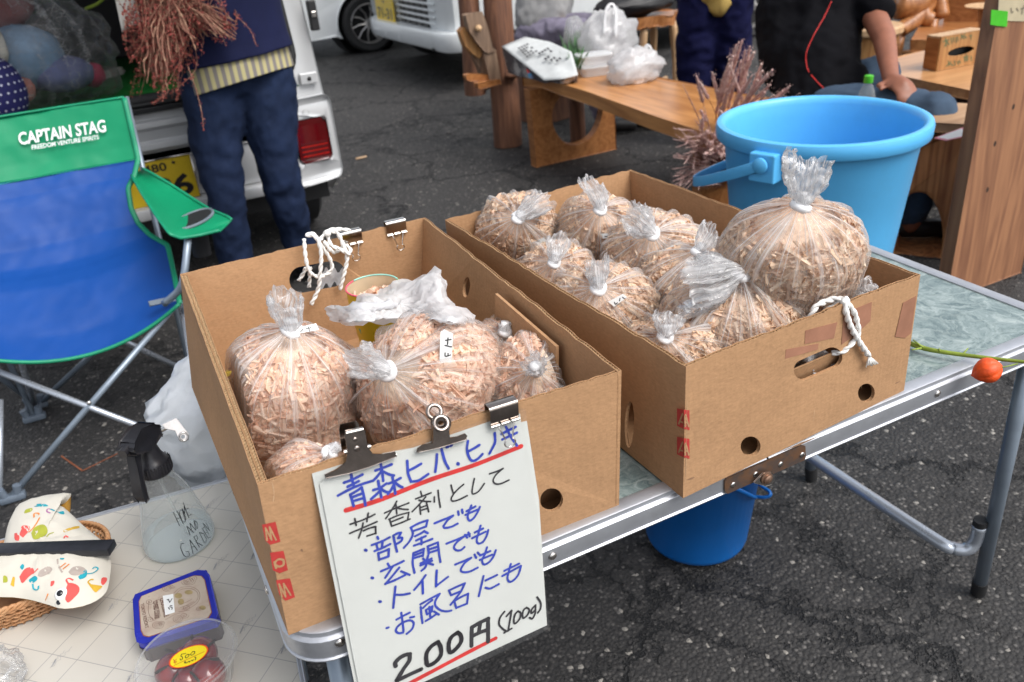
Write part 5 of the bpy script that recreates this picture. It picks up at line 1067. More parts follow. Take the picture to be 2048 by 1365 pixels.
for f_ in (A_, B_, C_, D_, V3(2*cxm-C_[0], C_[1], .015)):
    g = Geo(); g.box((f_[0]-.032, f_[1]-.014, .0), (f_[0]+.032, f_[1]+.014, .020), bev=.006); g.tube([V3(f_[0]-.016, f_[1], .012), V3(f_[0]-.022, f_[1], .042)], .011, 10); g.tube([V3(f_[0]+.014, f_[1], .012), V3(f_[0]+.020, f_[1], .042)], .011, 10); put('foot', g, mat('grey_plastic', (.12, .15, .19), .45), CH, smooth=40)
g = Geo(); xx = (A_+sR+V3(-.035, .02, -.02))/2; p_ = PZ(178, 806, .205); g.lathe([(.006, 0), (.006, .004), (.003, .006), (.0004, .006)], 12, M=Vector((0, -1, .3)).to_track_quat('Z', 'Y').to_matrix(), o=p_); put('rivet', g, STEEL, CH, smooth='all')
# right arm post and arm strap
pth = smooth_path([PZ(376, 478, .565), PZ(374, 500, .545), PZ(368, 550, .49), PZ(358, 580, .45), PZ(328, 608, .41)], 5)
g = Geo(); g.tube(pth, .0095, 12); put('arm_post', g, GTUBE, CH, smooth='all')
g = Geo(); g.pslab([(298, 604), (345, 594), (350, 601), (300, 612)], .006, RR[-1]+V3(0, -.006, .006), (0, -1, .5)); put('bracket', g, mat('grey_plastic2', (.12, .15, .19), .45), CH, bevel=.002)
arm_px = [((283, 338), (276, 372)), ((330, 362), (320, 410)), ((375, 395), (352, 452)), ((412, 418), (372, 478)), ((462, 440), (385, 476)), ((466, 443), (440, 462))]
arm = [((285, 338), (263, 352)), ((308, 350), (285, 390)), ((345, 372), (312, 432)), ((385, 398), (340, 470)), ((420, 420), (362, 478)), ((455, 434), (400, 472)), ((464, 441), (440, 462))]
zz = [.655, .645, .62, .595, .582, .575, .572]
g = Geo()
def armp(u, v):
    k = min(int(u*6), 5); f = u*6-k; a = np.array(arm[k][0])*(1-f)+np.array(arm[k+1][0])*f; b_ = np.array(arm[k][1])*(1-f)+np.array(arm[k+1][1])*f
    p = a*(1-v)+b_*v; z = zz[k]*(1-f)+zz[k+1]*f; return PZ(p[0], p[1], z-.018*math.sin(v*math.pi)*(1-u)+.004*math.sin(u*9+v*4))
g.grid(armp, 40, 16); ar = put('arm_strap', g, CHG, CH, smooth='all'); m_ = ar.modifiers.new('s', 'SOLIDIFY'); m_.thickness = .0035
for v_ in (0, 1): g = Geo(); g.tube([armp(u, v_)+V3(0, 0, .002) for u in np.linspace(0, 1, 30)], .0045, 7, flat=.6); put('binding', g, PIPE, CH, smooth='all')
hc = [PZ(x, y, .583) for x, y in [(352, 452), (358, 440), (380, 428), (405, 420), (422, 420), (425, 428), (412, 440), (388, 452), (364, 459), (354, 458), (352, 452)]]
g = Geo(); g.tube(smooth_path(hc, 4), .0045, 8, caps=False); put('cup_holder_ring', g, mat('grey_webbing', (.13, .16, .19), .6), CH, smooth='all')
g = Geo(); g.add([p+V3(0, 0, .0015) for p in smooth_path(hc, 3)[:-1]], [tuple(range(len(smooth_path(hc, 3))-1))]); put('cup_holder_mouth', g, mat('dark_cup_hollow', (.006, .007, .008), .8), CH)  # flat black face across the mouth, the hollow's shade put into its colour
g = Geo(); hcn = np.mean(np.array(hc[:-1]), 0); g.grid(lambda u, v: V3(hcn[0]+math.cos(v*2*math.pi)*.030*(1-.2*u), hcn[1]+math.sin(v*2*math.pi)*.030*(1-.2*u), hcn[2]-.004-.10*u), 6, 20, wrap=True); put('cup_net', g, mat('black_net', (.01, .01, .012), .9), CH, smooth='all')
# ================================================================== white bin bag behind the low table with a bulldog clip
BB, nt, b, out = base_mat('white_bin_liner')
b.inputs['Base Color'].default_value = (.84, .87, .90, 1); b.inputs['Roughness'].default_value = .28
tc = _n(nt, 'ShaderNodeTexCoord'); n1 = _n(nt, 'ShaderNodeTexNoise'); n1.inputs['Scale'].default_value = 11; n1.inputs['Detail'].default_value = 7; n1.inputs['Distortion'].default_value = 1.5; nt.links.new(tc.outputs['Object'], n1.inputs['Vector'])
bp = _n(nt, 'ShaderNodeBump'); bp.inputs['Strength'].default_value = .8; bp.inputs['Distance'].default_value = .012; crease_bump(nt, b, tc, 9, .9, .014)
tl_ = _n(nt, 'ShaderNodeBsdfTranslucent'); tl_.inputs[0].default_value = (.75, .78, .80, 1); ms = _n(nt, 'ShaderNodeMixShader'); ms.inputs[0].default_value = .3; nt.links.new(b.outputs[0], ms.inputs[1]); nt.links.new(tl_.outputs[0], ms.inputs[2]); nt.links.new(ms.outputs[0], out.inputs[0])
bc = PZ(402, 862, .50)+V3(.02, .03, 0)
g = Geo(); g.ball(bc, .118, 48, 36, (.98, .90, 1.35))
for i, v in enumerate(g.v):
    p = V3(*v); 
    if p[2] > bc[2]+.06: s_ = 1-.55*(p[2]-bc[2]-.06)/.1; p[0] = bc[0]+.02+(p[0]-bc[0])*s_; p[1] = bc[1]+(p[1]-bc[1])*s_
    if p[2] < bc[2]: s_ = 1-.15*(bc[2]-p[2])/.16; p[0] = bc[0]+(p[0]-bc[0])*s_
    g.v[i] = tuple(p)
crumple(g, .016, 9, 7); crumple(g, .011, 22, 3); crumple(g, .004, 70, 3)
put('bin_bag', g, BB, None, smooth='all', label='white translucent bin bag hanging behind the low cream table', cat='plastic bag')
CLb = thing('bulldog_clip', PZ(352, 862, .55), 'small shiny bulldog clip on the white bin bag by the camping chair', 'clip')
co = PZ(352, 862, .55)+V3(-.01, -.03, 0); cn = unit(CAM-co)
g = Geo(); g.pslab([(325, 850), (352, 837), (357, 843), (368, 856), (378, 868), (377, 880), (366, 884), (356, 876), (350, 862), (330, 858)], .0012, co+cn*.004, cn, [[(366+4*math.cos(a), 874+4*math.sin(a)) for a in np.linspace(0, 6.28, 9)[:-1]]]); put('front_plate', g, STEEL, CLb, bevel=.0004)
g = Geo(); g.tube([PP(322, 862, co, cn), PP(358, 842, co, cn)], .0035, 8); put('jaw', g, STEEL, CLb, smooth='all')
g = Geo(); cc = PP(367, 874, co+cn*.006, cn); Mq = Vector(cn).to_track_quat('Z', 'Y').to_matrix(); g.tube([cc+np.array(Mq @ Vector((.0068*math.cos(a), .0068*math.sin(a), 0))) for a in np.linspace(0, 6.283, 18)], .0018, 8, caps=False); put('ring_ear', g, STEEL, CLb, smooth='all')
# ================================================================== spray bottle
SB0 = PZ(362, 1083, WZ); SBt = thing('spray_bottle', SB0, 'clear conical spray bottle lettered HOME AND GARDEN with a black trigger head', 'spray bottle')
ax_t = PZ(322, 963, WZ+.148)-SB0; 
CLR = clear('clear_bottle', (.90, .92, .915), .14, .05, 1.0)
g = Geo(); prof = [(.002, .0015), (.048, .001), (.0535, .006), (.0545, .014), (.051, .030), (.0455, .055), (.0385, .085), (.0310, .108), (.0250, .120), (.0225, .128), (.0225, .142)]
tiltM = Matrix.Identity(3)
g.lathe([(r*.985, z) for r, z in prof], 48, o=SB0, close=False); put('body', g, CLR, SBt, smooth='all')
g = Geo(); g.lathe([(.002, .002), (.050, .0025), (.052, .010), (.0515, .019), (.0505, .024), (.0005, .024)], 48, o=SB0, close=False)
WAT, nt, b, out = base_mat('water'); gl = _n(nt, 'ShaderNodeBsdfTransparent'); gl.inputs[0].default_value = (.96, .975, .98, 1); b.inputs['Base Color'].default_value = (.75, .82, .86, 1); b.inputs['Roughness'].default_value = .03
fr_ = _n(nt, 'ShaderNodeFresnel'); fr_.inputs[0].default_value = 1.45; ad_ = _n(nt, 'ShaderNodeMath', operation='ADD'); ad_.inputs[1].default_value = .4; ad_.operation = 'MULTIPLY'; nt.links.new(fr_.outputs[0], ad_.inputs[0])
ms = _n(nt, 'ShaderNodeMixShader'); nt.links.new(ad_.outputs[0], ms.inputs[0]); nt.links.new(gl.outputs[0], ms.inputs[1]); nt.links.new(b.outputs[0], ms.inputs[2]); nt.links.new(ms.outputs[0], out.inputs[0])
put('water', g, WAT, SBt, smooth=40)
g = Geo(); g.tube(smooth_path([SB0+V3(0, 0, .15), SB0+V3(.003, .002, .09), SB0+V3(.012, .0, .01)], 6), .0022, 8); put('dip_tube', g, CLR, SBt, smooth='all')
g = Geo(); g.lathe([(.0235, .136), (.0245, .138), (.0235, .152), (.0205, .158), (.0185, .160), (.0150, .168), (.0120, .182), (.0110, .196), (.0005, .198)], 28, o=SB0); 
for k in range(28):
    a = k*2*math.pi/28; g.box((-.0008, -.0008, .139), (.0008, .0008, .155), Matrix.Translation(Vector((SB0[0]+.0240*math.cos(a), SB0[1]+.0240*math.sin(a), SB0[2]))))
put('cap', g, BLACK, SBt, smooth=35)
tdn = unit(V3(-.62, -.78, 0)); tsd = np.cross(tdn, [0, 0, 1.])
def sbp(a, z, s=0): return SB0+tdn*a+V3(0, 0, z)+tsd*s
g = Geo(); g.slab([(-.020, .188), (.004, .182), (.030, .190), (.040, .196), (.042, .206), (.034, .214), (.012, .218), (-.012, .214), (-.022, .202)], .022, lambda u, v, w_: tuple(sbp(u, v, w_-.011))); put('spray_head', g, BLACK, SBt, bevel=.003, smooth=40)
g = Geo(); g.tube([sbp(.038, .204), sbp(.050, .203)], .007, 14); put('nozzle', g, BLACK, SBt, smooth=40)
g = Geo(); g.slab([(.024, .192), (.036, .190), (.042, .165), (.050, .130), (.046, .115), (.040, .116), (.036, .150), (.028, .172)], .013, lambda u, v, w_: tuple(sbp(u, v, w_-.0065))); put('trigger', g, BLACK, SBt, bevel=.0015, smooth=40)
# lettering wrapped on the cone
def cone(px, py):
    d = unit(ray(px, py)); best = None
    for k in range(400):
        t = 1.2-.25+k*.00125; p = CAM+d*t; z = p[2]-SB0[2]
        if 0 < z < .142:
            r = np.interp(z, [q[1] for q in prof], [q[0] for q in prof]); q = p[:2]-SB0[:2]
            if np.linalg.norm(q) < r: break
    q = p-V3(SB0[0], SB0[1], p[2]); return p+unit(q)*.0008
g = Geo(); L80 = lambda L: [[(280+a/5.055, 880+b_/5.055) for a, b_ in l] for l in L]
letters = L80([[(335, 730), (400, 868)], [(370, 715), (438, 850)], [(362, 800), (405, 785)], [(395, 740), (425, 825), (455, 830), (460, 790), (430, 715), (405, 705), (395, 740)], [(455, 815), (420, 690)], [(420, 690), (450, 745)], [(450, 745), (440, 670)], [(440, 670), (492, 790)], [(435, 640), (485, 770)], [(432, 640), (440, 632)], [(485, 768), (520, 752)], [(462, 700), (490, 690)],
    [(505, 965), (470, 870)], [(470, 870), (545, 940)], [(490, 925), (520, 905)], [(525, 935), (500, 840)], [(500, 840), (562, 915)], [(562, 915), (540, 820)], [(540, 815), (575, 900)], [(540, 815), (570, 830), (582, 870), (575, 900)],
    [(445, 1045), (415, 1045), (410, 1090), (440, 1165), (475, 1185), (500, 1165), (490, 1125)], [(490, 1125), (460, 1130)], [(535, 1150), (500, 1010)], [(500, 1010), (578, 1115)], [(515, 1085), (555, 1075)], [(540, 980), (598, 1085)], [(540, 980), (570, 965), (580, 1000), (560, 1030)], [(560, 1030), (630, 1070)], [(595, 935), (650, 1045)], [(595, 935), (640, 950), (668, 1000), (660, 1045)], [(625, 895), (685, 995)], [(625, 895), (650, 880)], [(650, 945), (672, 935)], [(685, 995), (708, 985)], [(630, 840), (705, 950) if 0 else (690, 955)], [(640, 850), (700, 920)], [(700, 920), (665, 840)]])
for L in letters:
    P_ = []
    for i in range(len(L)-1):
        for k in range(4): t = k/4; P_.append((L[i][0]*(1-t)+L[i+1][0]*t, L[i][1]*(1-t)+L[i+1][1]*t))
    P_.append(L[-1]); P_ = [cone(*p) for p in P_]; vs = []
    for i, p in enumerate(P_):
        n_ = unit(p-V3(SB0[0], SB0[1], p[2])); t_ = unit(P_[min(len(P_)-1, i+1)]-P_[max(0, i-1)]); s_ = unit(np.cross(n_, t_))*.0005; vs += [p+s_, p-s_]
    g.add(vs, [(2*k, 2*k+1, 2*k+3, 2*k+2) for k in range(len(P_)-1)])
put('lettering', g, BLACK, SBt)
# ================================================================== printed tin
TN = thing('printed_tin', PZ(350, 1230, WZ), 'flat biscuit tin with blue border and brown ornaments, small white label across it', 'tin')
tz = WZ+.036; tpx = [(266, 1202), (272, 1190), (394, 1142), (412, 1143), (420, 1152), (437, 1228), (430, 1240), (288, 1286), (276, 1283), (270, 1270)]
tp = [PZ(x, y, tz) for x, y in tpx]; tc_ = np.mean(np.array(tp), 0)
def inset(P, k): return [tc_+(p-tc_)*k for p in P]
def poly_slab(P, z0, z1, m, nm, par, bev=0, **k):
    g = Geo(); g.slab([(p[0], p[1]) for p in P], z1-z0, lambda u, v, w_: (u, v, z0+w_)); return put(nm, g, m, par, bevel=bev, **k)
TBL = mat('blue_tin_print', (.02, .03, .38), .25, .1, .1, 30); TDK = mat('dark_brown_tin_print', (.035, .015, .013), .3, .1); TCR = mat('aged_cream_tin_print', (.50, .42, .34), .3, 0, .22, 30, col2=(.40, .29, .23), c2s=(.45, .7))
poly_slab(inset(tp, .985), WZ+.001, tz-.012, TDK, 'base', TN, .002); poly_slab(tp, tz-.012, tz, TBL, 'lid', TN, .0018)
poly_slab(inset(tp, .86), tz-.001, tz+.0003, mat('copper_line', (.30, .10, .05), .35, .2), 'border_line', TN); poly_slab(inset(tp, .84), tz, tz+.0007, TCR, 'picture_panel', TN)
L_ = lambda x, y: PZ(x, y, tz+.0007)
K_ = 5.809; cnv = lambda L: [[(250+a/K_, 1130+b_/K_) for a, b_ in l] for l in L]
orn = []
def scroll(cx, cy, r, n=3, ph=0):
    return [(cx+r*(1-t)*math.cos(ph+t*n*2*math.pi)*1.5, cy+r*(1-t)*math.sin(ph+t*n*2*math.pi)) for t in np.linspace(0, .9, 26)]
orn += [scroll(745, 190, 50, 3), scroll(700, 205, 32, 2, 1), scroll(800, 160, 36, 2, 2), scroll(490, 270, 42, 3, 1), scroll(540, 255, 25, 2), scroll(380, 700, 48, 3), scroll(430, 680, 28, 2, 2), scroll(620, 630, 46, 3, 1), scroll(690, 590, 36, 2, 0), scroll(285, 430, 34, 2, 0), scroll(290, 640, 36, 2, 2), scroll(720, 500, 34, 2, 1), scroll(860, 510, 26, 2, 1)]
orn += [[(570, 330), (640, 270), (760, 255), (850, 300), (870, 370), (840, 440), (760, 500), (680, 540), (620, 545)], [(590, 345), (650, 290), (750, 275), (830, 310), (850, 370), (820, 430), (740, 480), (660, 520)], [(280, 430), (270, 520), (290, 600), (340, 650)], [(400, 400), (360, 420), (390, 500), (410, 600)], [(440, 390), (460, 480), (450, 600)],
        [(130, 440), (870, 110)][:0] or [(620, 470), (700, 440), (780, 400)], [(640, 500), (720, 470), (800, 430)], [(470, 640), (560, 590), (640, 560)]]
g = Geo(); strokes(g, cnv(orn), .0005, L_, (0, 0, 1), lift=.0001, step=.000003); put('ornament', g, mat('sepia_line', (.13, .06, .045), .4), TN)
g = Geo()
for cx, cy, rx, ry in ((620, 360, 45, 32), (740, 320, 48, 26), (650, 430, 36, 36), (900, 500, 40, 26)):
    g.add([L_(250+(cx+rx*math.cos(a))/K_, 1130+(cy+ry*math.sin(a))/K_)+V3(0, 0, .00012) for a in np.linspace(0, 6.283, 17)[:-1]], [tuple(range(16))])
put('ornament', g, mat('ochre_print', (.34, .26, .12), .4, 0, .3, 90), TN)
for s_, p0, p1, h in (('CHOCOLATE', (400+0, 400), (455, 615), 42), ('COVERED COOKIES', (325, 430), (345, 640), 36)):
    q = cnv([[p0, p1]])[0]; px_text(s_, q[0], q[1], 6.5, (0, 0, tz+.0007), (0, 0, 1), .03, bpy.data.materials['sepia_line'], 'lettering', TN)
q = cnv([[(180, 460), (235, 745)]])[0]; px_text('TOKYO RESORT', q[0], q[1], 5, (0, 0, tz+.0007), (0, 0, 1), .01, bpy.data.materials['sepia_line'], 'lettering', TN)
st = cnv([[(438, 360), (560, 338), (578, 550), (468, 586)]])[0]; g = Geo(); g.pslab(st, .0003, (0, 0, tz+.0013), (0, 0, 1)); stk = put('label_sticker', g, WHITEP, TN)
g = Geo(); strokes(g, cnv([[(490, 405), (498, 412)], [(520, 440), (548, 395)], [(505, 402), (520, 440)], [(505, 500), (518, 520)], [(520, 490), (548, 500), (545, 520)], [(548, 480), (525, 475)]]), .0011, lambda x, y: PZ(x, y, tz+.0013), (0, 0, 1), lift=.0001); put('writing', g, MK, stk)
# ================================================================== cup of plums
cupc = PZ(374, 1316, WZ+.045); cupc = V3(cupc[0], cupc[1], WZ)
CU = thing('fruit_cup', cupc, 'clear lidded plastic cup of dark red fruit with a yellow oval price sticker', 'fruit cup')
CCL = clear('clear_cup', (.97, .97, .97), .07, .05)
g = Geo(); g.lathe([(.002, .001), (.043, .001), (.047, .004), (.056, .044), (.058, .046)], 44, o=cupc, close=False); put('cup', g, CCL, CU, smooth='all')
g = Geo(); g.lathe([(.0605, .044), (.0615, .047), (.060, .050), (.056, .051), (.054, .0535), (.052, .0500), (.049, .0490), (.001, .0490)], 44, o=cupc, close=False); put('lid', g, CCL, CU, smooth='all')
for k, r_ in enumerate((.0575, .0608)): g = Geo(); g.tube([cupc+V3(r_*math.cos(a), r_*math.sin(a), .0505-.004*k) for a in np.linspace(0, 2*math.pi, 45)], .0011, 6, caps=False); put('lid_bead', g, CCL, CU, smooth='all')
PLUM = mat('dark_red_fruit_skin', (.13, .012, .022), .18, 0, .3, 30, col2=(.26, .02, .015), c2s=(.4, .65), coat=.4)
for (px, py, r_, z_) in ((338, 1330, .0225, .020), (398, 1290, .0235, .021), (414, 1340, .0225, .020), (372, 1350, .020, .018), (360, 1300, .017, .015)):
    c_ = PZ(px, py, WZ+z_+.012); c_[2] = WZ+z_+.002; v_ = c_-V3(cupc[0], cupc[1], c_[2]); n_ = np.linalg.norm(v_); mx_ = .047-r_; 
    if n_ > mx_: c_ = V3(cupc[0], cupc[1], c_[2])+v_/n_*mx_
    g = Geo(); g.ball(c_, r_, 24, 16, (1, 1.0, .95)); put('fruit', g, PLUM, CU, smooth='all')
g = Geo()
for k in range(14):
    a = k*.9; p0 = cupc+V3(.012*math.cos(a), .012*math.sin(a), .034); p1 = cupc+V3(.040*math.cos(a+.4), .040*math.sin(a+.4), .040+.003*math.sin(k)); g.tube(smooth_path([p0, (p0+p1)/2+V3(0, 0, .004), p1], 4), [.0012]*8+[.0007], 5)
put('stalks', g, mat('dark_stalk', (.016, .008, .008), .7), CU, smooth='all', kind='stuff')
o_ = V3(0, 0, WZ+.0512); K5 = 5.809
g = Geo(); cx, cy = 738, 1063; ov = lambda k: [(250+(cx+k*(240*math.cos(a)*math.cos(-.42)-100*math.sin(a)*math.sin(-.42)))/K5, 1130+(cy+k*(240*math.cos(a)*math.sin(-.42)+100*math.sin(a)*math.cos(-.42)))/K5) for a in np.linspace(0, 6.283, 33)[:-1]]
g.pslab(ov(1.03), .0003, o_, (0, 0, 1)); sk = put('price_sticker', g, mat('orange_red_print', (.75, .07, .01), .4), CU)
g = Geo(); g.pslab(ov(.95), .0003, o_+V3(0, 0, .0002), (0, 0, 1)); put('sticker_face', g, mat('bright_yellow_print', (.85, .68, .01), .4), sk)
lt = lambda x, y: PZ(250+x/K5, 1130+y/K5, WZ+.0514); g = Geo()
strokes(g, [[(640, 1095), (650, 1110), (665, 1100), (668, 1075), (650, 1065), (660, 1040)], [(660, 1040), (705, 1035)], [(725, 1045), (700, 1070), (715, 1085), (740, 1065), (745, 1045), (725, 1045)], [(790, 1010), (765, 1040), (775, 1055), (805, 1035), (812, 1012), (790, 1010)], [(690, 1145), (700, 1125), (705, 1145), (730, 1135)], [(740, 1125), (750, 1135), (758, 1120)], [(775, 1112), (785, 1120), (795, 1105)], [(810, 1075), (825, 1085), (815, 1110)]], .0009, lt, (0, 0, 1), lift=.0001)
put('writing', g, MK, sk)
g = Geo(); strokes(g, [[(560, 1100), (578, 1118)], [(600, 1095), (578, 1118)], [(578, 1118), (582, 1150)], [(562, 1130), (600, 1122)], [(565, 1140), (602, 1132)], [(568, 1172), (920, 1010)]], .0007, lt, (0, 0, 1), lift=.0001); put('writing', g, REDM, sk)
# ================================================================== clear plastic wrap at the very corner of the low table
g = Geo(); c_ = PZ(-8, 1352, WZ+.03); g.ball(c_, .045, 30, 20, (.8, 1, .8)); crumple(g, .02, 30, 2); n_ = len(g.v)
put('crumpled_wrap', g, film('wrap_film', base=.04, streak=.35, edge=.7, crump=.5, freq=9), None, smooth='all', label='crumpled clear plastic wrap at the near left end of the low table', cat='plastic wrap', uv=ball_uv(n_, 30))
# ================================================================== basket, fish cushion, black bar
bk = PZ(88, 1155, WZ+.02); bk = V3(bk[0]-.022, bk[1]+.004, WZ)
BK = thing('wicker_basket', bk, 'shallow oval woven cane basket under the cat print cushion', 'basket')
CANE = mat('woven_cane', (.42, .20, .085), .55, 0, .25, 60, col2=(.52, .30, .15), c2s=(.4, .7)); 
ca, sa = math.cos(.10), math.sin(.10); RX, RY = .118, .082
def bkp(a, r, z): x = RX*r*math.cos(a); y = RY*r*math.sin(a); return bk+V3(x*ca-y*sa, x*sa+y*ca, z)
NW = 56
for lev in range(5):
    g = Geo(); z = .006+lev*.0082
    pts = [bkp(2*math.pi*k/(NW*2), .80+.045*lev+.018*(1 if (k+lev) % 2 else -1), z) for k in range(NW*2+1)]
    g.tube(pts, .0042, 6, caps=False, flat=.45); put('weaver', g, CANE, BK, smooth='all')
g = Geo()
for k in range(NW): a = 2*math.pi*(k+.5)/NW; g.tube([bkp(a, .795, .001), bkp(a, .88, .022), bkp(a, .985, .042)], .0024, 5)
put('stakes', g, CANE, BK, smooth='all', kind='stuff')
g = Geo(); 
for s_ in range(3): g.tube([bkp(t, 1.0+.012*math.cos(t*26+s_*2.09), .045+.0035*math.sin(t*26+s_*2.09)) for t in np.linspace(0, 2*math.pi, 170)], .0028, 6, caps=False)
put('braided_rim', g, CANE, BK, smooth='all')
g = Geo(); g.slab([tuple(bkp(a, .80, 0)[:2]) for a in np.linspace(0, 6.283, 40)[:-1]], .004, lambda u, v, w_: (u, v, WZ+.002+w_)); put('bottom', g, CANE, BK)
# cushion: a stuffed fish seen from above
fish = [(5, 1100), (18, 1045), (40, 1010), (78, 996), (110, 990), (142, 988), (128, 1008), (104, 1012), (122, 1012), (142, 1028), (165, 1050), (195, 1075), (214, 1090), (222, 1125), (220, 1150), (212, 1185), (180, 1208), (130, 1218), (90, 1208), (60, 1200), (25, 1195), (-40, 1190), (-70, 1150), (-50, 1110)]
fz = WZ+.060; fc = PZ(95, 1115, fz); FP = smooth_path([PZ(x, y, fz) for x, y in fish+[fish[0]]], 3)[:-1]
FT = thing('fish_cushion', V3(fc[0], fc[1], WZ+.04), 'stuffed fish cushion in white cat print cotton with a mustard underside and glued eyes', 'cushion')
FCL, nt, b, out = base_mat('cat_print_cotton')
tc = _n(nt, 'ShaderNodeTexCoord'); b.inputs['Roughness'].default_value = .85; b.inputs['Sheen Weight'].default_value = .1
nz = _n(nt, 'ShaderNodeTexNoise'); nz.inputs['Scale'].default_value = 900; nt.links.new(tc.outputs['Object'], nz.inputs['Vector']); n2 = _n(nt, 'ShaderNodeTexNoise'); n2.inputs['Scale'].default_value = 12; nt.links.new(tc.outputs['Object'], n2.inputs['Vector'])
cr = _n(nt, 'ShaderNodeValToRGB'); cr.color_ramp.elements[0].color = (.55, .52, .44, 1); cr.color_ramp.elements[1].color = (.65, .62, .55, 1); nt.links.new(n2.outputs[0], cr.inputs[0]); nt.links.new(cr.outputs[0], b.inputs['Base Color'])
bp = _n(nt, 'ShaderNodeBump'); bp.inputs['Strength'].default_value = .3; bp.inputs['Distance'].default_value = .0006; nt.links.new(nz.outputs[0], bp.inputs['Height']); b2 = _n(nt, 'ShaderNodeBump'); b2.inputs['Strength'].default_value = .6; b2.inputs['Distance'].default_value = .008; nt.links.new(n2.outputs[0], b2.inputs['Height']); nt.links.new(bp.outputs[0], b2.inputs['Normal']); nt.links.new(b2.outputs[0], b.inputs['Normal'])
MUST = mat('mustard_felt', (.30, .155, .02), .9, 0, .15, 40)
RG = 12; m_ = len(FP)
def cush(i, j, top):
    s_ = i/RG; p = fc+(FP[j]-fc)*s_; h = (1-s_**2.6)**.6; x, y = p[0], p[1]
    z = fz+(.026*h if top else -.024*h)+.0035*mnoise.noise(Vector((x*45, y*45, 3)))*h+.003*mnoise.noise(Vector((x*120, y*60, 1)))*min(1, h*2); return V3(x, y, z)
for top in (1, 0):
    g = Geo(); g.add([cush(i, j, top) for i in range(RG+1) for j in range(m_)], [(i*m_+j, i*m_+(j+1) % m_, (i+1)*m_+(j+1) % m_, (i+1)*m_+j) for i in range(RG) for j in range(m_)])
    cvr = put('cover' if top else 'underside', g, FCL if top else MUST, FT, smooth='all')
    if top: CV = BVHTree.FromPolygons([Vector(v) for v in g.v], [tuple(f) for f in g.f]); cov = cvr
def oncush(px, py, lift=.0006):
    d = Vector(unit(ray(px, py))); h = CV.ray_cast(Vector(CAM), d); 
    return None if h[0] is None else np.array(h[0])-np.array(d)*lift
PC = {k: mat(k+'_print', c, .85, 0, .1, 60) for k, c in dict(coral=(.68, .09, .08), teal=(.01, .30, .38), lime=(.36, .38, .04), purple=(.36, .13, .30), ochre=(.55, .34, .03), grey=(.40, .34, .30), orange=(.70, .22, .03)).items()}
def patch(col_, pts, lift=.0006, k=5.054):
    g = Geo(); P_ = []
    P2 = smooth_path([V3(x, y, 0) for x, y in pts+[pts[0]]], 3)[:-1]
    cx = sum(p[0] for p in P2)/len(P2); cy = sum(p[1] for p in P2)/len(P2); R_ = 4; vs = []; ok = True
    for i in range(R_+1):
        for p in P2:
            q = oncush(0+(cx+(p[0]-cx)*i/R_)/k, 980+(cy+(p[1]-cy)*i/R_)/k, lift); 
            if q is None: ok = False; break
            vs.append(q)
        if not ok: return
    n = len(P2); g.add(vs, [(i*n+j, i*n+(j+1) % n, (i+1)*n+(j+1) % n, (i+1)*n+j) for i in range(R_) for j in range(n)]); put('print', g, PC[col_] if isinstance(col_, str) else col_, cov, smooth='all')
def curl(col_, pts, w_=.0011, k=5.054):
    P_ = smooth_path([V3(x, y, 0) for x, y in pts], 4); Q = [oncush(p[0]/k, 980+p[1]/k, .0009) for p in P_]
    if any(q is None for q in Q): return
    vs = []
    for i, q in enumerate(Q): t_ = unit(Q[min(len(Q)-1, i+1)]-Q[max(0, i-1)]); s_ = unit(np.cross([0, 0, 1.], t_))*w_; vs += [q+s_, q-s_]
    g = Geo(); g.add(vs, [(2*i, 2*i+1, 2*i+3, 2*i+2) for i in range(len(Q)-1)]); put('print', g, PC[col_], cov)
# plain rounded animal-like blots in the fabric's colours
for c_, P_ in (('purple', [(535, 330), (570, 270), (620, 255), (680, 240), (770, 275), (770, 300), (700, 330), (640, 360), (570, 375)]), ('lime', [(315, 440), (345, 385), (400, 355), (450, 355), (480, 400), (470, 450), (400, 490), (340, 500)]),
               ('coral', [(145, 440), (205, 425), (220, 365), (290, 365), (300, 400), (255, 460), (200, 510), (150, 505)]), ('teal', [(335, 150), (400, 140), (460, 145), (485, 165), (420, 170), (350, 170)]), ('teal', [(590, 225), (640, 215), (650, 248), (600, 240)]), ('lime', [(240, 240), (260, 200), (325, 185), (320, 215), (270, 235)]),
               ('ochre', [(640, 410), (700, 385), (790, 365), (800, 385), (720, 405), (650, 430)]), ('coral', [(195, 880), (250, 800), (320, 785), (345, 830), (290, 880), (225, 945)]), ('teal', [(290, 910), (350, 870), (380, 900), (340, 940), (300, 935)]), ('grey', [(380, 870), (400, 820), (480, 775), (530, 800), (500, 840), (420, 880)]),
               ('grey', [(690, 830), (740, 780), (820, 775), (870, 810), (840, 850), (770, 865), (720, 860)]), ('teal', [(790, 880), (860, 810), (880, 830), (870, 880), (810, 905)]), ('coral', [(660, 1110), (665, 1010), (700, 940), (790, 970), (800, 1030), (750, 1090), (690, 1140)]), ('ochre', [(890, 950), (960, 960), (1035, 975), (1000, 1010), (960, 1035)]), ('coral', [(1020, 940), (1030, 890), (1080, 890), (1075, 930), (1040, 965)]),
               ('ochre', [(105, 960), (130, 880), (150, 890), (145, 940), (140, 980)]), ('lime', [(30, 940), (35, 870), (70, 880), (75, 930)]), ('teal', [(200, 780), (225, 750), (245, 770), (225, 810)]), ('coral', [(515, 925), (550, 920), (540, 960), (510, 975)]), ('teal', [(605, 690), (650, 690), (640, 705), (610, 705)])): patch(c_, P_)
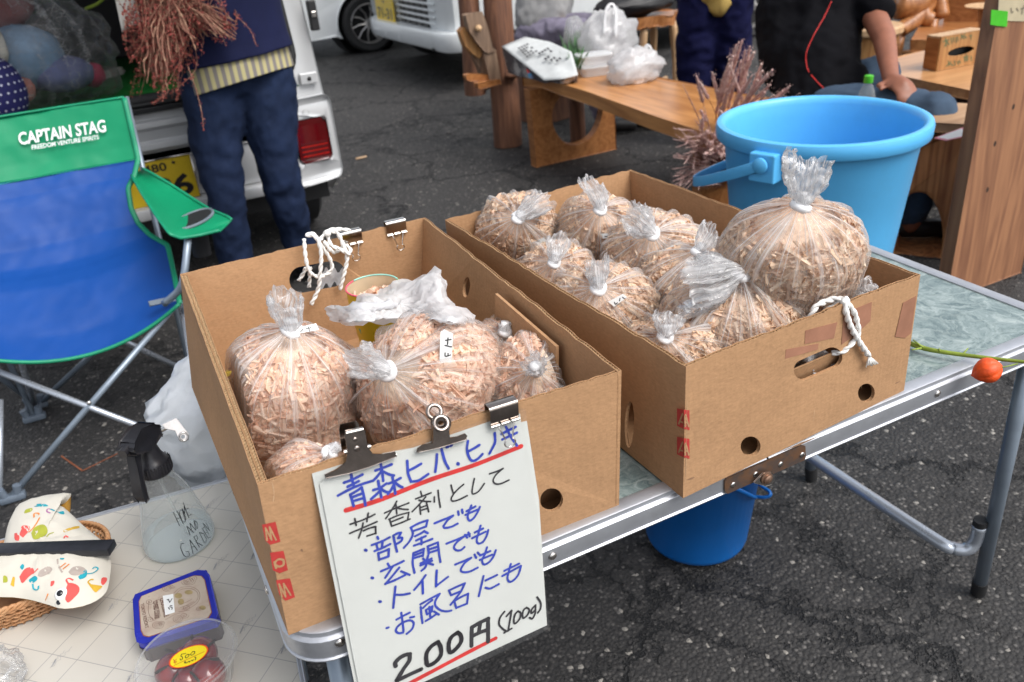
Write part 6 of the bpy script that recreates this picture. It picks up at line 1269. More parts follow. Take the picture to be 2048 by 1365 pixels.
for c_, P_ in (('orange', [(345, 280), (345, 240), (390, 240), (395, 290), (340, 380), (290, 430)]), ('lime', [(470, 475), (500, 445), (545, 430)]), ('teal', [(510, 195), (560, 215), (610, 235)]), ('purple', [(510, 235), (475, 220), (480, 195), (510, 195)]), ('ochre', [(790, 375), (830, 385), (855, 370)]), ('coral', [(645, 490), (660, 465), (690, 480)]),
               ('teal', [(330, 950), (340, 1000), (380, 1010), (390, 970)]), ('teal', [(870, 850), (940, 840), (990, 800), (960, 780), (935, 800)]), ('coral', [(690, 950), (670, 910), (700, 895), (740, 915)]), ('ochre', [(910, 955), (890, 930), (920, 905), (945, 910)]), ('orange', [(605, 785), (665, 740)]), ('orange', [(635, 800), (700, 750)]), ('orange', [(455, 1120), (485, 1050)]), ('coral', [(330, 850), (385, 795)]), ('grey', [(580, 700), (590, 770), (630, 835)])): curl(c_, P_)
EYEW = mat('white_plastic', (.8, .8, .78), .2)
for (x, y), r_ in (((626, 1055), .0088), ((620, 1142), .0082)):
    q = PZ(x/5.054, 980+y/5.054, fz+(.012 if y < 1100 else .002)); n_ = unit(V3(-.1, -.55, .8)); Mq = Vector(n_).to_track_quat('Z', 'Y').to_matrix()
    g = Geo(); g.lathe([(r_, -.002), (r_, .001), (r_*.8, .003), (r_*.4, .0042), (.0002, .0045)], 22, M=Mq, o=q); ey = put('eye', g, EYEW if y < 1100 else CCL, FT, smooth='all')
    g = Geo(); g.lathe([(r_*.48, .0042), (r_*.4, .0052), (.0002, .0054)], 18, M=Mq, o=q+n_*.0004+V3(-.001, .001, 0)); put('pupil', g, mat('black_gloss', (.01, .012, .016), .12), ey, smooth='all')
# black wooden bar lying across
g = Geo(); bz = fz+.030; g.pslab([(-60, 1088), (213, 1076), (236, 1098), (236, 1101), (213, 1120), (-60, 1128)][:0] or [(-60, 1087), (230, 1076), (208, 1117) if 0 else (236, 1090), (214, 1100), (-60, 1106)], .014, (0, 0, bz), (0, 0, 1))
a0, a1_ = PZ(-70, 1090, bz), PZ(228, 1080, bz); e_ = unit(a1_-a0); w_v = unit(np.cross([0, 0, 1.], e_)); 
g = Geo(); L_ = np.linalg.norm(a1_-a0); g.box((0, -.020, -.012), (L_, 0.002, .0), Matrix(((e_[0], w_v[0], 0, a0[0]), (e_[1], w_v[1], 0, a0[1]), (e_[2], w_v[2], 1, a0[2]), (0, 0, 0, 1))), bev=.001)
put('black_bar', g, mat('worn_black_paint', (.012, .013, .018), .38, 0, .3, 50, bump=.3, bs=80), None, label='black painted wooden bar lying across the fish cushion', cat='wooden bar', smooth=30)
g = Geo(); q = [PZ(x, y, WZ+.0015) for x, y in ((-60, 1235), (-10, 1238), (48, 1237), (30, 1250), (-10, 1262), (-60, 1275))]; g.slab([(p[0], p[1]) for p in q], .0006, lambda u, v, w_: (u, v, WZ+.0008+w_)); put('paper_sheet', g, WHITEP, None, label='white sheet of paper sticking out from under the wicker basket', cat='paper')
# ================================================================== physalis stem on the marble table
PH = thing('physalis_stem', PZ(1830, 690, ZT), 'green stem with one orange lantern fruit lying across the right end of marble table', 'plant')
GST = mat('green_stem', (.20, .27, .03), .5, 0, .25, 60)
pp = [PZ(1822, 688, ZT+.006), PZ(1860, 700, ZT+.008), PZ(1940, 712, ZT+.012), PZ(2048, 724, ZT+.020), PZ(2120, 728, ZT+.03)]
g = Geo(); g.tube(smooth_path(pp, 6), [.0042-.0001*i for i in range(25)], 8); put('stem', g, GST, PH, smooth='all')
for a, b_ in (((1925, 710), (1936, 697)), ((1845, 695), (1826, 680)), ((1842, 697), (1824, 700)), ((1880, 704), (1905, 700) if 0 else (1878, 697))): g = Geo(); g.tube([PZ(*a, ZT+.010), PZ(*b_, ZT+.014)], [.0018, .0008], 6); put('leaf_scar', g, GST, PH, smooth='all')
lc = PZ(1973, 742, ZT+.014)
g = Geo(); g.tube(smooth_path([PZ(2035, 728, ZT+.02), PZ(2015, 733, ZT+.024), PZ(2000, 736, ZT+.022)], 4), .0009, 5); put('fruit_stalk', g, GST, PH, smooth='all')
ax_ = unit(PZ(1945, 755, ZT+.006)-PZ(2000, 737, ZT+.022)); s1_ = unit(np.cross(ax_, [0, 0, 1])); s2_ = np.cross(ax_, s1_)
def lan(u, v):
    r = .0195*math.sin(min(1, u*1.03)*math.pi)**.62*(1-.25*u); a = v*2*math.pi; r *= 1+.10*abs(math.sin(a*3))**.6-.05; return lc+ax_*(u-.5)*.040+(s1_*math.cos(a)+s2_*math.sin(a))*r
g = Geo(); g.grid(lan, 26, 60, wrap=True); put('lantern', g, mat('orange_lantern_skin', (.75, .085, .012), .5, 0, .2, 90, bump=.5, bs=200), PH, smooth='all')
# ================================================================== small blue bucket under the table
SBL = mat('dark_blue_plastic', (.005, .12, .42), .35, 0, .08, 8); q = V3(.905, .518, 0)
BU = thing('bucket', q, 'smaller darker blue bucket standing on the asphalt under the marble table', 'bucket')
g = Geo(); g.lathe([(.0005, .004), (.098, .002), (.108, .010), (.111, .02), (.136, .262), (.141, .262), (.143, .270), (.139, .276), (.133, .272), (.106, .022), (.0005, .016)], 48, o=q, close=False); put('body', g, SBL, BU, smooth='all')
g = Geo(); h0 = q+V3(.11, -.08, .262); pts = [V3(q[0]+.14*math.cos(t)*1.0, q[1]+.14*math.sin(t), .255-.13*math.sin((t+2.2)/math.pi*math.pi)) for t in []]
pts = smooth_path([q+V3(.10, .10, .25), q+V3(.16, .06, .19), PZ(1512, 975, .135)+V3(.02, .03, 0), PZ(1540, 985, .125), PZ(1530, 995, .115), PZ(1500, 992, .115), q+V3(.03, -.14, .19), q+V3(-.04, -.133, .25)], 6)
g.tube(pts, .0062, 8, flat=.6); put('handle', g, SBL, BU, smooth='all')
# ================================================================== silver kei van with its tailgate open
VS = mat('silver_car_paint', (.54, .55, .56), .34, .22, .015, 4, coat=.5); VW = mat('white_car_paint', (.74, .77, .78), .25, 0, .02, 6, coat=.5, dirt=.10)
SEAL = mat('black_door_seal', (.012, .012, .013), .45); DARKI = mat('dark_van_trim', (.035, .033, .034), .7); TYRE = mat('tyre_rubber', (.018, .018, .019), .75, 0, .2, 40); RIMM = mat('wheel_silver', (.42, .41, .40), .3, .7); YPL = mat('yellow_plate', (.72, .50, .02), .4, 0, .05, 20); TLR = mat('red_tail_lens', (.09, .002, .003), .10, 0, .2, 10, coat=.5); TLC = mat('clear_tail_lens', (.35, .33, .33), .12, .3, .1, 60, coat=.8)
VX0, VX1, VY = -.70, .80, 2.80
VN = thing('silver_van', (.05, 4.4, 0), 'silver kei van with open tailgate, loaded with green sheet and bundles, behind the camping chair', 'van')
hole = rrect(VX0+.09, .725, VX1-.095, 1.72, .11, 8)
g = Geo(); g.slab(rrect(VX0+.01, .52, VX1-.005, 1.84, .05), .05, lambda u, v, w_: (u-.035*max(0, v-.65)*(1 if u > 0 else -1), VY+w_+.12*max(0, v-.72), v), [hole]); put('rear_frame', g, VS, VN, bevel=.006, smooth=40)
def hp_(s): return [V3(u-.035*max(0, v-.65)*(1 if u > 0 else -1), VY-.004+.12*max(0, v-.72), v) for u, v in [(.05+(a-.05)*s, 1.2+(b_-1.2)*s) for a, b_ in hole]]
H_ = hp_(1.0); g = Geo(); g.tube(H_+[H_[0]], .017, 8, caps=False); put('door_seal', g, SEAL, VN, smooth='all')
H_ = hp_(.965); g = Geo(); g.tube(H_+[H_[0]], .02, 8, caps=False); put('opening_trim', g, DARKI, VN, smooth='all')
for s_, x in ((1, VX1), (-1, VX0)):
    g = Geo(); wh = [(3.30+.30*math.cos(a), .27+.30*math.sin(a)) for a in np.linspace(-.2, math.pi+.2, 16)]; wh2 = [(5.35+.30*math.cos(a), .27+.30*math.sin(a)) for a in np.linspace(-.2, math.pi+.2, 16)]
    out = [(VY+.05, .30)]+wh[::-1]+[(5.0, .24)]+wh2[::-1]+[(5.95, .30), (6.1, .6), (5.95, .95), (5.5, 1.15), (5.2, 1.8), (2.96, 1.84)]
    g.slab(out, .03, lambda u, v, w_: (x-s_*(w_+.035*max(0, v-.65)+.0), u, v)); put('side_panel', g, VS, VN, bevel=.006)
    for yy in (3.30, 5.35):
        M_ = Matrix.Rotation(math.pi/2, 3, 'Y'); c_ = (x-s_*.11, yy, .27)
        g = Geo(); g.lathe([(.17, -.07), (.24, -.075), (.268, -.055), (.272, 0), (.268, .055), (.24, .075), (.17, .07)], 40, M=M_, o=c_, close=False); wl = put('wheel', g, TYRE, VN, smooth=40)
        g = Geo(); g.lathe([(.0005, .045), (.06, .05), (.165, .03), (.172, .065), (.176, .0), (.17, -.06)], 30, M=M_ if s_ > 0 else Matrix.Rotation(-math.pi/2, 3, 'Y'), o=c_, close=False); put('hubcap', g, RIMM, wl, smooth=40)
g = Geo(); g.box((VX0+.05, 2.96, 1.80), (VX1-.05, 5.25, 1.86), bev=.02); put('roof', g, VS, VN)
g = Geo(); g.box((VX0+.03, VY+.06, .66), (VX1-.03, 5.2, .70)); put('cargo_floor', g, DARKI, VN)
g = Geo(); g.box((VX0+.04, 4.55, .66), (VX1-.04, 4.62, 1.78)); put('seat_bulkhead', g, mat('grey_seat_cloth', (.06, .06, .065), .9), VN, bevel=.02)
for s_, x in ((1, VX1-.07), (-1, VX0+.07)): g = Geo(); g.box((x-.02, VY+.09, .70), (x+.02, 4.5, 1.70)); put('interior_trim', g, mat('brown_ply_trim', (.20, .10, .05), .7) if s_ > 0 else DARKI, VN)
g = Geo(); g.slab([(VX0+.03, 0), (VX1-.03, 0), (VX1-.08, -1.05), (VX0+.08, -1.05)], .06, lambda u, v, w_: (u, 2.96+v, 1.86+.05*v*0+w_-.06*v*.5)); tg = put('tailgate', g, VS, VN, bevel=.02)
g = Geo(); g.slab([(VX0+.15, -.45), (VX1-.15, -.45), (VX1-.17, -.98), (VX0+.17, -.98)], .01, lambda u, v, w_: (u, 2.96+v, 1.848+w_-.03*v)); put('window', g, mat('dark_glass', (.01, .012, .014), .05), tg)
# creased lower panel (swept profile)
prof_v = [(2.815, .725), (2.795, .718), (2.792, .700), (2.80, .690), (2.80, .668), (2.788, .660), (2.786, .640), (2.798, .628), (2.800, .590), (2.790, .582), (2.788, .560), (2.80, .548), (2.80, .52), (2.84, .52), (2.84, .725)]
g = Geo(); n = len(prof_v); X0, X1 = VX0+.05, VX1-.16
g.add([(x, y, z) for x in (X0, X1) for y, z in prof_v], [(i, (i+1) % n, n+(i+1) % n, n+i) for i in range(n)]+[tuple(range(n)), tuple(range(n, 2*n))]); put('tail_panel', g, VS, VN, bevel=.002)
g = Geo(); g.box((VX0+.14, 2.772, .696), (VX1-.17, 2.80, .716), bev=.004); put('loading_sill', g, SEAL, VN)
# pillar foot and latch
g = Geo(); g.box((.705, 2.783, .70), (.775, 2.80, .745), bev=.005); put('pillar_plate', g, VS, VN)
g = Geo(); g.lathe([(.008, 0), (.008, .004), (.0005, .005)], 12, M=Vector((0, -1, 0)).to_track_quat('Z', 'Y').to_matrix(), o=(.742, 2.784, .722)); put('rubber_stop', g, SEAL, VN, smooth='all')
q = PY(624, 28, 2.81); g = Geo(); g.box((q[0]-.016, 2.785, q[2]-.06), (q[0]+.016, 2.82, q[2]+.05), bev=.004); lt_ = put('latch', g, SEAL, VN); g = Geo(); g.box((q[0]-.010, 2.777, q[2]-.012), (q[0]+.010, 2.79, q[2]+.012), bev=.003); put('latch_tongue', g, STEEL, lt_)
g = Geo(); q = PY(612, 225, 2.748); g.tube([q+V3(.012*math.cos(a), 0, .012*math.sin(a)) for a in np.linspace(0, 6.283, 22)], .0014, 6, caps=False); put('sensor_ring', g, VS, VN, smooth='all')
# bumper: corner block and middle bar
def bump_x(x0, x1, z0, z1, y, r):
    g = Geo(); g.box((x0, y, z0), (x1, 2.86, z1), bev=r); return g
for s_ in (1, -1):
    a, b_ = (.585, VX1+.012) if s_ > 0 else (VX0-.012, -.485)
    bx0, bx1, bz0, bz1 = (.640, .772, .405, .567) if s_ > 0 else (-.672, -.54, .405, .567)
    g = Geo(); g.slab(rrect(a, .315, b_, .655, .035, 6), .11, lambda u, v, w_: (u, 2.752+w_+(.05*max(0, (s_*(u-.05)-.69))/.07 if s_*(u-.05) > .69 else 0), v), [rrect(bx0-.006, bz0-.006, bx1+.006, bz1+.006, .022)]); bp_ = put('bumper_corner', g, VS, VN, bevel=.012, smooth=40)
    g = Geo(); g.slab(rrect(bx0 if s_ < 0 else bx0+.0, bz0, bx1, bz1, .018), .03, lambda u, v, w_: (u, 2.758+w_, v)); tlp = put('tail_light', g, TLR, VN, bevel=.006, smooth=40)
    for k in range(7): g = Geo(); z = bz0+.012+k*.0095; g.box((bx0+.012, 2.7555, z), (bx1-.012, 2.7585, z+.005)); put('lens_rib', g, mat('bright_red_rib', (.38, .008, .005), .15) if k % 2 else TLR, tlp)
g = Geo(); g.slab(rrect(.575, .40, .636, .56, .01), .03, lambda u, v, w_: (u, 2.768+w_, v)); put('reversing_light', g, TLC, VN, bevel=.004)
for z0_, z1_, y_ in ((.30, .350, 2.765), (.350, .515, 2.805)): g = bump_x(-.50, .600, z0_, z1_, y_, .012); put('bumper_bar', g, VS if z0_ < .34 else VS, VN, smooth=40)
g = Geo(); g.box((VX0+.05, 2.85, .22), (VX1-.05, 5.9, .32)); put('underbody', g, SEAL, VN)
# number plate
g = Geo(); g.slab(rrect(-.085, .350, .232, .522, .008), .004, lambda u, v, w_: (u+.0, 2.790+w_, v)); pl = put('number_plate', g, YPL, VN, bevel=.001)
for a, b_ in (((-.085, .350), (.232, .350)), ((-.085, .522), (.232, .522)), ((.232, .35), (.232, .522))): g = Geo(); g.tube([(a[0], 2.787, a[1]), (b_[0], 2.787, b_[1])], .0035, 6); put('plate_frame', g, STEEL, pl, smooth='all')
def xz_text(s, cx, cz, h, y, m, par, bold=.02, wd=None):
    V, F = text2d(s, 1.0, bold); xs = [v[0] for v in V]; ys = [v[1] for v in V]; k = h/(max(ys)-min(ys)); kx = k if wd is None else wd/(max(xs)-min(xs))
    g = Geo(); g.add([(cx+(x-(max(xs)+min(xs))/2)*kx, y, cz+(z-(max(ys)+min(ys))/2)*k) for x, z in V], F); return put('lettering', g, m, par)
xz_text('480', .095, .490, .032, 2.7892, MK, pl, wd=.085); xz_text('86', .140, .410, .085, 2.7892, MK, pl, .03, wd=.150)
g = Geo(); g.lathe([(.006, 0), (.005, .003), (.0005, .004)], 10, M=Vector((0, -1, 0)).to_track_quat('Z', 'Y').to_matrix(), o=(.165, 2.789, .500)); put('bolt', g, MK, pl, smooth='all')
# load
g = Geo(); g.grid(lambda u, v: V3(VX0+.10+(VX1-VX0-.2)*v, 2.80+1.6*u, .712+.006*mnoise.noise(Vector((v*6, u*9, 0)))+(.0 if u > .02 else -.012)), 50, 50); crumple(g, .012, 6, 1)
o_ = put('green_sheet', g, mat('green_ground_sheet', (.008, .15, .025), .5, 0, .2, 6), None, smooth='all', label='dark green ground sheet lining the floor of the silver van', cat='ground sheet'); m_ = o_.modifiers.new('s', 'SOLIDIFY'); m_.thickness = .003
def paper_stack(o, e1, e2, w_, d_, n, label, name='newspaper_stack', prints=True):
    t = thing(name, o, label, 'newspapers'); NP_ = bpy.data.materials.get('newsprint') or mat('newsprint', (.44, .43, .41), .8, 0, .08, 30)
    NI = bpy.data.materials.get('news_ink') or mat('news_ink', (.07, .07, .075), .7); NG = bpy.data.materials.get('news_grey') or mat('news_grey', (.28, .28, .28), .8, 0, .3, 250)
    for k in range(n):
        a = .06*math.sin(k*2.1); oo = o+V3(.004*math.sin(k), .004*math.cos(k*2), k*.007); q1 = e1*math.cos(a)+e2*math.sin(a); q2 = e2*math.cos(a)-e1*math.sin(a)
        g = Geo(); g.grid(lambda u, v: oo+q1*(u-.5)*w_+q2*(v-.5)*d_+V3(0, 0, .003+.002*math.sin(u*5+k)+.005*(v*v)), 14, 12); s_ = put('sheet', g, NP_, t, smooth='all'); m2 = s_.modifiers.new('s', 'SOLIDIFY'); m2.thickness = .005; m2.offset = -1
    top = oo+V3(0, 0, .0045)
    if prints:
        for (u0, v0, u1, v1, mm_) in [(-.42, -.4, -.1, .4, NG), (-.05, .15, .42, .42, NI), (.0, -.4, .42, -.2, NG), (-.02, -.12, .2, .1, NI), (.24, -.12, .42, .1, NG)]:
            for r in range(5):
                a_, b_ = v0+(v1-v0)*(r+.15)/5, v0+(v1-v0)*(r+.65)/5
                g = Geo(); g.grid(lambda u, v: top+q1*(u0+(u1-u0)*u)*w_+q2*(a_+(b_-a_)*v)*d_+V3(0, 0, .0012+.002*math.sin((u0+(u1-u0)*u+.5)*5+k)+.005*(a_+.5)**2), 6, 2); put('print', g, mm_, s_)
    return t
a_, b_ = PZ(106, 172, .735), PZ(222, 185, .735); e1 = unit(a_*0+PZ(222, 188, .735)-PZ(112, 175, .735)); e2 = np.cross([0, 0, 1.], e1)
paper_stack(PZ(180, 155, .725), e1, e2, .25, .20, 4, 'folded newspapers lying on the green sheet at the back of the silver van')
# bag of soft toys (see-through) and polka dot bundle
TB = thing('toy_bag', (-.32, 3.25, .72), 'big clear plastic bag of bright soft toys in the silver van', 'bag')
for c_, r_, col_ in (((-.24, 3.22, .90), (.15, .12, .12), (.17, .28, .42)), ((-.42, 3.15, .92), (.10, .09, .09), (.62, .05, .18)), ((-.38, 3.08, .93), (.045, .03, .05), (.62, .66, .60)), ((-.30, 3.30, 1.08), (.16, .1, .09), (.22, .07, .07)), ((-.12, 3.2, .82), (.12, .1, .07), (.12, .14, .28)), ((-.28, 3.1, .80), (.06, .05, .05), (.50, .20, .16)), ((-.52, 3.1, .95), (.07, .06, .09), (.30, .33, .45)), ((-.30, 3.08, .97), (.035, .03, .07), (.5, .48, .42)), ((-.46, 3.03, 1.03), (.04, .03, .03), (.5, .5, .5)), ((-.02, 3.22, .80), (.05, .05, .05), (.35, .03, .08))):
    g = Geo(); g.ball(c_, 1.0, 20, 14, r_); crumple(g, .01, 14, 1); put('soft_toy', g, mat('toy_cloth', col_, .9, 0, .2, 20), TB, smooth='all')
g = Geo(); g.ball((-.26, 3.18, .90), 1.0, 40, 30, (.36, .22, .28)); crumple(g, .05, 6, 4); crumple(g, .015, 20, 2); n_ = len(g.v); put('clear_bag', g, film('big_bag_film', base=.06, streak=.35, edge=.30, crump=.5, freq=14), TB, smooth='all', uv=ball_uv(n_, 40))
PK = thing('polka_dot_bag', PZ(10, 190, .74), 'dark blue cloth bag with white polka dots at the left edge behind the chair', 'bag')
pc = PY(-12, 185, 2.92); g = Geo(); g.ball(pc, 1.0, 26, 18, (.105, .09, .13)); put('bag', g, mat('navy_cloth', (.012, .012, .10), .8), PK, smooth='all')
g = Geo()
for i in range(1, 14):
    for k in range(26):
        th_ = math.pi*i/14; a = 2*math.pi*(k+.5*(i % 2))/26; 
        n_ = V3(math.sin(th_)*math.cos(a), math.sin(th_)*math.sin(a), math.cos(th_)); c_ = pc+n_*V3(.1065, .0915, .1315); t1 = unit(np.cross(n_, [0.01, 0, 1.])); t2 = np.cross(n_, t1)
        if n_[1] < .3: g.add([c_+(t1*math.cos(b)+t2*math.sin(b))*.0042 for b in np.linspace(0, 6.283, 9)[:-1]], [tuple(range(8))])
put('polka_dots', g, mat('white_dots', (.62, .64, .75), .8), PK, kind='stuff')
# ================================================================== white car behind and white kei truck
V2 = thing('white_car', (3.4, 8.6, 0), 'white car parked behind the silver van, only its multi-spoke wheel and lower side showing', 'car')
wc = V3(2.60, 8.02, .275); arch = [(wc[0]+.33*math.cos(a), .275+.33*math.sin(a)) for a in np.linspace(math.pi+.25, -.25, 22)]
g = Geo(); g.slab([(1.78, .30), (1.95, .21), (2.24, .20)]+arch+[(3.0, .20), (4.4, .20), (4.9, .35), (4.9, 1.0), (4.4, 1.55), (2.6, 1.55), (2.0, 1.0), (1.74, .62)], 1.4, lambda u, v, w_: (u, 8.0+w_+.06*max(0, v-.9), v)); put('body', g, VW, V2, bevel=.02, smooth=40)
g = Geo(); g.box((2.0, 7.99, .30), (2.3, 8.0, .31)); 
def alloy(c, parent, R=.275, nsp=10, yv=(0, -1, 0), w_=.09):
    M_ = Vector(yv).to_track_quat('Z', 'Y').to_matrix(); c = np.array(c)
    g = Geo(); g.lathe([(R*.68, -w_), (R*.90, -w_), (R*.985, -w_*.7), (R, 0), (R*.985, .05), (R*.90, .066), (R*.70, .055), (R*.68, .0)], 48, M=M_, o=c, close=False); wl = put('wheel', g, TYRE, parent, smooth=40)
    g = Geo(); g.lathe([(R*.70, .052), (R*.675, .060), (R*.65, .05), (R*.64, -.04)], 48, M=M_, o=c, close=False); rm = put('rim', g, RIMM, wl, smooth=40)
    for k in range(nsp):
        a = 2*math.pi*k/nsp; d = np.array(M_ @ Vector((math.cos(a), math.sin(a), 0))); n_ = np.array(M_ @ Vector((0, 0, 1))); d2 = np.array(M_ @ Vector((math.cos(a+.15), math.sin(a+.15), 0)))
        g = Geo(); g.tube([c+d*R*.12+n_*.040, c+d*R*.4+n_*.046, c+d2*R*.66+n_*.036], [R*.055, R*.042, R*.040], 6, flat=.6); put('spoke', g, RIMM, wl, smooth=40)
    g = Geo(); g.lathe([(R*.17, .02), (R*.17, .045), (R*.1, .052), (.0005, .053)], 20, M=M_, o=c); put('hub', g, RIMM, wl, smooth=40)
    g = Geo(); g.lathe([(.0005, -.01), (R*.66, -.01)], 30, M=M_, o=c, close=False); put('brake_back', g, SEAL, wl)
alloy(wc+V3(0, .03, 0), V2)
g = Geo(); g.lathe([(.34, -.30), (.335, .0)], 30, M=Vector((0, -1, 0)).to_track_quat('Z', 'Y').to_matrix(), o=wc+V3(0, .05, 0), close=False); g.lathe([(.0005, .31), (.34, .31)], 30, M=Vector((0, 1, 0)).to_track_quat('Z', 'Y').to_matrix(), o=wc+V3(0, .05, 0), close=False); put('wheel_arch', g, SEAL, V2)
alloy((4.3, 8.03, .275), V2)
g = Geo(); g.slab([(2.15, 1.0), (4.3, 1.0), (4.1, 1.45), (2.7, 1.45)], .01, lambda u, v, w_: (u, 7.995+w_+.06*max(0, v-.9), v)); put('side_window', g, mat('dark_glass2', (.012, .014, .016), .06), V2)
TK = thing('white_truck', (3.9, 6.2, 0), 'white kei truck with black grille and yellow plate behind the log post', 'truck')
XF = 2.45
g = Geo(); g.box((XF, 5.42, .36), (4.1, 7.45, 1.75), bev=.09); put('cab', g, VW, TK, smooth=40)
g = Geo(); g.box((4.15, 5.42, .55), (6.0, 7.35, .90), bev=.02); put('load_bed', g, VW, TK)
bp_path = [V3(2.62, 5.36, .36), V3(2.50, 5.38, .36), V3(2.42, 5.50, .355), V3(2.41, 5.8, .355), V3(2.40, 6.6, .345), V3(2.41, 7.1, .34), V3(2.46, 7.35, .34), V3(2.6, 7.48, .34)]
g = Geo(); Pp = smooth_path(bp_path, 5); P2, fr = frames(Pp); vs = []
sec = [(.0, .075), (.03, .068), (.038, .05), (.040, -.04), (.03, -.065), (0, -.07), (-.05, -.07), (-.05, .075)]
for p in P2:
    pass
for i, p in enumerate(P2):
    t = fr[i][0]; o_n = unit(np.cross(t, [0, 0, 1.])); o_n = o_n if o_n @ (p-V3(3.3, 6.4, .35)) > 0 else -o_n
    vs += [p+o_n*a+V3(0, 0, b_) for a, b_ in sec]
n = len(sec); g.add(vs, [(i*n+k, i*n+(k+1) % n, (i+1)*n+(k+1) % n, (i+1)*n+k) for i in range(len(P2)-1) for k in range(n)]+[tuple(range(n)), tuple((len(P2)-1)*n+k for k in range(n))]); put('bumper', g, VW, TK, smooth=40)
g = Geo(); g.box((2.365, 5.66, .285), (2.39, 5.70, .31), bev=.004); put('bumper_scar', g, SEAL, TK)
gx = XF-.012; y0, y1 = 5.90, 6.56; z0, z1 = .425, .66
for k in range(8):
    for j in range(5):
        ya = y0+(y1-y0)*k/4.6; 
        if k > 4: continue
        yy = y0+(y1-y0)*(k+.08)/5; yb = y0+(y1-y0)*(k+.88)/5; za = z0+(z1-z0)*(j+.1)/5; zb_ = z0+(z1-z0)*(j+.82)/5
        g = Geo(); g.box((gx, yy, za), (gx+.02, yb, zb_)); put('grille_opening', g, SEAL, TK)
for j in (1, 2, 3, 4): g = Geo(); z = z0+(z1-z0)*(j-.04)/5; g.box((gx-.014, 5.74, z-.009), (gx+.004, 6.60, z+.007), bev=.004); put('grille_bar', g, VW, TK, smooth=40)
g = Geo(); g.box((gx-.030, 6.62, .410), (gx-.022, 7.10, .600), bev=.002); tp_ = put('number_plate', g, YPL, TK)
V, F = text2d('71-31', 1.0, .02); xs = [v[0] for v in V]; ys = [v[1] for v in V]
g = Geo(); g.add([(gx-.0315, 6.86-(x-(max(xs)+min(xs))/2)*.38/(max(xs)-min(xs)), .475+(z-(max(ys)+min(ys))/2)*.09/(max(ys)-min(ys))) for x, z in V], F); put('lettering', g, MK, tp_)
V, F = text2d('480', 1.0, .02); g = Geo(); g.add([(gx-.0315, 6.86-(x)*.035, .57+z*.035) for x, z in V], F); put('lettering', g, MK, tp_)
for (x, y) in ((3.0, 5.50), (3.0, 7.35), (5.3, 5.50), (5.3, 7.3)): alloy((x, y, .27), TK, .27, 6, (0, -1 if y < 6 else 1, 0))
g = Geo(); g.box((XF-.006, 5.6, 1.0), (XF+.02, 7.25, 1.6), bev=.01); put('windscreen', g, bpy.data.materials['dark_glass2'], TK)
g = Geo(); g.box((2.7, 5.5, .2), (5.9, 7.3, .40)); put('underbody', g, SEAL, TK)
for y in (5.62, 7.2): g = Geo(); g.ball((XF-.002, y, .78), 1.0, 16, 12, (.04, .10, .09)); put('headlight', g, TLC, TK, smooth='all')
# ================================================================== log post, bench and what lies on it
WOR = wood('orange_oiled_wood', (.46, .20, .07), (.24, .085, .025), 7, 1, .35); WBN = wood('bench_board_wood', (.60, .285, .10), (.34, .135, .04), 5, 1, .3, ring=.6); WRB = wood('weathered_reddish_log', (.24, .105, .055), (.09, .04, .025), 9, 2, .7, bump=.8); WGR = wood('grey_brown_carved_wood', (.26, .17, .11), (.12, .075, .05), 9, 2, .6, bump=.5); WYL = wood('honey_wood', (.50, .27, .10), (.30, .13, .04), 8, 2, .5); WDK = wood('dark_brown_stained_wood', (.085, .03, .015), (.03, .012, .008), 6, 0, .5); WPL = wood('brown_plank_wood', (.33, .155, .075), (.17, .07, .035), 6, 2, .6, ring=.7, bump=.3); WLT = wood('pale_cut_wood', (.62, .42, .24), (.44, .26, .13), 6, 2, .5)
LP = thing('log_post', (2.06, 3.82, 0), 'upright rough log post with carved wooden pieces hooked on its left side', 'wooden post')
lb = V3(2.055, 3.80, 0)
def logg(c0, c1, r0, r1, seed, n=26, seg=28, amp=.12):
    g = Geo(); g.grid(lambda u, v: (lambda a, p, r: p+V3(math.cos(a), math.sin(a), 0)*r*(1+amp*mnoise.noise(Vector((math.cos(a)*1.3, math.sin(a)*1.3, p[2]*2.2+seed)))+.03*mnoise.noise(Vector((math.cos(a)*7, math.sin(a)*7, p[2]*3+seed)))))(v*2*math.pi, np.array(c0)*(1-u)+np.array(c1)*u, r0*(1-u)+r1*u), n, seg, wrap=True)
    g.f.append(tuple(range(seg))[::-1]); g.f.append(tuple((n-1)*seg+k for k in range(seg))); return g
put('log', logg(lb, lb+V3(.03, .02, 1.25), .086, .075, 1), WRB, LP, smooth=60)
put('rear_log', logg(lb+V3(-.13, .10, .30), lb+V3(-.10, .11, 1.25), .062, .055, 5), WRB, LP, smooth=60)
def pl(px, Y_, th, m, par, nm, bev=.004, holes=()): g = Geo(); g.pslab(px, th, (0, Y_, 0), (0, -1, 0), holes); return put(nm, g, m, par, bevel=bev)
pl([(934, 32), (950, 27), (963, 26), (972, 50), (986, 92), (990, 100), (978, 105), (968, 103), (952, 84), (938, 62)], 3.62, .05, WGR, LP, 'carved_paddle', .006)
pl([(967, 103), (990, 101), (1000, 160), (980, 165)], 3.63, .04, WGR, LP, 'carved_paddle', .006)
pl([(922, 64), (927, 57), (938, 58), (956, 90), (966, 104), (958, 115), (945, 108), (930, 92)], 3.66, .05, WYL, LP, 'carved_hook', .006)
pl([(945, 104), (962, 104), (975, 130), (985, 170), (972, 180), (960, 140)], 3.68, .045, WGR, LP, 'carved_arm', .006)
pl([(933, 152), (940, 149), (990, 150), (992, 160), (940, 163), (934, 160)], 3.64, .04, WOR, LP, 'peg', .004)
pl([(955, 168), (1000, 160), (1002, 168), (962, 178), (956, 175)], 3.60, .04, WOR, LP, 'peg', .004)
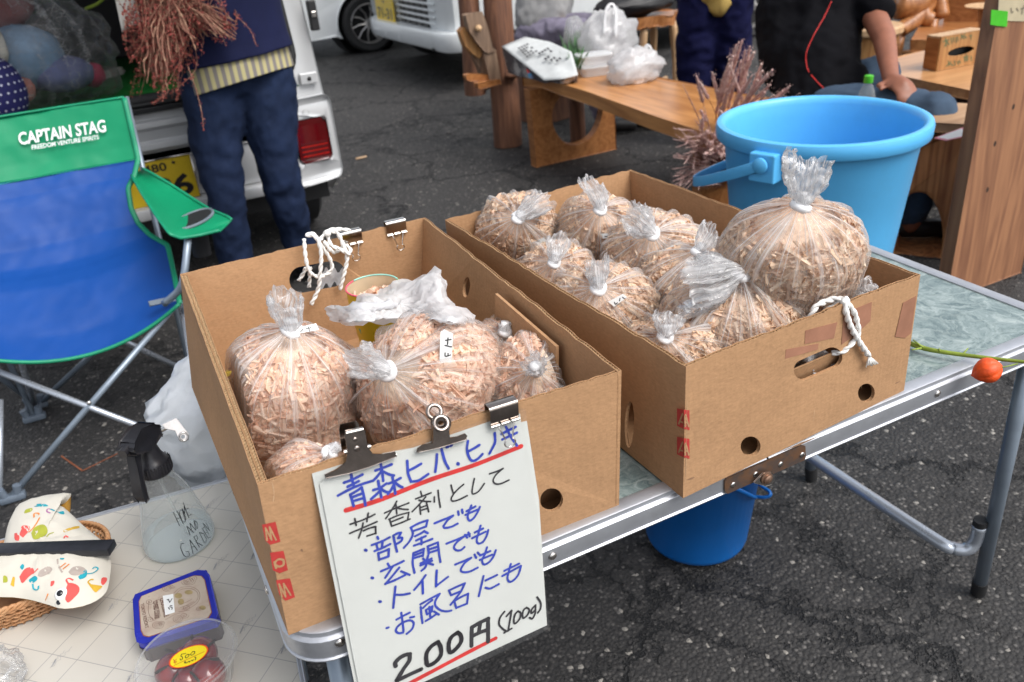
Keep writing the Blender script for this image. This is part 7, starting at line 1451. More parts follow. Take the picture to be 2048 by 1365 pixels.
g = Geo(); g.ball(PY(957, 57, 3.60), .018, 14, 10); put('wooden_knob', g, WLT, LP, smooth='all')
g = Geo(); g.ball(PY(1025, 150, 3.7), .03, 12, 8, (1.6, 1, .8)); crumple(g, .01, 30, 1); put('branch_stub', g, WRB, LP, smooth='all')
BN_ = thing('bench', (2.2, 2.6, 0), 'long orange wooden bench whose end panel has a big round cut-out', 'bench')
bz_ = .455
bd = [PZ(*q, bz_) for q in [(1046, 152), (1085, 158), (1180, 188), (1300, 232), (1440, 279)]]+[V3(2.02, 1.60, bz_), V3(2.5, 1.95, bz_)]+[PZ(*q, bz_) for q in [(1475, 188), (1290, 152), (1170, 128), (1110, 130)]]
g = Geo(); g.slab([(p[0], p[1]) for p in bd], .048, lambda u, v, w_: (u, v, bz_-.048+w_)); put('board', g, WBN, BN_, bevel=.006)
for Yp_, dx in ((3.27, 0), (2.02, .12)):
    hl = [(2.235+.155*math.cos(a)*(1+.04*math.sin(3*a)), .225+.150*math.sin(a)) for a in np.linspace(0, 6.283, 33)[:-1]]
    g = Geo(); g.slab([(1.965+dx, 0), (2.47+dx, 0), (2.46+dx, .406), (1.955+dx, .406)], .055, lambda u, v, w_: (u, Yp_+w_, v), [[(x+dx, z) for x, z in hl]]); put('end_panel', g, WOR, BN_, bevel=.004)
put('log_leg', logg((2.36, 3.5, 0), (2.36, 3.5, .40), .045, .04, 8, 10, 16), WRB, thing('wood_stake', (2.36, 3.5, 0), 'short log stake seen through the round hole of the bench', 'wooden post'), smooth=60)
# newspaper parcel
PAR = thing('newspaper_parcel', (2.3, 3.5, .456), 'parcel wrapped in folded newspaper at the left end of the bench', 'parcel')
tp5 = [(1003, 93, .60), (1050, 74, .63), (1100, 84, .61), (1143, 104, .585), (1156, 150, .50), (1125, 158, .49), (1088, 161, .48)]
T5 = [PZ(x, y, z) for x, y, z in tp5]; B5 = [V3(p[0]*.97+2.27*.03, p[1]*.97+3.5*.03, .462) for p in T5]
g = Geo(); c5 = np.mean(np.array(T5), 0)+V3(0, 0, .012); R_ = 8; Q_ = [a*(1-k/3)+b_*k/3 for a, b_ in zip(T5, T5[1:]+[T5[0]]) for k in range(3)]; n = len(Q_)
g.add([c5+(q-c5)*i/R_ for i in range(R_+1) for q in Q_], [(i*n+j, i*n+(j+1) % n, (i+1)*n+(j+1) % n, (i+1)*n+j) for i in range(R_) for j in range(n)]); NEWS = mat('bright_newsprint', (.52, .54, .54), .75, 0, .08, 25)
o_ = put('top_sheet', g, NEWS, PAR, smooth='all'); m_ = o_.modifiers.new('s', 'SOLIDIFY'); m_.thickness = .004
g = Geo(); Bq = [V3(q[0], q[1], .462)*.0+V3(q[0]*.94+2.28*.06, q[1]*.94+3.5*.06, .460) for q in Q_]; Tq = [q-V3(0, 0, .006) for q in Q_]
g.add([t*(1-i/4)+b_*i/4 for i in range(5) for t, b_ in zip(Tq, Bq)], [(i*n+j, i*n+(j+1) % n, (i+1)*n+(j+1) % n, (i+1)*n+j) for i in range(4) for j in range(n)]); crumple(g, .012, 16, 1)
put('side_sheets', g, mat('photo_newsprint', (.10, .10, .12), .7, 0, .5, 12, col2=(.50, .50, .50), c2s=(.5, .6)), PAR, smooth='all')
pp5 = lambda x, y: PP(x, y, (T5[0]+T5[3]+T5[6])/3+V3(0, 0, .020), unit(np.cross(T5[3]-T5[6], T5[0]-T5[6])))
for quad in ([(1034, 96), (1056, 86), (1078, 103), (1054, 117)], [(1074, 106), (1096, 94), (1126, 118), (1104, 134)]):
    for r in range(5):
        for c in range(4):
            if random.random() < .3: continue
            f_ = lambda u, v: pp5(*[quad[0][i]*(1-u)*(1-v)+quad[1][i]*u*(1-v)+quad[2][i]*u*v+quad[3][i]*(1-u)*v for i in (0, 1)])
            g = Geo(); g.add([f_(c/4+.02, r/5+.02), f_(c/4+.2, r/5+.02), f_(c/4+.2, r/5+.16), f_(c/4+.02, r/5+.16)], [(0, 1, 2, 3)]); put('print', g, bpy.data.materials['news_ink'], o_)
g = Geo(); g.pslab([(1052, 138), (1082, 152), (1084, 158), (1058, 156)], .002, PZ(1068, 152, .47)+V3(-.03, -.05, 0), (-.4, -.8, .3)); put('colour_photo', g, mat('blue_red_photo', (.05, .30, .55), .5, 0, .2, 20, col2=(.6, .03, .03), c2s=(.5, .52)), PAR)
# greens in a clear sleeve
GV = thing('herb_bundle', PZ(1150, 140, .46), 'bundle of green herbs in a clear sleeve between the newspaper parcel and the white bags', 'herbs')
g = Geo(); b0 = PZ(1152, 150, .47)
for k in range(150):
    tip = PZ(random.uniform(1128, 1175), random.uniform(38, 110), .58)+rng.normal(scale=.02, size=3); d = tip-b0; a = b0+d*random.uniform(.1, .6); s_ = unit(np.cross(d, rng.normal(size=3)))*random.uniform(.004, .010); g.add([a, (a+tip)/2+s_, tip, (a+tip)/2-s_], [(0, 1, 2, 3)])
put('leaves', g, mat('grey_green_leaf', (.06, .16, .05), .6, 0, .3, 60), GV, kind='stuff')
g = Geo(); g.ball(PZ(1150, 85, .56), 1.0, 24, 18, (.075, .06, .14)); crumple(g, .02, 16, 2); put('sleeve', g, TAILM, GV, smooth='all', uv=ball_uv(len(g.v), 24))
WB_ = thing('carrier_bag', PZ(1215, 145, .46), 'white carrier bag with looped handles over stacked clear food boxes on the bench', 'plastic bag')
c_ = PZ(1212, 110, .53)
g = Geo(); g.ball(c_+V3(.05, .06, .05), 1.0, 40, 30, (.17, .12, .17)); crumple(g, .04, 9, 3); crumple(g, .015, 26, 2); MILK = film('milky_bag_film', base=.74, streak=.3, edge=.4, crump=.5, freq=9); put('bag', g, MILK, WB_, smooth='all', uv=ball_uv(len(g.v), 40))
g = Geo(); g.tube(smooth_path([PT(1208, 70, 4.2), PT(1210, 30, 4.2), PT(1217, 12, 4.2), PT(1227, 10, 4.2), PT(1232, 30, 4.2), PT(1232, 75, 4.2)], 6), .008, 8, flat=.4); put('handle', g, SOFTW, WB_, smooth='all')
FB = [PZ(1192, 140, .46), PZ(1188, 124, .51)]
for k in range(2):
    z = .458+k*.055; o_ = PZ(1195-k*3, 148-k*22, z+.01); e1 = unit(V3(1, -.25, 0)); e2 = np.cross([0, 0, 1.], e1)
    g = Geo(); 
    for zz_, s_ in ((z, .80), (z+.038, 1.0), (z+.044, 1.06), (z+.050, 1.02)): g.v += [tuple(o_*V3(1, 1, 0)+V3(0, 0, zz_)+e1*x*s_+e2*(y*s_+.04)) for x, y in rrect(-.085, -.06, .085, .06, .025, 4)]
    n = 20; g.f = [(i*n+j, i*n+(j+1) % n, (i+1)*n+(j+1) % n, (i+1)*n+j) for i in range(3) for j in range(n)]+[tuple(range(n)), tuple(range(3*n, 4*n))]
    t = thing('food_box', o_, 'lower clear plastic food box at the left of the carrier bag' if k == 0 else 'upper clear plastic food box at the left of the carrier bag', 'food box', 'clear food boxes on the bench'); put('box', g, clear('hazy_box', (.95, .95, .96), .42, .2) if k == 0 else bpy.data.materials['hazy_box'], t, smooth=40)
c_ = PZ(1255, 160, .475); t = thing('food_pack', c_, 'white foam food pack in a thin white bag lying on the bench board', 'food pack')
g = Geo(); e1 = unit(PZ(1290, 170, .46)-PZ(1205, 160, .46)); e2 = np.cross([0, 0, 1.], e1); o_ = PZ(1245, 165, .458)
for zz_, s_ in ((.457, .92), (.475, 1.0), (.497, .96), (.505, .80)): g.v += [tuple(V3(o_[0], o_[1], zz_)+e1*x*s_+e2*(y*s_+.05)) for x, y in rrect(-.105, -.065, .105, .065, .025, 4)]
g.f = [(i*20+j, i*20+(j+1) % 20, (i+1)*20+(j+1) % 20, (i+1)*20+j) for i in range(3) for j in range(20)]+[tuple(range(20)), tuple(range(60, 80))]; put('foam_tray', g, mat('white_foam', (.82, .82, .82), .6), t, smooth=40)
g = Geo(); g.ball(V3(o_[0], o_[1], .52)+e1*.03+e2*.06, 1.0, 36, 26, (.15, .11, .095)); crumple(g, .035, 12, 9); crumple(g, .012, 34, 2); put('thin_bag', g, MILK, t, smooth='all', uv=ball_uv(len(g.v), 36))
g = Geo(); g.tube(smooth_path([PT(1280, 130, 4.15), PT(1290, 100, 4.15), PT(1298, 92, 4.15), PT(1310, 120, 4.15), PT(1312, 150, 4.15)], 5), .014, 8, flat=.4); put('handle', g, SOFTW, t, smooth='all')
# ================================================================== stool with black bag
ST = thing('stool', (3.05, 3.85, 0), 'honey wood stool with a lobed seat and crooked legs behind the bench', 'stool')
sc_ = PY(1296, 30, 3.85); sz = sc_[2]
g = Geo(); g.slab([(sc_[0]+.19*math.cos(a)*(1+.10*math.cos(5*a)), sc_[1]+.15*math.sin(a)*(1+.10*math.cos(5*a))) for a in np.linspace(0, 6.283, 41)[:-1]], .05, lambda u, v, w_: (u, v, sz-.05+w_)); put('seat', g, WOR, ST, bevel=.008)
for dx, dy in ((-.09, -.09), (.14, -.06), (-.05, .09), (.10, .09)):
    p0 = V3(sc_[0]+dx, sc_[1]+dy, sz-.05); p1 = V3(sc_[0]+dx*1.35, sc_[1]+dy*1.3, 0); pm = (p0+p1)/2+V3(.012*math.sin(dx*90), .01, 0); g = Geo(); g.tube(smooth_path([p0, pm, p1], 6), [.022+.004*math.sin(k) for k in range(13)], 10); put('leg', g, WLT, ST, smooth='all')
for z in (.16, .14): g = Geo(); g.tube([V3(sc_[0]-.12, sc_[1]-.1, z), V3(sc_[0]+.17, sc_[1]+.05, z+.02)] if z > .15 else [V3(sc_[0]-.07, sc_[1]+.1, z), V3(sc_[0]+.17, sc_[1]-.06, z)], .014, 8); put('rung', g, WLT, ST, smooth='all')
g = Geo(); c_ = PY(1235, 12, 3.80); g.ball(V3(sc_[0]-.10, sc_[1], sz+.075), 1.0, 30, 20, (.27, .14, .075)); crumple(g, .03, 9, 3); put('black_bag', g, mat('black_nylon', (.012, .012, .014), .5), None, smooth='all', label='black soft bag lying on the lobed stool', cat='bag')
# ================================================================== people
SKIN = mat('tanned_skin', (.40, .17, .10), .5, 0, .1, 20, bump=.2, bs=300, bdist=.0005); SKIN2 = mat('brown_arm_skin', (.27, .10, .055), .5, 0, .12, 20, bump=.2, bs=300, bdist=.0005); HAIR = mat('dark_hair', (.015, .012, .011), .6, 0, .3, 80); SHOE = mat('black_shoe', (.014, .013, .013), .45)
DEN = mat('dark_blue_denim', (.012, .021, .052), .85, 0, .28, 12, bump=.4, bs=500, bdist=.0006, spec=.15); NAVY = mat('navy_vest_cloth', (.011, .014, .046), .8, 0, .15, 10, bump=.3, bs=500, bdist=.0004, spec=.12)
def hand(base, dirv, palm_n, sc=1.0):
    """palm, four bent fingers of unequal length and a thumb, as blob parts"""
    d = unit(dirv); n_ = unit(palm_n-d*(palm_n @ d)); s_ = np.cross(d, n_); P = [('c', [(base, .024*sc), (base+d*.05*sc, .030*sc), (base+d*.085*sc, .026*sc)]), ('c', [(base+d*.03*sc+s_*.02*sc, .018*sc), (base+d*.08*sc+s_*.026*sc, .015*sc)]), ('c', [(base+d*.03*sc-s_*.02*sc, .018*sc), (base+d*.078*sc-s_*.026*sc, .015*sc)])]
    for k, (o_, L_) in enumerate(((-.031, .060), (-.011, .078), (.011, .082), (.031, .070))):
        r0 = base+d*.084*sc+s_*o_*sc; r1 = r0+(d*.55-n_*.25)*L_*sc; r2 = r1+(d*.25-n_*.38)*L_*sc*.9; P.append(('c', [(r0, .0105*sc), (r1, .0095*sc), (r2, .0080*sc)]))
    t0 = base+d*.025*sc+s_*.028*sc; t1 = t0+(d*.4+s_*.75)*.045*sc; t2 = t1+(d*.8+s_*.05-n_*.2)*.035*sc; P.append(('c', [(t0, .014*sc), (t1, .012*sc), (t2, .010*sc)])); return P
def head_parts(c, f, s=1.0):
    """skull, jaw, nose, ears; f = facing direction"""
    f = unit(f); r = np.cross(f, [0, 0, 1.]); P = [('b', c, (.076*s, .088*s, .105*s)), ('b', c+f*.02+V3(0, 0, -.05*s), (.06*s, .065*s, .065*s)), ('b', c+f*.088*s+V3(0, 0, -.01*s), (.014, .014, .022)), ('b', c+r*.076*s+V3(0, 0, -.005), (.012, .018, .03)), ('b', c-r*.076*s+V3(0, 0, -.005), (.012, .018, .03))]; return P
def face(parent, c, f):
    f = unit(f); r = np.cross(f, [0, 0, 1.])
    for s_ in (-1, 1): g = Geo(); g.ball(c+f*.078+r*s_*.030+V3(0, 0, .008), .011, 10, 8); put('eye', g, EYEW, parent, smooth='all')
    g = Geo(); g.ball(c+f*.082+V3(0, 0, -.055), 1, 10, 8, (.02, .02, .006)); put('mouth', g, mat('lips', (.35, .10, .08), .5), parent, smooth='all')
def hair_on(parent, c, f, s=1.0):
    f = unit(f); g = Geo(); g.ball(c-f*.014+V3(0, 0, .022), 1, 24, 16, (.088*s, .098*s, .105*s)); crumple(g, .008, 40, 1); put('hair', g, HAIR, parent, smooth='all')
# --- person with jeans holding the dried flowers
PA = thing('person', (.42, 2.50, 0), 'person in navy vest and dark jeans holding dried red flowers at the silver van', 'person')
fA = V3(-.15, 1, 0); 
body = [('c', [(V3(.44, 2.50, .95), .13), (V3(.43, 2.47, 1.2), .14), (V3(.42, 2.46, 1.38), .11), (V3(.42, 2.47, 1.46), .055), (V3(.42, 2.49, 1.52), .05)]), ('c', [(V3(.27, 2.46, 1.38), .05), (V3(.22, 2.50, 1.18), .042), (V3(.30, 2.36, 1.20), .034)]), ('c', [(V3(.60, 2.48, 1.38), .05), (V3(.66, 2.56, 1.15), .042), (V3(.52, 2.72, 1.05), .032)]),
        ('c', [(V3(.33, 2.5, .80), .09), (V3(.285, 2.47, .42), .05), (V3(.27, 2.52, .07), .04)]), ('c', [(V3(.50, 2.5, .80), .09), (V3(.50, 2.47, .42), .05), (V3(.535, 2.55, .07), .04)])]+head_parts(V3(.42, 2.50, 1.62), fA)+hand(V3(.30, 2.35, 1.20), V3(.5, -.2, -.1), V3(0, -1, 0))+hand(V3(.51, 2.73, 1.04), V3(-.6, .6, -.2), V3(0, -1, 0))
g = blob(body, .014); bd_ = put('body', g, SKIN, PA, smooth='all'); face(bd_, V3(.42, 2.50, 1.62), fA); hair_on(PA, V3(.42, 2.50, 1.62), fA)
g = blob([('b', V3(.435, 2.50, .86), (.168, .125, .13)), ('c', [(V3(.345, 2.50, .82), .108), (V3(.325, 2.49, .70), .100), (V3(.298, 2.47, .55), .080), (V3(.285, 2.46, .42), .066), (V3(.278, 2.49, .25), .060), (V3(.272, 2.52, .10), .058)]), ('c', [(V3(.520, 2.50, .82), .108), (V3(.512, 2.49, .70), .098), (V3(.500, 2.47, .55), .080), (V3(.497, 2.46, .42), .066), (V3(.515, 2.50, .25), .060), (V3(.535, 2.55, .10), .058)])], .011, 4)
wrinkle(g, .008, 4.5, 2, (1.3, 1.0, 1.2)); wrinkle(g, .0035, 13, 4, (1.6, 1.2, 1)); put('jeans', g, DEN, PA, smooth='all')
for x, y in ((.27, 2.56), (.545, 2.60)): g = blob([('c', [(V3(x, y-.06, .045), .042), (V3(x, y+.06, .040), .042), (V3(x-.01, y+.15, .032), .036)])], .012); put('shoe', g, SHOE, PA, smooth='all')
def skirt(zs, rx, ry, cx, cy, m, nm, par, amp=.006, seed=1, zf=None, n=60):
    g = Geo(); K = len(zs)
    def f(u, v):
        i = u*(K-1); k = min(int(i), K-2); q = i-k; L = lambda A: A[k]*(1-q)+A[k+1]*q; a = v*2*math.pi; z = L(zs)+(zf(a)*u if zf else 0)
        fo = 1+amp*12*mnoise.noise(Vector((math.cos(a)*2.2, math.sin(a)*2.2, z*3+seed)))*(.4+u); return V3(L(cx)+L(rx)*fo*math.cos(a), L(cy)+L(ry)*fo*math.sin(a), z)
    g.grid(f, 30, n, wrap=True); o = put(nm, g, m, par, smooth='all'); s_ = o.modifiers.new('s', 'SOLIDIFY'); s_.thickness = .003; return o
STRP, nt, b, out = base_mat('yellow_grey_stripes'); tc = _n(nt, 'ShaderNodeTexCoord'); sx = _n(nt, 'ShaderNodeSeparateXYZ'); nt.links.new(tc.outputs['Object'], sx.inputs[0]); ma = _n(nt, 'ShaderNodeMath', operation='PINGPONG'); ma.inputs[1].default_value = .0125; nt.links.new(sx.outputs[0], ma.inputs[0]); mr_ = _n(nt, 'ShaderNodeMapRange'); mr_.inputs[1].default_value = .0055; mr_.inputs[2].default_value = .0072; nt.links.new(ma.outputs[0], mr_.inputs[0]); mx = _n(nt, 'ShaderNodeMix', data_type='RGBA'); nt.links.new(mr_.outputs[0], mx.inputs[0]); mx.inputs[6].default_value = (.20, .18, .17, 1); mx.inputs[7].default_value = (.45, .40, .20, 1); nt.links.new(mx.outputs[2], b.inputs['Base Color']); b.inputs['Roughness'].default_value = .85
skirt([.98, .90, .84, .795], [.172, .185, .192, .196], [.135, .15, .155, .158], [.437]*4, [2.5]*4, STRP, 'shirt_tail', PA, .004, 3, lambda a: .03*math.cos(a+.5)-.015*math.sin(a))
skirt([1.43, 1.36, 1.20, 1.02, .93, .885], [.09, .19, .195, .19, .196, .204], [.08, .125, .15, .152, .160, .165], [.42, .42, .43, .435, .437, .437], [2.47, 2.47, 2.48, 2.49, 2.5, 2.5], NAVY, 'vest', PA, .006, 5, lambda a: .018*math.cos(a+.3))
for P_ in ([(V3(.27, 2.46, 1.38), .066), (V3(.215, 2.50, 1.18), .055)], [(V3(.60, 2.48, 1.38), .066), (V3(.665, 2.56, 1.15), .055), (V3(.60, 2.64, 1.09), .05)]): g = blob([('c', P_)], .012); wrinkle(g, .006, 14, 3); put('sleeve', g, STRP, PA, smooth='all')
for s_, (a, b_) in ((0, ((.30, 2.36, .80), (.40, 2.33, .70))), (1, ((.47, 2.33, .80), (.58, 2.36, .70)))): pass
# dried red flowers in newspaper
FL = thing('dried_flower_bunch', (.22, 2.28, .9), 'bunch of dried red flowers held head down in newspaper by the person in jeans', 'flowers')
RDF = mat('dried_red_floret', (.22, .030, .026), .8, 0, .5, 70, col2=(.30, .10, .07), c2s=(.45, .62)); STW = mat('dry_straw_stem', (.19, .075, .05), .7, 0, .3, 50, col2=(.36, .22, .14), c2s=(.5, .65))
b0 = PT(335, -60, 2.62); gs = Geo(); gf = Geo()
for k in range(150):
    ang = random.gauss(0, 1); px, py = random.choice([(random.uniform(250, 330), random.uniform(95, 205)), (random.uniform(285, 410), random.uniform(70, 150)), (random.uniform(300, 360), random.uniform(140, 200)), (random.uniform(400, 472), random.uniform(30, 95)), (random.uniform(240, 300), random.uniform(40, 120))])
    tip = PT(px, py, 2.62+random.uniform(-.10, .12)); root_ = PT(320+random.uniform(-60, 110), -50+random.uniform(-20, 60), 2.62+random.uniform(-.06, .06))
    mid = (root_+tip)/2+rng.normal(scale=.034, size=3); P_ = smooth_path([root_, mid, tip], 5); gs.tube(P_, [.0016-.0001*i for i in range(len(P_))], 4)
    for j in range(34):
        t = random.uniform(.35, 1.0); i = min(int(t*(len(P_)-1)), len(P_)-2); c = P_[i]+(P_[i+1]-P_[i])*random.random()+rng.normal(scale=.0055*(1.4-t*.6), size=3); r = random.uniform(.0025, .0062); a, b_, c2 = rng.normal(size=(3, 3))
        gf.add([c+unit(a)*r, c+unit(b_)*r, c+unit(c2)*r, c-unit(a+b_)*r], [(0, 1, 2), (0, 2, 3), (0, 3, 1)])
for k in range(70):     # straw coloured spikes
    px, py = random.choice([(random.uniform(275, 350), random.uniform(120, 170)), (random.uniform(430, 475), random.uniform(40, 80)), (random.uniform(300, 420), random.uniform(60, 120))]); tip = PT(px, py, 2.55+random.uniform(-.05, .08)); r0 = tip+(PT(320, -40, 2.6)-tip)*random.uniform(.25, .6); P_ = smooth_path([r0, (r0+tip)/2+rng.normal(scale=.008, size=3), tip], 4); gs.tube(P_, [.0028, .0030, .0030, .003, .0028, .0026, .0024, .002, .0014], 5)
for L in ([(375, 130), (395, 190), (405, 235), (407, 262)], [(330, 160), (335, 185), (315, 200), (305, 208)], [(470, 30), (500, 60), (513, 92)]): 
    P_ = smooth_path([PT(x, y, 2.50) for x, y in L], 6); gs.tube(P_, .0012, 4)
    for c in P_:
        for j in range(5): q = c+rng.normal(scale=.003, size=3); a, b_, c2 = rng.normal(size=(3, 3)); gf.add([q+unit(a)*.003, q+unit(b_)*.003, q+unit(c2)*.003], [(0, 1, 2)])
put('stems', gs, STW, FL, kind='stuff', smooth='all'); put('florets', gf, RDF, FL, kind='stuff')
g = Geo(); g.grid(lambda u, v: PT(222+v*40-u*10*0+u*22, -40+u*105*(1-.2*v), 2.66+.03*math.sin(v*3)), 10, 8); o_ = put('newspaper_wrap', g, bpy.data.materials['newsprint'], FL, smooth='all'); m_ = o_.modifiers.new('s', 'SOLIDIFY'); m_.thickness = .002
g = Geo(); g.tube(smooth_path([PT(172, 18, 2.9), PT(195, 8, 2.85), PT(215, -10, 2.8)], 5), .006, 8); put('green_stalk', g, GST, FL, smooth='all')
# --- person seated in black shirt
PC_ = thing('person', (2.68, 2.0, 0), 'seated person in black red-piped T-shirt and blue jeans, arm resting on the thigh', 'person')
BSH = mat('black_shirt_cloth', (.0045, .0045, .006), .85, 0, .2, 8, bump=.2, bs=500, bdist=.0003, spec=.08); LDEN = mat('washed_blue_denim', (.055, .085, .13), .85, 0, .22, 10, bump=.3, bs=500, bdist=.0005, spec=.15)
hip = PT(1625, 215, 3.45); sho = PT(1735, 5, 3.45); wr = PT(1782, 160, 3.12); elb = PT(1768, 75, 3.30); kn = PT(1868, 232, 3.0); kn2 = PT(1760, 150, 3.45); nk = PT(1690, -90, 3.5); hd = PT(1715, -160, 3.5)
sho2 = PT(1560, -20, 3.65); tors = PT(1635, 70, 3.55)
ft = V3(kn[0]-.02, kn[1]+.02, .06); ft2 = V3(kn2[0]+.05, kn2[1]-.05, .06)
g = blob([('c', [(hip, .13), (tors, .15), (PT(1650, -20, 3.55), .15), (nk, .06), (hd-V3(0, 0, .08), .055)]), ('c', [(sho, .055), (elb, .046), (wr, .031)]), ('c', [(sho2, .055), (PT(1545, 60, 3.8), .045), (PT(1640, 110, 3.9), .032)]), ('c', [(hip, .09), (kn, .06), (ft, .045)]), ('c', [(hip+V3(.1, .1, 0), .09), (kn2, .06), (ft2, .045)])]+head_parts(hd, RT)+hand(wr, PT(1812, 176, 3.02)-wr, V3(-.1, -.2, 1.0), 1.1)+hand(PT(1640, 110, 3.9), RT, V3(0, 0, 1)), .011)
bd_ = put('body', g, SKIN2, PC_, smooth='all'); face(bd_, hd, RT); hair_on(PC_, hd, RT)
g = blob([('c', [(hip-V3(0, 0, .03), .145), (PT(1632, 130, 3.5), .172), (tors, .170), (PT(1640, -10, 3.55), .165), (PT(1680, -60, 3.5), .10)]), ('c', [(PT(1590, 130, 3.55), .14), (PT(1580, 30, 3.6), .145), (PT(1600, -50, 3.6), .12)]), ('c', [(PT(1660, -40, 3.52), .10), (sho, .085), (PT(1752, 20, 3.40), .075)]), ('c', [(PT(1620, -50, 3.6), .10), (sho2, .08), (PT(1548, 30, 3.72), .07)]), ('c', [(PT(1690, 165, 3.42), .09), (PT(1660, 190, 3.42), .10)])], .012, 6)
wrinkle(g, .008, 5, 3, (1, 1, 1.4)); wrinkle(g, .003, 15, 1); SB_ = BVHTree.FromPolygons([Vector(v) for v in g.v], [tuple(f) for f in g.f]); shirt = put('shirt', g, BSH, PC_, smooth='all')
def drape(bv, pts, r, m, par, nm):
    P_ = []
    for p in smooth_path([V3(x, y, 0) for x, y in pts], 6):
        d = Vector(unit(ray(p[0], p[1]))); h = bv.ray_cast(Vector(CAM), d)
        if h[0] is not None: P_.append(np.array(h[0])-np.array(d)*.001)
    if len(P_) > 2: g = Geo(); g.tube(P_, r, 6); put(nm, g, m, par, smooth='all')
RPI = mat('red_piping', (.55, .015, .012), .6)
drape(SB_, [(1663, 3), (1648, 35), (1628, 70), (1613, 105), (1613, 130), (1618, 145)], .0020, RPI, shirt, 'piping'); drape(SB_, [(1622, 150), (1635, 165), (1645, 175), (1654, 186)], .0020, RPI, shirt, 'piping')
g = blob([('b', hip+V3(.04, .03, -.04), (.15, .15, .11)), ('c', [(hip-V3(0, 0, .02), .115), ((hip+kn)/2, .098), (kn, .082), ((kn+ft)/2, .070), (ft+V3(0, 0, .05), .062)]), ('c', [(hip+V3(.1, .1, -.02), .105), ((hip+V3(.1, .1, 0)+kn2)/2, .09), (kn2, .078), (ft2+V3(0, 0, .05), .06)])], .012, 5)
wrinkle(g, .006, 6, 3); wrinkle(g, .002, 20, 1); put('jeans', g, LDEN, PC_, smooth='all')
for f_ in (ft, ft2): g = blob([('c', [(f_+V3(-.03, .03, -.015), .042), (f_+V3(.05, -.03, -.02), .040), (f_+V3(.13, -.07, -.028), .034)])], .012); put('shoe', g, SHOE, PC_, smooth='all')
put('block', logg((hip[0]+.04, hip[1]+.03, 0), (hip[0]+.04, hip[1]+.03, hip[2]-.135), .17, .16, 3, 12, 24), WRB, thing('tree_stump', (hip[0], hip[1], 0), 'log block under the seated person in the black T-shirt', 'tree stump'), smooth=60)
# --- standing person in navy trousers
PB = thing('person', (2.9, 3.05, 0), 'standing person in dark navy work trousers and yellow top beside the stool', 'person')
NV2 = mat('deep_navy_trousers', (.007, .008, .038), .85, 0, .2, 10, spec=.1); YEL = mat('mustard_cloth', (.42, .29, .08), .85, 0, .15, 10)
cB = V3(2.95, 3.05, 0); d_ = RT*V3(1, 1, 0); d_ = unit(d_)
Lh = lambda a, z, b_=0: cB+d_*a+V3(0, b_, z)
g = blob([('c', [(Lh(0, 1.0), .12), (Lh(0, 1.35), .13), (Lh(0, 1.45), .055), (Lh(0, 1.5), .05)]), ('c', [(Lh(-.18, 1.35), .05), (Lh(-.24, 1.1), .042), (Lh(-.20, .92, -.1), .032)]), ('c', [(Lh(.18, 1.35), .05), (Lh(.24, 1.1), .042), (Lh(.2, .92, -.1), .032)]), ('c', [(Lh(-.09, .85), .08), (Lh(-.1, .1), .04)]), ('c', [(Lh(.09, .85), .08), (Lh(.1, .1), .04)])]+head_parts(Lh(0, 1.62), V3(0, -1, 0))+hand(Lh(-.20, .91, -.1), V3(.1, -.2, -1), V3(0, -1, 0))+hand(Lh(.2, .91, -.1), V3(-.1, -.2, -1), V3(0, -1, 0)), .015)
bd_ = put('body', g, SKIN, PB, smooth='all'); face(bd_, Lh(0, 1.62), V3(0, -1, 0)); hair_on(PB, Lh(0, 1.62), V3(0, -1, 0))
g = blob([('b', Lh(0, .84), (.17, .14, .14)), ('c', [(Lh(-.08, .82), .115), (Lh(-.095, .45), .095), (Lh(-.10, .10), .075)]), ('c', [(Lh(.08, .82), .115), (Lh(.095, .45), .095), (Lh(.10, .10), .075)])], .014, 5); wrinkle(g, .012, 5, 2, (1, 1, 1.8)); put('trousers', g, NV2, PB, smooth='all')
g = blob([('c', [(Lh(0, .92), .155), (Lh(0, 1.2), .165), (Lh(0, 1.38), .13)]), ('c', [(Lh(-.17, 1.36), .07), (Lh(-.24, 1.1), .06)]), ('c', [(Lh(.17, 1.36), .07), (Lh(.24, 1.1), .06)]), ('c', [(Lh(-.12, .86, -.07), .08), (Lh(-.04, .72, -.1), .055)])], .014, 5); wrinkle(g, .01, 6, 2); put('top', g, YEL, PB, smooth='all')
for a in (-.1, .1): g = blob([('c', [(Lh(a, .045, .03), .045), (Lh(a, .042, -.08), .045), (Lh(a, .035, -.17), .038)])], .013); put('shoe', g, SHOE, PB, smooth='all')
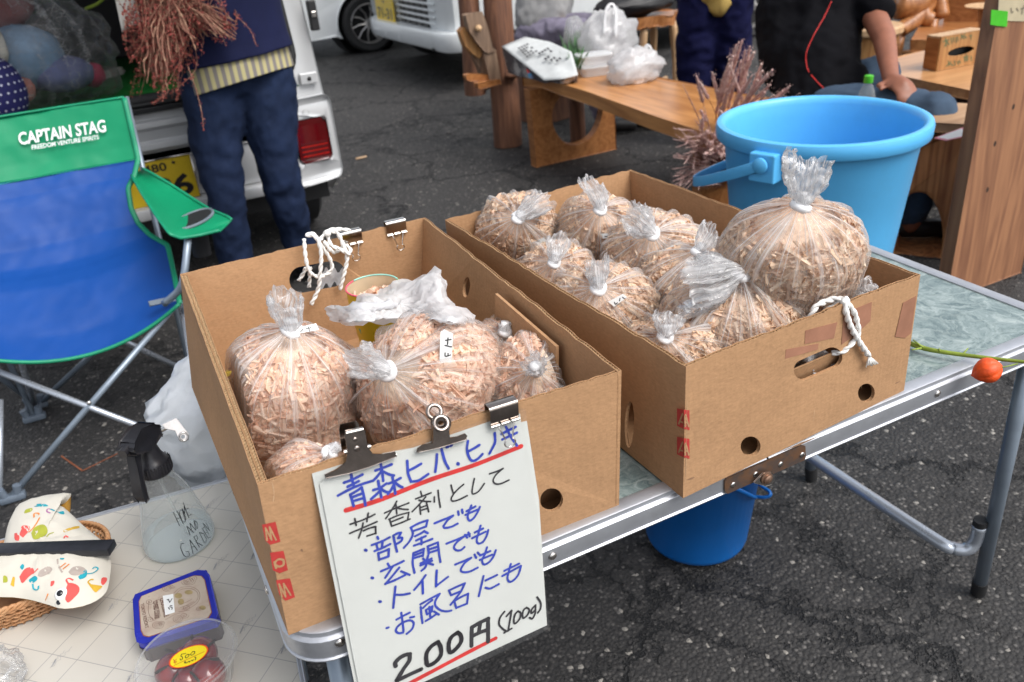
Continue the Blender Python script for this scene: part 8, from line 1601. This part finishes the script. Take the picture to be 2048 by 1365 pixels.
# --- seated person in grey shirt
PD = thing('person', (2.62, 4.30, 0), 'seated person in grey shirt and lilac grey trousers behind the newspaper parcel', 'person')
GSH = mat('grey_shirt', (.30, .30, .30), .85, 0, .1, 8); LIL = mat('lilac_grey_trousers', (.22, .20, .27), .85, 0, .15, 8)
hD = PT(1085, 62, 5.2); cD = PT(1092, -20, 5.25); fD = V3(.35, -.9, 0)
kD = hD+unit(fD)*.42+V3(-.12, 0, .01); kD2 = hD+unit(fD)*.42+V3(.12, .04, .01); fo1 = PZ(1235, 250, .05)+V3(-.06, .06, 0); fo2 = PZ(1262, 246, .05)+V3(.05, .02, 0)
hdD = V3(cD[0]+.02, cD[1]-.05, hD[2]+.78)
g = blob([('c', [(hD, .13), (cD, .16), (V3(cD[0], cD[1], hD[2]+.48), .14), (V3(cD[0], cD[1], hD[2]+.62), .055), (hdD-V3(0, 0, .08), .05)]), ('c', [(V3(cD[0]-.19, cD[1], hD[2]+.5), .05), (V3(cD[0]-.2, cD[1]-.12, hD[2]+.25), .042), (kD+V3(.03, .15, .32), .032)]), ('c', [(V3(cD[0]+.19, cD[1], hD[2]+.5), .05), (V3(cD[0]+.22, cD[1]-.12, hD[2]+.25), .042), (kD2+V3(0, .15, .32), .032)]), ('c', [(hD, .08), (kD, .055), (fo1, .04)]), ('c', [(hD, .08), (kD2, .055), (fo2, .04)])]+head_parts(hdD, fD)+hand(kD+V3(.03, .15, .32), unit(fD), V3(0, 0, 1))+hand(kD2+V3(0, .15, .32), unit(fD), V3(0, 0, 1)), .015)
bd_ = put('body', g, SKIN, PD, smooth='all'); face(bd_, hdD, fD); hair_on(PD, hdD, fD)
g = blob([('c', [(hD+V3(0, 0, .06), .165), (cD, .18), (V3(cD[0], cD[1], hD[2]+.45), .16)]), ('c', [(V3(cD[0]-.17, cD[1], hD[2]+.5), .075), (V3(cD[0]-.2, cD[1]-.1, hD[2]+.3), .062)]), ('c', [(V3(cD[0]+.17, cD[1], hD[2]+.5), .075), (V3(cD[0]+.22, cD[1]-.1, hD[2]+.3), .062)])], .014, 5); wrinkle(g, .012, 6, 2); put('shirt', g, GSH, PD, smooth='all')
g = blob([('b', hD-V3(0, 0, .05), (.17, .16, .10)), ('c', [(hD-V3(.08, 0, .02), .105), (kD, .085), (fo1+V3(0, 0, .08), .06)]), ('c', [(hD+V3(.08, 0, -.02), .105), (kD2, .085), (fo2+V3(0, 0, .08), .06)])], .014, 5); wrinkle(g, .012, 8, 2); put('trousers', g, LIL, PD, smooth='all')
for f_ in (fo1, fo2): g = blob([('c', [(f_, .045), (f_+V3(.07, -.05, -.005), .045), (f_+V3(.14, -.09, -.012), .038)])], .013); put('shoe', g, SHOE, PD, smooth='all')
put('block', logg((hD[0], hD[1]+.02, 0), (hD[0], hD[1]+.02, hD[2]-.13), .18, .17, 9, 12, 24), WRB, thing('tree_stump', (hD[0], hD[1], 0), 'log block under the seated person in the grey shirt', 'tree stump'), smooth=60)
# ================================================================== furniture at the right
RT_ = thing('low_table', (3.2, 1.8, 0), 'low orange wooden table with a dark apron carrying the wooden tissue box', 'table')
tt = [(2.97, 1.92), (2.93, 1.44), (3.42, 1.78), (3.46, 2.16), (3.22, 2.14)]
g = Geo(); g.slab(tt, .035, lambda u, v, w_: (u, v, .465+w_)); put('top', g, wood('light_orange_tabletop', (.60, .33, .15), (.42, .20, .08), 5, 0, .28), RT_, bevel=.005)
g = Geo(); g.slab([(3.02, 1.88), (2.985, 1.52), (3.38, 1.80), (3.40, 2.1), (3.22, 2.08)], .25, lambda u, v, w_: (u, v, .214+w_)); put('apron', g, WDK, RT_, bevel=.003)
for x, y in ((3.05, 1.80), (3.02, 1.60), (3.36, 1.86), (3.35, 2.05)): g = Geo(); g.box((x-.025, y-.025, 0), (x+.025, y+.025, .213), bev=.004); put('leg', g, WDK, RT_)
TX = thing('tissue_box', PZ(1905, 140, .5), 'wooden tissue box with oval slot and green handwriting standing on the low table', 'tissue box')
f1, f2_, f3, f4 = PZ(1873, 143, .502), PZ(1960, 126, .502), None, None; e1 = unit(f2_-f1); e2 = unit(np.cross([0, 0, 1.], e1)); L_ = np.linalg.norm(f2_-f1); hx = PP(1880, 75, f1, -e2)[2]-.502; D_x = .075
fx = lambda u, v, w_: tuple(f1+e1*u+V3(0, 0, v)+e2*w_)
g = Geo(); g.slab([(0, 0), (L_, 0), (L_, hx), (0, hx)], .008, fx, [circ(L_/2, hx*.47, L_*.30, 22, hx*.125)]); put('front_board', g, WYL, TX, bevel=.001)
g = Geo(); g.slab([(0.009, 0), (L_-.009, 0), (L_-.009, hx-.009), (0.009, hx-.009)], .02, fx, (), .03); put('inside', g, SEAL, TX)
g = Geo(); g.slab([(0, .0082), (L_, .0082), (L_, D_x), (0, D_x)], .008, lambda u, v, w_: fx(u, hx-.008+w_, v)); put('top_board', g, WLT, TX)
for x in (0, L_-.008): g = Geo(); g.slab([(.0082, 0), (D_x, 0), (D_x, hx-.0082), (.0082, hx-.0082)], .008, lambda u, v, w_: fx(x+w_, v, u)); put('side_board', g, WOR, TX)
g = Geo(); cz_ = 5.25; stt = lambda L: [[(1780+a/cz_, b_/cz_) for a, b_ in l] for l in L]
strokes(g, stt([[(555, 440), (620, 420)], [(585, 400), (590, 490)], [(600, 440), (570, 490)], [(595, 445), (620, 470)], [(640, 400), (645, 460)], [(665, 395), (668, 440)], [(690, 400), (695, 450)], [(705, 390), (715, 430)], [(740, 410), (790, 350)], [(745, 370), (775, 410)], [(780, 380), (800, 400)], [(845, 370), (850, 400)], [(850, 410), (851, 415)], [(835, 380), (860, 372)],
    [(590, 700), (640, 650)], [(610, 640), (620, 690)], [(630, 670), (660, 690)], [(675, 640), (680, 690)], [(705, 650), (720, 680)], [(720, 640), (740, 660)], [(780, 590), (785, 650)], [(800, 570), (810, 640)], [(775, 610), (825, 595)], [(780, 635), (820, 625)], [(850, 590), (852, 625)], [(853, 635), (854, 640)]]), .0045, lambda x, y: PP(x, y, f1, -e2), -e2, lift=.0006); put('writing', g, mat('green_paint', (.08, .13, .06), .6), TX)
BM = thing('shelf_unit', (4.2, 2.6, 0), 'reddish low wooden plank seat with upright board and small bowl, behind the tissue box', 'bench')
zb2 = .36; q = [PZ(*a, zb2) for a in [(1822, 82), (1992, 84), (2040, 70), (2040, 38), (1850, 36)]]
g = Geo(); g.slab([(p[0], p[1]) for p in q], .06, lambda u, v, w_: (u, v, zb2-.06+w_)); put('plank', g, WOR, BM, bevel=.006)
for k in (0, 3): g = Geo(); p = (q[k]*.9+np.mean(np.array(q), 0)*.1); g.box((p[0]-.05, p[1]-.05, 0), (p[0]+.05, p[1]+.05, zb2-.061)); put('leg', g, WOR, BM)
a_, b2_ = PZ(1888, 44, zb2), PZ(1990, 44, zb2); e1 = unit(b2_-a_); e2 = np.cross([0, 0, 1.], e1)
g = Geo(); g.slab([(0, 0), (np.linalg.norm(b2_-a_)+.2, 0), (np.linalg.norm(b2_-a_)+.2, .5), (.02, .5)], .04, lambda u, v, w_: tuple(a_+e1*u+V3(0, 0, v+.0005)+e2*w_)); put('upright_board', g, WOR, BM, bevel=.004)
g = Geo(); p = PZ(1975, 20, .50); g.lathe([(.0005, 0), (.05, .0), (.115, .018), (.12, .024), (.11, .02), (.0005, .008)], 28, o=p); put('wooden_plate', g, WLT, None, smooth=40, label='pale turned wooden plate by the upright board', cat='plate')
g = Geo(); g.lathe([(.04, 0), (.03, .04), (.05, p[2]-zb2-.004)], 16, o=V3(p[0], p[1], zb2+.001)); put('plate_stand', g, WOR, None, smooth=40, label='small dark turned stand under the pale wooden plate', cat='stand')
WH = thing('curved_wood_chair', PZ(1850, 62, 0), 'chair of curved bent branches and thick wooden hoops behind the round stool top', 'chair')
for pts_, r_ in (([(1798, 62), (1830, 40), (1855, 10), (1862, -20)], .05), ([(1858, -20), (1845, 5), (1850, 35), (1862, 40)], .05), ([(1855, -20), (1878, 0), (1885, 35)], .045), ([(1795, 10), (1830, 8), (1850, -15)], .09)):
    g = Geo(); g.tube(smooth_path([PT(x, y, 5.2) for x, y in pts_], 6), r_, 10); put('bent_branch', g, WOR, WH, smooth='all')
for pts_ in ([(1800, 58), (1795, 90)], [(1866, 38), (1866, 80)]): g = Geo(); a_ = PT(*pts_[0], 5.2); g.tube([a_, V3(a_[0], a_[1], 0)], .035, 10); put('leg', g, WOR, WH, smooth='all')
RS = thing('round_stool', (3.9, 3.3, 0), 'round pale-topped stool standing behind the arm of the person in black', 'stool')
p = PZ(1745, 50, .42); RS.location = [float(p[0]), float(p[1]), 0]; WL[RS.name] = V3(p[0], p[1], 0)
g = Geo(); g.lathe([(.0005, .37), (.17, .37), (.18, .38), (.18, .41), (.17, .42), (.0005, .42)], 36, o=V3(p[0], p[1], 0)); put('seat', g, WLT, RS, smooth=40)
put('trunk', logg((p[0], p[1], 0), (p[0], p[1], .369), .13, .15, 4, 12, 22), WYL, RS, smooth=60)
# stump stool with a pink card
SS = thing('stump_stool', (2.66, 1.30, 0), 'carved tree stump stool with a round hole, carrying a pink card, behind the marble table', 'stool')
so_ = V3(2.60, 1.22, 0); sn = unit(CAM*V3(1, 1, 0)-so_*V3(1, 1, 0)); sxd = np.cross([0, 0, 1.], sn)
W_s = lambda x, y: PP(x, y, so_, sn)
ol = [W_s(x, y) for x, y in [(1800, 300), (1850, 285), (1925, 262), (1921, 310), (1915, 400), (1908, 560), (1895, 640), (1780, 640), (1770, 520), (1790, 400)]]
inn = [W_s(1838+48*math.cos(a), 470+88*math.sin(a)) for a in np.linspace(0, 6.283, 21)[:-1]]
c2 = lambda p: ((p-so_) @ sxd, p[2])
ol2 = [c2(p) for p in ol]; ol2 = [(u, max(0, v)) for u, v in ol2]
g = Geo(); g.slab(ol2, .26, lambda u, v, w_: tuple(so_+sxd*u+V3(0, 0, v)-sn*(w_-.02)), [[c2(p) for p in inn]]); put('stump', g, wood('raw_red_brown_stump', (.58, .25, .09), (.26, .09, .03), 7, 2, .6, ring=.8, bump=.8), SS, bevel=.012, smooth=50)
tzs = max(v for u, v in ol2)
tq = [PZ(*a, .415) for a in [(1848, 298), (1925, 262)]]
g = Geo(); g.slab([(p_[0], p_[1]) for p_ in [so_+sxd*u-sn*w_ for u, w_ in ((c2(ol[0])[0]-.01, -.04), (c2(ol[2])[0]+.01, -.03), (c2(ol[2])[0]+.0, .26), (c2(ol[0])[0], .28))]], .03, lambda u, v, w_: (u, v, tzs+.001+w_)); put('seat', g, wood('tan_stump_top', (.48, .30, .17), (.32, .17, .08), 6, 0, .6), SS, bevel=.006)
g = Geo(); zc = tzs+.034; q = [PZ(*a, zc) for a in [(1868, 277), (1925, 256), (1950, 270), (1893, 282)]]; g.slab([(p_[0], p_[1]) for p_ in q], .001, lambda u, v, w_: (u, v, zc+w_)); pk = put('price_card', g, mat('pink_edge_card', (.75, .25, .32), .6), None, label='white price card with pink edge lying on the stump stool', cat='card')
g = Geo(); qc = np.mean(np.array(q), 0); q2 = [qc+(p_-qc)*.82 for p_ in q]; g.slab([(p_[0], p_[1]) for p_ in q2], .0005, lambda u, v, w_: (u, v, zc+.0013+w_)); put('card_face', g, WHITEP, pk)
# plank sign
PLK = thing('plank_sign', (2.45, 1.0, 0), 'tall upright brown plank with a cream paper and green tape at its top', 'sign board')
g = Geo(); g.slab([(2.300, 0), (2.66, 0), (2.655, 1.02), (2.296, 1.02)], .045, lambda u, v, w_: (u, 1.0+w_, v)); pb = put('board', g, WPL, PLK, bevel=.003)
for (x, y) in ((2027, 214), (1990, 288), (1975, 380)): g = Geo(); p = PY(x, y, .9996); g.add([p+V3(.006*math.cos(a), 0, .009*math.sin(a)) for a in np.linspace(0, 6.283, 13)[:-1]], [tuple(range(12))]); put('knot', g, mat('dark_knot', (.035, .018, .01), .8), pb)
g = Geo(); g.pslab([(1999, -30), (2090, -30), (2090, 44), (1996, 42)], .001, (0, .998, 0), (0, -1, 0)); pa_ = put('paper', g, mat('kraft_cream_paper', (.48, .41, .27), .8), PLK)
g = Geo(); strokes(g, [[(2022, 17), (2023, 25), (2026, 24)], [(2033, 17), (2036, 22)], [(2042, 18), (2052, 16), (2050, 26)], [(2047, 12), (2043, 28)], [(2055, 14), (2058, 19)]], .004, lambda x, y: PY(x, y, .998), (0, -1, 0), lift=.0005); put('writing', g, mat('faint_pencil', (.20, .17, .12), .8), pa_)
g = Geo(); g.pslab([(1981, 50), (1983, 20), (2016, 23), (2014, 54), (1993, 52)], .0012, (0, .996, 0), (0, -1, 0)); put('green_tape', g, mat('bright_green_tape', (.06, .46, .02), .4), PLK)
# ================================================================== large blue bucket
LBL = mat('light_blue_plastic', (.10, .45, .82), .36, 0, .05, 5, bump=.15, bs=40, dirt=.12)
bcx, bcy, bR_, bz = 1.700, 1.034, .276, .70
HANDLE_A = math.radians(-162)
BK2 = thing('bucket', (bcx, bcy, 0), 'large light blue bucket with a strap handle behind the right cardboard box', 'bucket')
tlt = Matrix.Rotation(math.radians(.0), 3, Vector((RT[0], RT[1], 0)).normalized()); cb = V3(bcx, bcy, 0)
if (tlt @ Vector((0, 0, 1))).dot(Vector((CAM[0]-bcx, CAM[1]-bcy, 0))) < 0: tlt = Matrix.Rotation(math.radians(.0), 3, Vector((RT[0], RT[1], 0)).normalized())
pv = Vector((0, 0, bz))
def TB(v): q = tlt @ (Vector(v)-pv)+pv; return V3(q[0]+bcx, q[1]+bcy, q[2])
pr = [(.0005, .030), (.172, .030), (.181, .025), (.184, .035), (.212, .25), (.253, bz-.046), (.255, bz-.043), (.272, bz-.042), (bR_, bz-.038), (bR_+.001, bz-.012), (bR_-.002, bz-.003), (bR_-.010, bz), (bR_-.018, bz-.001), (bR_-.024, bz-.008), (bR_-.027, bz-.02), (.247, bz-.06), (.206, .25), (.178, .045), (.0005, .042)]
g = Geo(); g.lathe(pr, 96, close=False); g.v = [tuple(TB(v)) for v in g.v]; put('body', g, LBL, BK2, smooth=50)
pd = PZ(1525, 318, bz-.05)-cb; ap = HANDLE_A
er = V3(math.cos(ap), math.sin(ap), 0); et = V3(-math.sin(ap), math.cos(ap), 0)
Mx = Matrix(((er[0], et[0], 0, 0), (er[1], et[1], 0, 0), (0, 0, 1, 0), (0, 0, 0, 1)))
for s_ in (1, -1):
    g = Geo(); g.box((.258 if s_ > 0 else -.300, -.036, bz-.098), (.300 if s_ > 0 else -.258, .036, bz-.024), Mx, bev=.004); g.v = [tuple(TB(v)) for v in g.v]; put('handle_lug', g, LBL, BK2)
g = Geo(); c0 = V3(0, 0, bz-.052); arc = []
side_s = 1 if (et @ (-RT)) > 0 else -1
for t in np.linspace(0, math.pi, 34): arc.append(c0+er*math.cos(t)*.306+et*side_s*math.sin(t)*.345+V3(0, 0, -.15*math.sin(t)))
vs = []; 
for i, p in enumerate(arc):
    tt_ = unit(arc[min(33, i+1)]-arc[max(0, i-1)]); ou = unit(V3(p[0], p[1], 0)); up_ = np.cross(tt_, ou); up_ = up_ if up_[2] > 0 else -up_
    for a, b_ in ((-.003, -.014), (.003, -.014), (.003, .014), (-.003, .014)): vs.append(p+ou*a+up_*b_)
g.add(vs, [(4*i+k, 4*i+(k+1) % 4, 4*(i+1)+(k+1) % 4, 4*(i+1)+k) for i in range(33) for k in range(4)]+[(0, 1, 2, 3), (132, 133, 134, 135)]); g.v = [tuple(TB(v)) for v in g.v]; put('handle', g, LBL, BK2, bevel=.0015, smooth=40)
g = Geo(); g.lathe([(.020, 0), (.020, .006), (.014, .010), (.0005, .011)], 22, M=Vector(er).to_track_quat('Z', 'Y').to_matrix(), o=c0+er*.304); g.v = [tuple(TB(v)) for v in g.v]; put('pivot', g, LBL, BK2, smooth=40)
# ================================================================== red-purple plumes behind the bucket
def plumes(name, label, base, tips, rad, m_s, m_p, t0, seed):
    T_ = thing(name, base, label, 'plant'); random.seed(seed); gs, gp = Geo(), Geo()
    for (x, y, pl_) in tips:
        tip = PT(x, y, t0+random.uniform(-.07, .07)); r0 = np.array(base)+V3(random.uniform(-.05, .05), random.uniform(-.05, .05), 0); d = tip-r0
        mid = (r0+tip)/2+V3(0, 0, .08*np.linalg.norm(d))+rng.normal(scale=.02, size=3); P_ = smooth_path([r0, mid, tip], 22); gs.tube(P_, [.0019-.00003*i for i in range(len(P_))], 4)
        k0 = int(len(P_)*(1-pl_)); seg_ = P_[k0:]
        seg_ = P_[int(len(P_)*.45):] if pl_ < .18 else seg_
        if len(seg_) > 3:
            n_ = len(seg_); gp.tube(seg_, [rad*(.8+.2*math.sin(i*2.2))*min(1, (n_-i)/n_*1.8+.3)*(.34 if pl_ < .18 else 1) for i in range(n_)], 6)
            for i in range(n_*9):
                q = seg_[random.randrange(n_)]; c = q+rng.normal(scale=rad*.75, size=3); r = rad*random.uniform(.25, .5)*(.4 if pl_ < .18 else 1); a, b_, c2_ = rng.normal(size=(3, 3)); gp.add([c+unit(a)*r, c+unit(b_)*r, c+unit(c2_)*r], [(0, 1, 2)])
    put('stems', gs, m_s, T_, kind='stuff', smooth='all'); put('plumes', gp, m_p, T_, kind='stuff'); return T_
MAUV = mat('mauve_dry_plume', (.50, .29, .27), .85, 0, .35, 60, col2=(.68, .52, .45), c2s=(.42, .62)); RSTEM = mat('dark_red_stem', (.22, .055, .05), .7, 0, .3, 60)
random.seed(5)
tips = [(1484, 82, .42), (1472, 90, .4), (1478, 84, .5), (1500, 93, .4), (1508, 105, .4), (1466, 112, .35), (1460, 132, .35), (1490, 100, .5), (1523, 128, .35), (1545, 140, .35), (1535, 150, .4), (1525, 142, .35), (1540, 170, .3), (1580, 172, .2), (1565, 182, .25), (1393, 152, .25), (1425, 145, .25), (1400, 165, .2), (1366, 170, .06), (1455, 178, .25), (1408, 215, .1), (1390, 240, .1), (1495, 120, .5), (1482, 120, .5), (1515, 160, .4), (1530, 185, .4), (1598, 187, .15), (1505, 150, .5), (1470, 150, .5), (1548, 190, .4)]
tips += [(random.uniform(1345, 1420), random.uniform(250, 380), .17) for _ in range(70)]+[(random.uniform(1400, 1455), random.uniform(200, 330), .2) for _ in range(30)]
bs_ = PZ(1432, 425, .0)
FP_ = plumes('dried_plume_bunch', 'bunch of mauve dried plumes and thin dark red stems behind the large bucket', bs_+V3(0, 0, .10), tips, .0080, RSTEM, MAUV, 2.78, 5)
g = Geo(); g.lathe([(.0005, .0), (.09, 0), (.115, .22), (.12, .225), (.11, .22), (.088, .02), (.0005, .02)], 28, o=bs_, close=False); put('pot', g, mat('brown_pot', (.14, .07, .04), .6), FP_, smooth=40)
# ================================================================== drink bottle
bt = PZ(1738, 153, .62); DB = thing('drink_bottle', (bt[0], bt[1], .40), 'small plastic drink bottle with a bright green cap behind the large bucket', 'bottle')
bo = V3(bt[0], bt[1], .41)
g = Geo(); g.lathe([(.0005, .001), (.030, .0), (.033, .006), (.033, .12), (.031, .135), (.022, .165), (.0135, .185), (.0135, .196)], 30, o=bo, close=False); put('body', g, clear('pet_plastic', (.93, .96, .93), .12, .05), DB, smooth='all')
g = Geo(); g.lathe([(.0335, .045), (.0338, .11)], 30, o=bo, close=False); put('wrapper', g, mat('green_white_label', (.12, .40, .06), .4, 0, .2, 30, col2=(.6, .62, .55), c2s=(.5, .53)), DB, smooth='all')
g = Geo(); g.lathe([(.0155, .188), (.0160, .190), (.0155, .212), (.013, .214), (.0005, .214)], 30, o=bo); put('cap', g, mat('bright_green_cap', (.08, .50, .03), .35), DB, smooth=40)
put('block', logg((bo[0], bo[1], 0), (bo[0], bo[1], .4095), .10, .10, 6, 12, 22), WRB, thing('tree_stump', (bo[0], bo[1], 0), 'log block carrying the green-capped drink bottle', 'tree stump'), smooth=60)
# litter on the ground
g = Geo(); a_ = PZ(712, 318, .006); g.tube([a_, a_+V3(.065, .0, .001)], .006, 6); put('cigarette_end', g, WLT, None, smooth=40, label='pale cigarette-like scrap lying on the asphalt between van and bench', cat='litter')
g = Geo(); CH_L = [PZ(x, y, .0015) for x, y in [(122, 912), (165, 942), (240, 905)]]; 
for i in range(2):
    d_ = unit(CH_L[i+1]-CH_L[i]); s_ = np.cross([0, 0, 1.], d_)*.0022; g.add([CH_L[i]+s_, CH_L[i+1]+s_, CH_L[i+1]-s_, CH_L[i]-s_], [(0, 1, 2, 3)])
put('chalk_mark', g, mat('faded_orange_chalk', (.22, .07, .03), .9, 0, .4, 120), None, kind='structure')
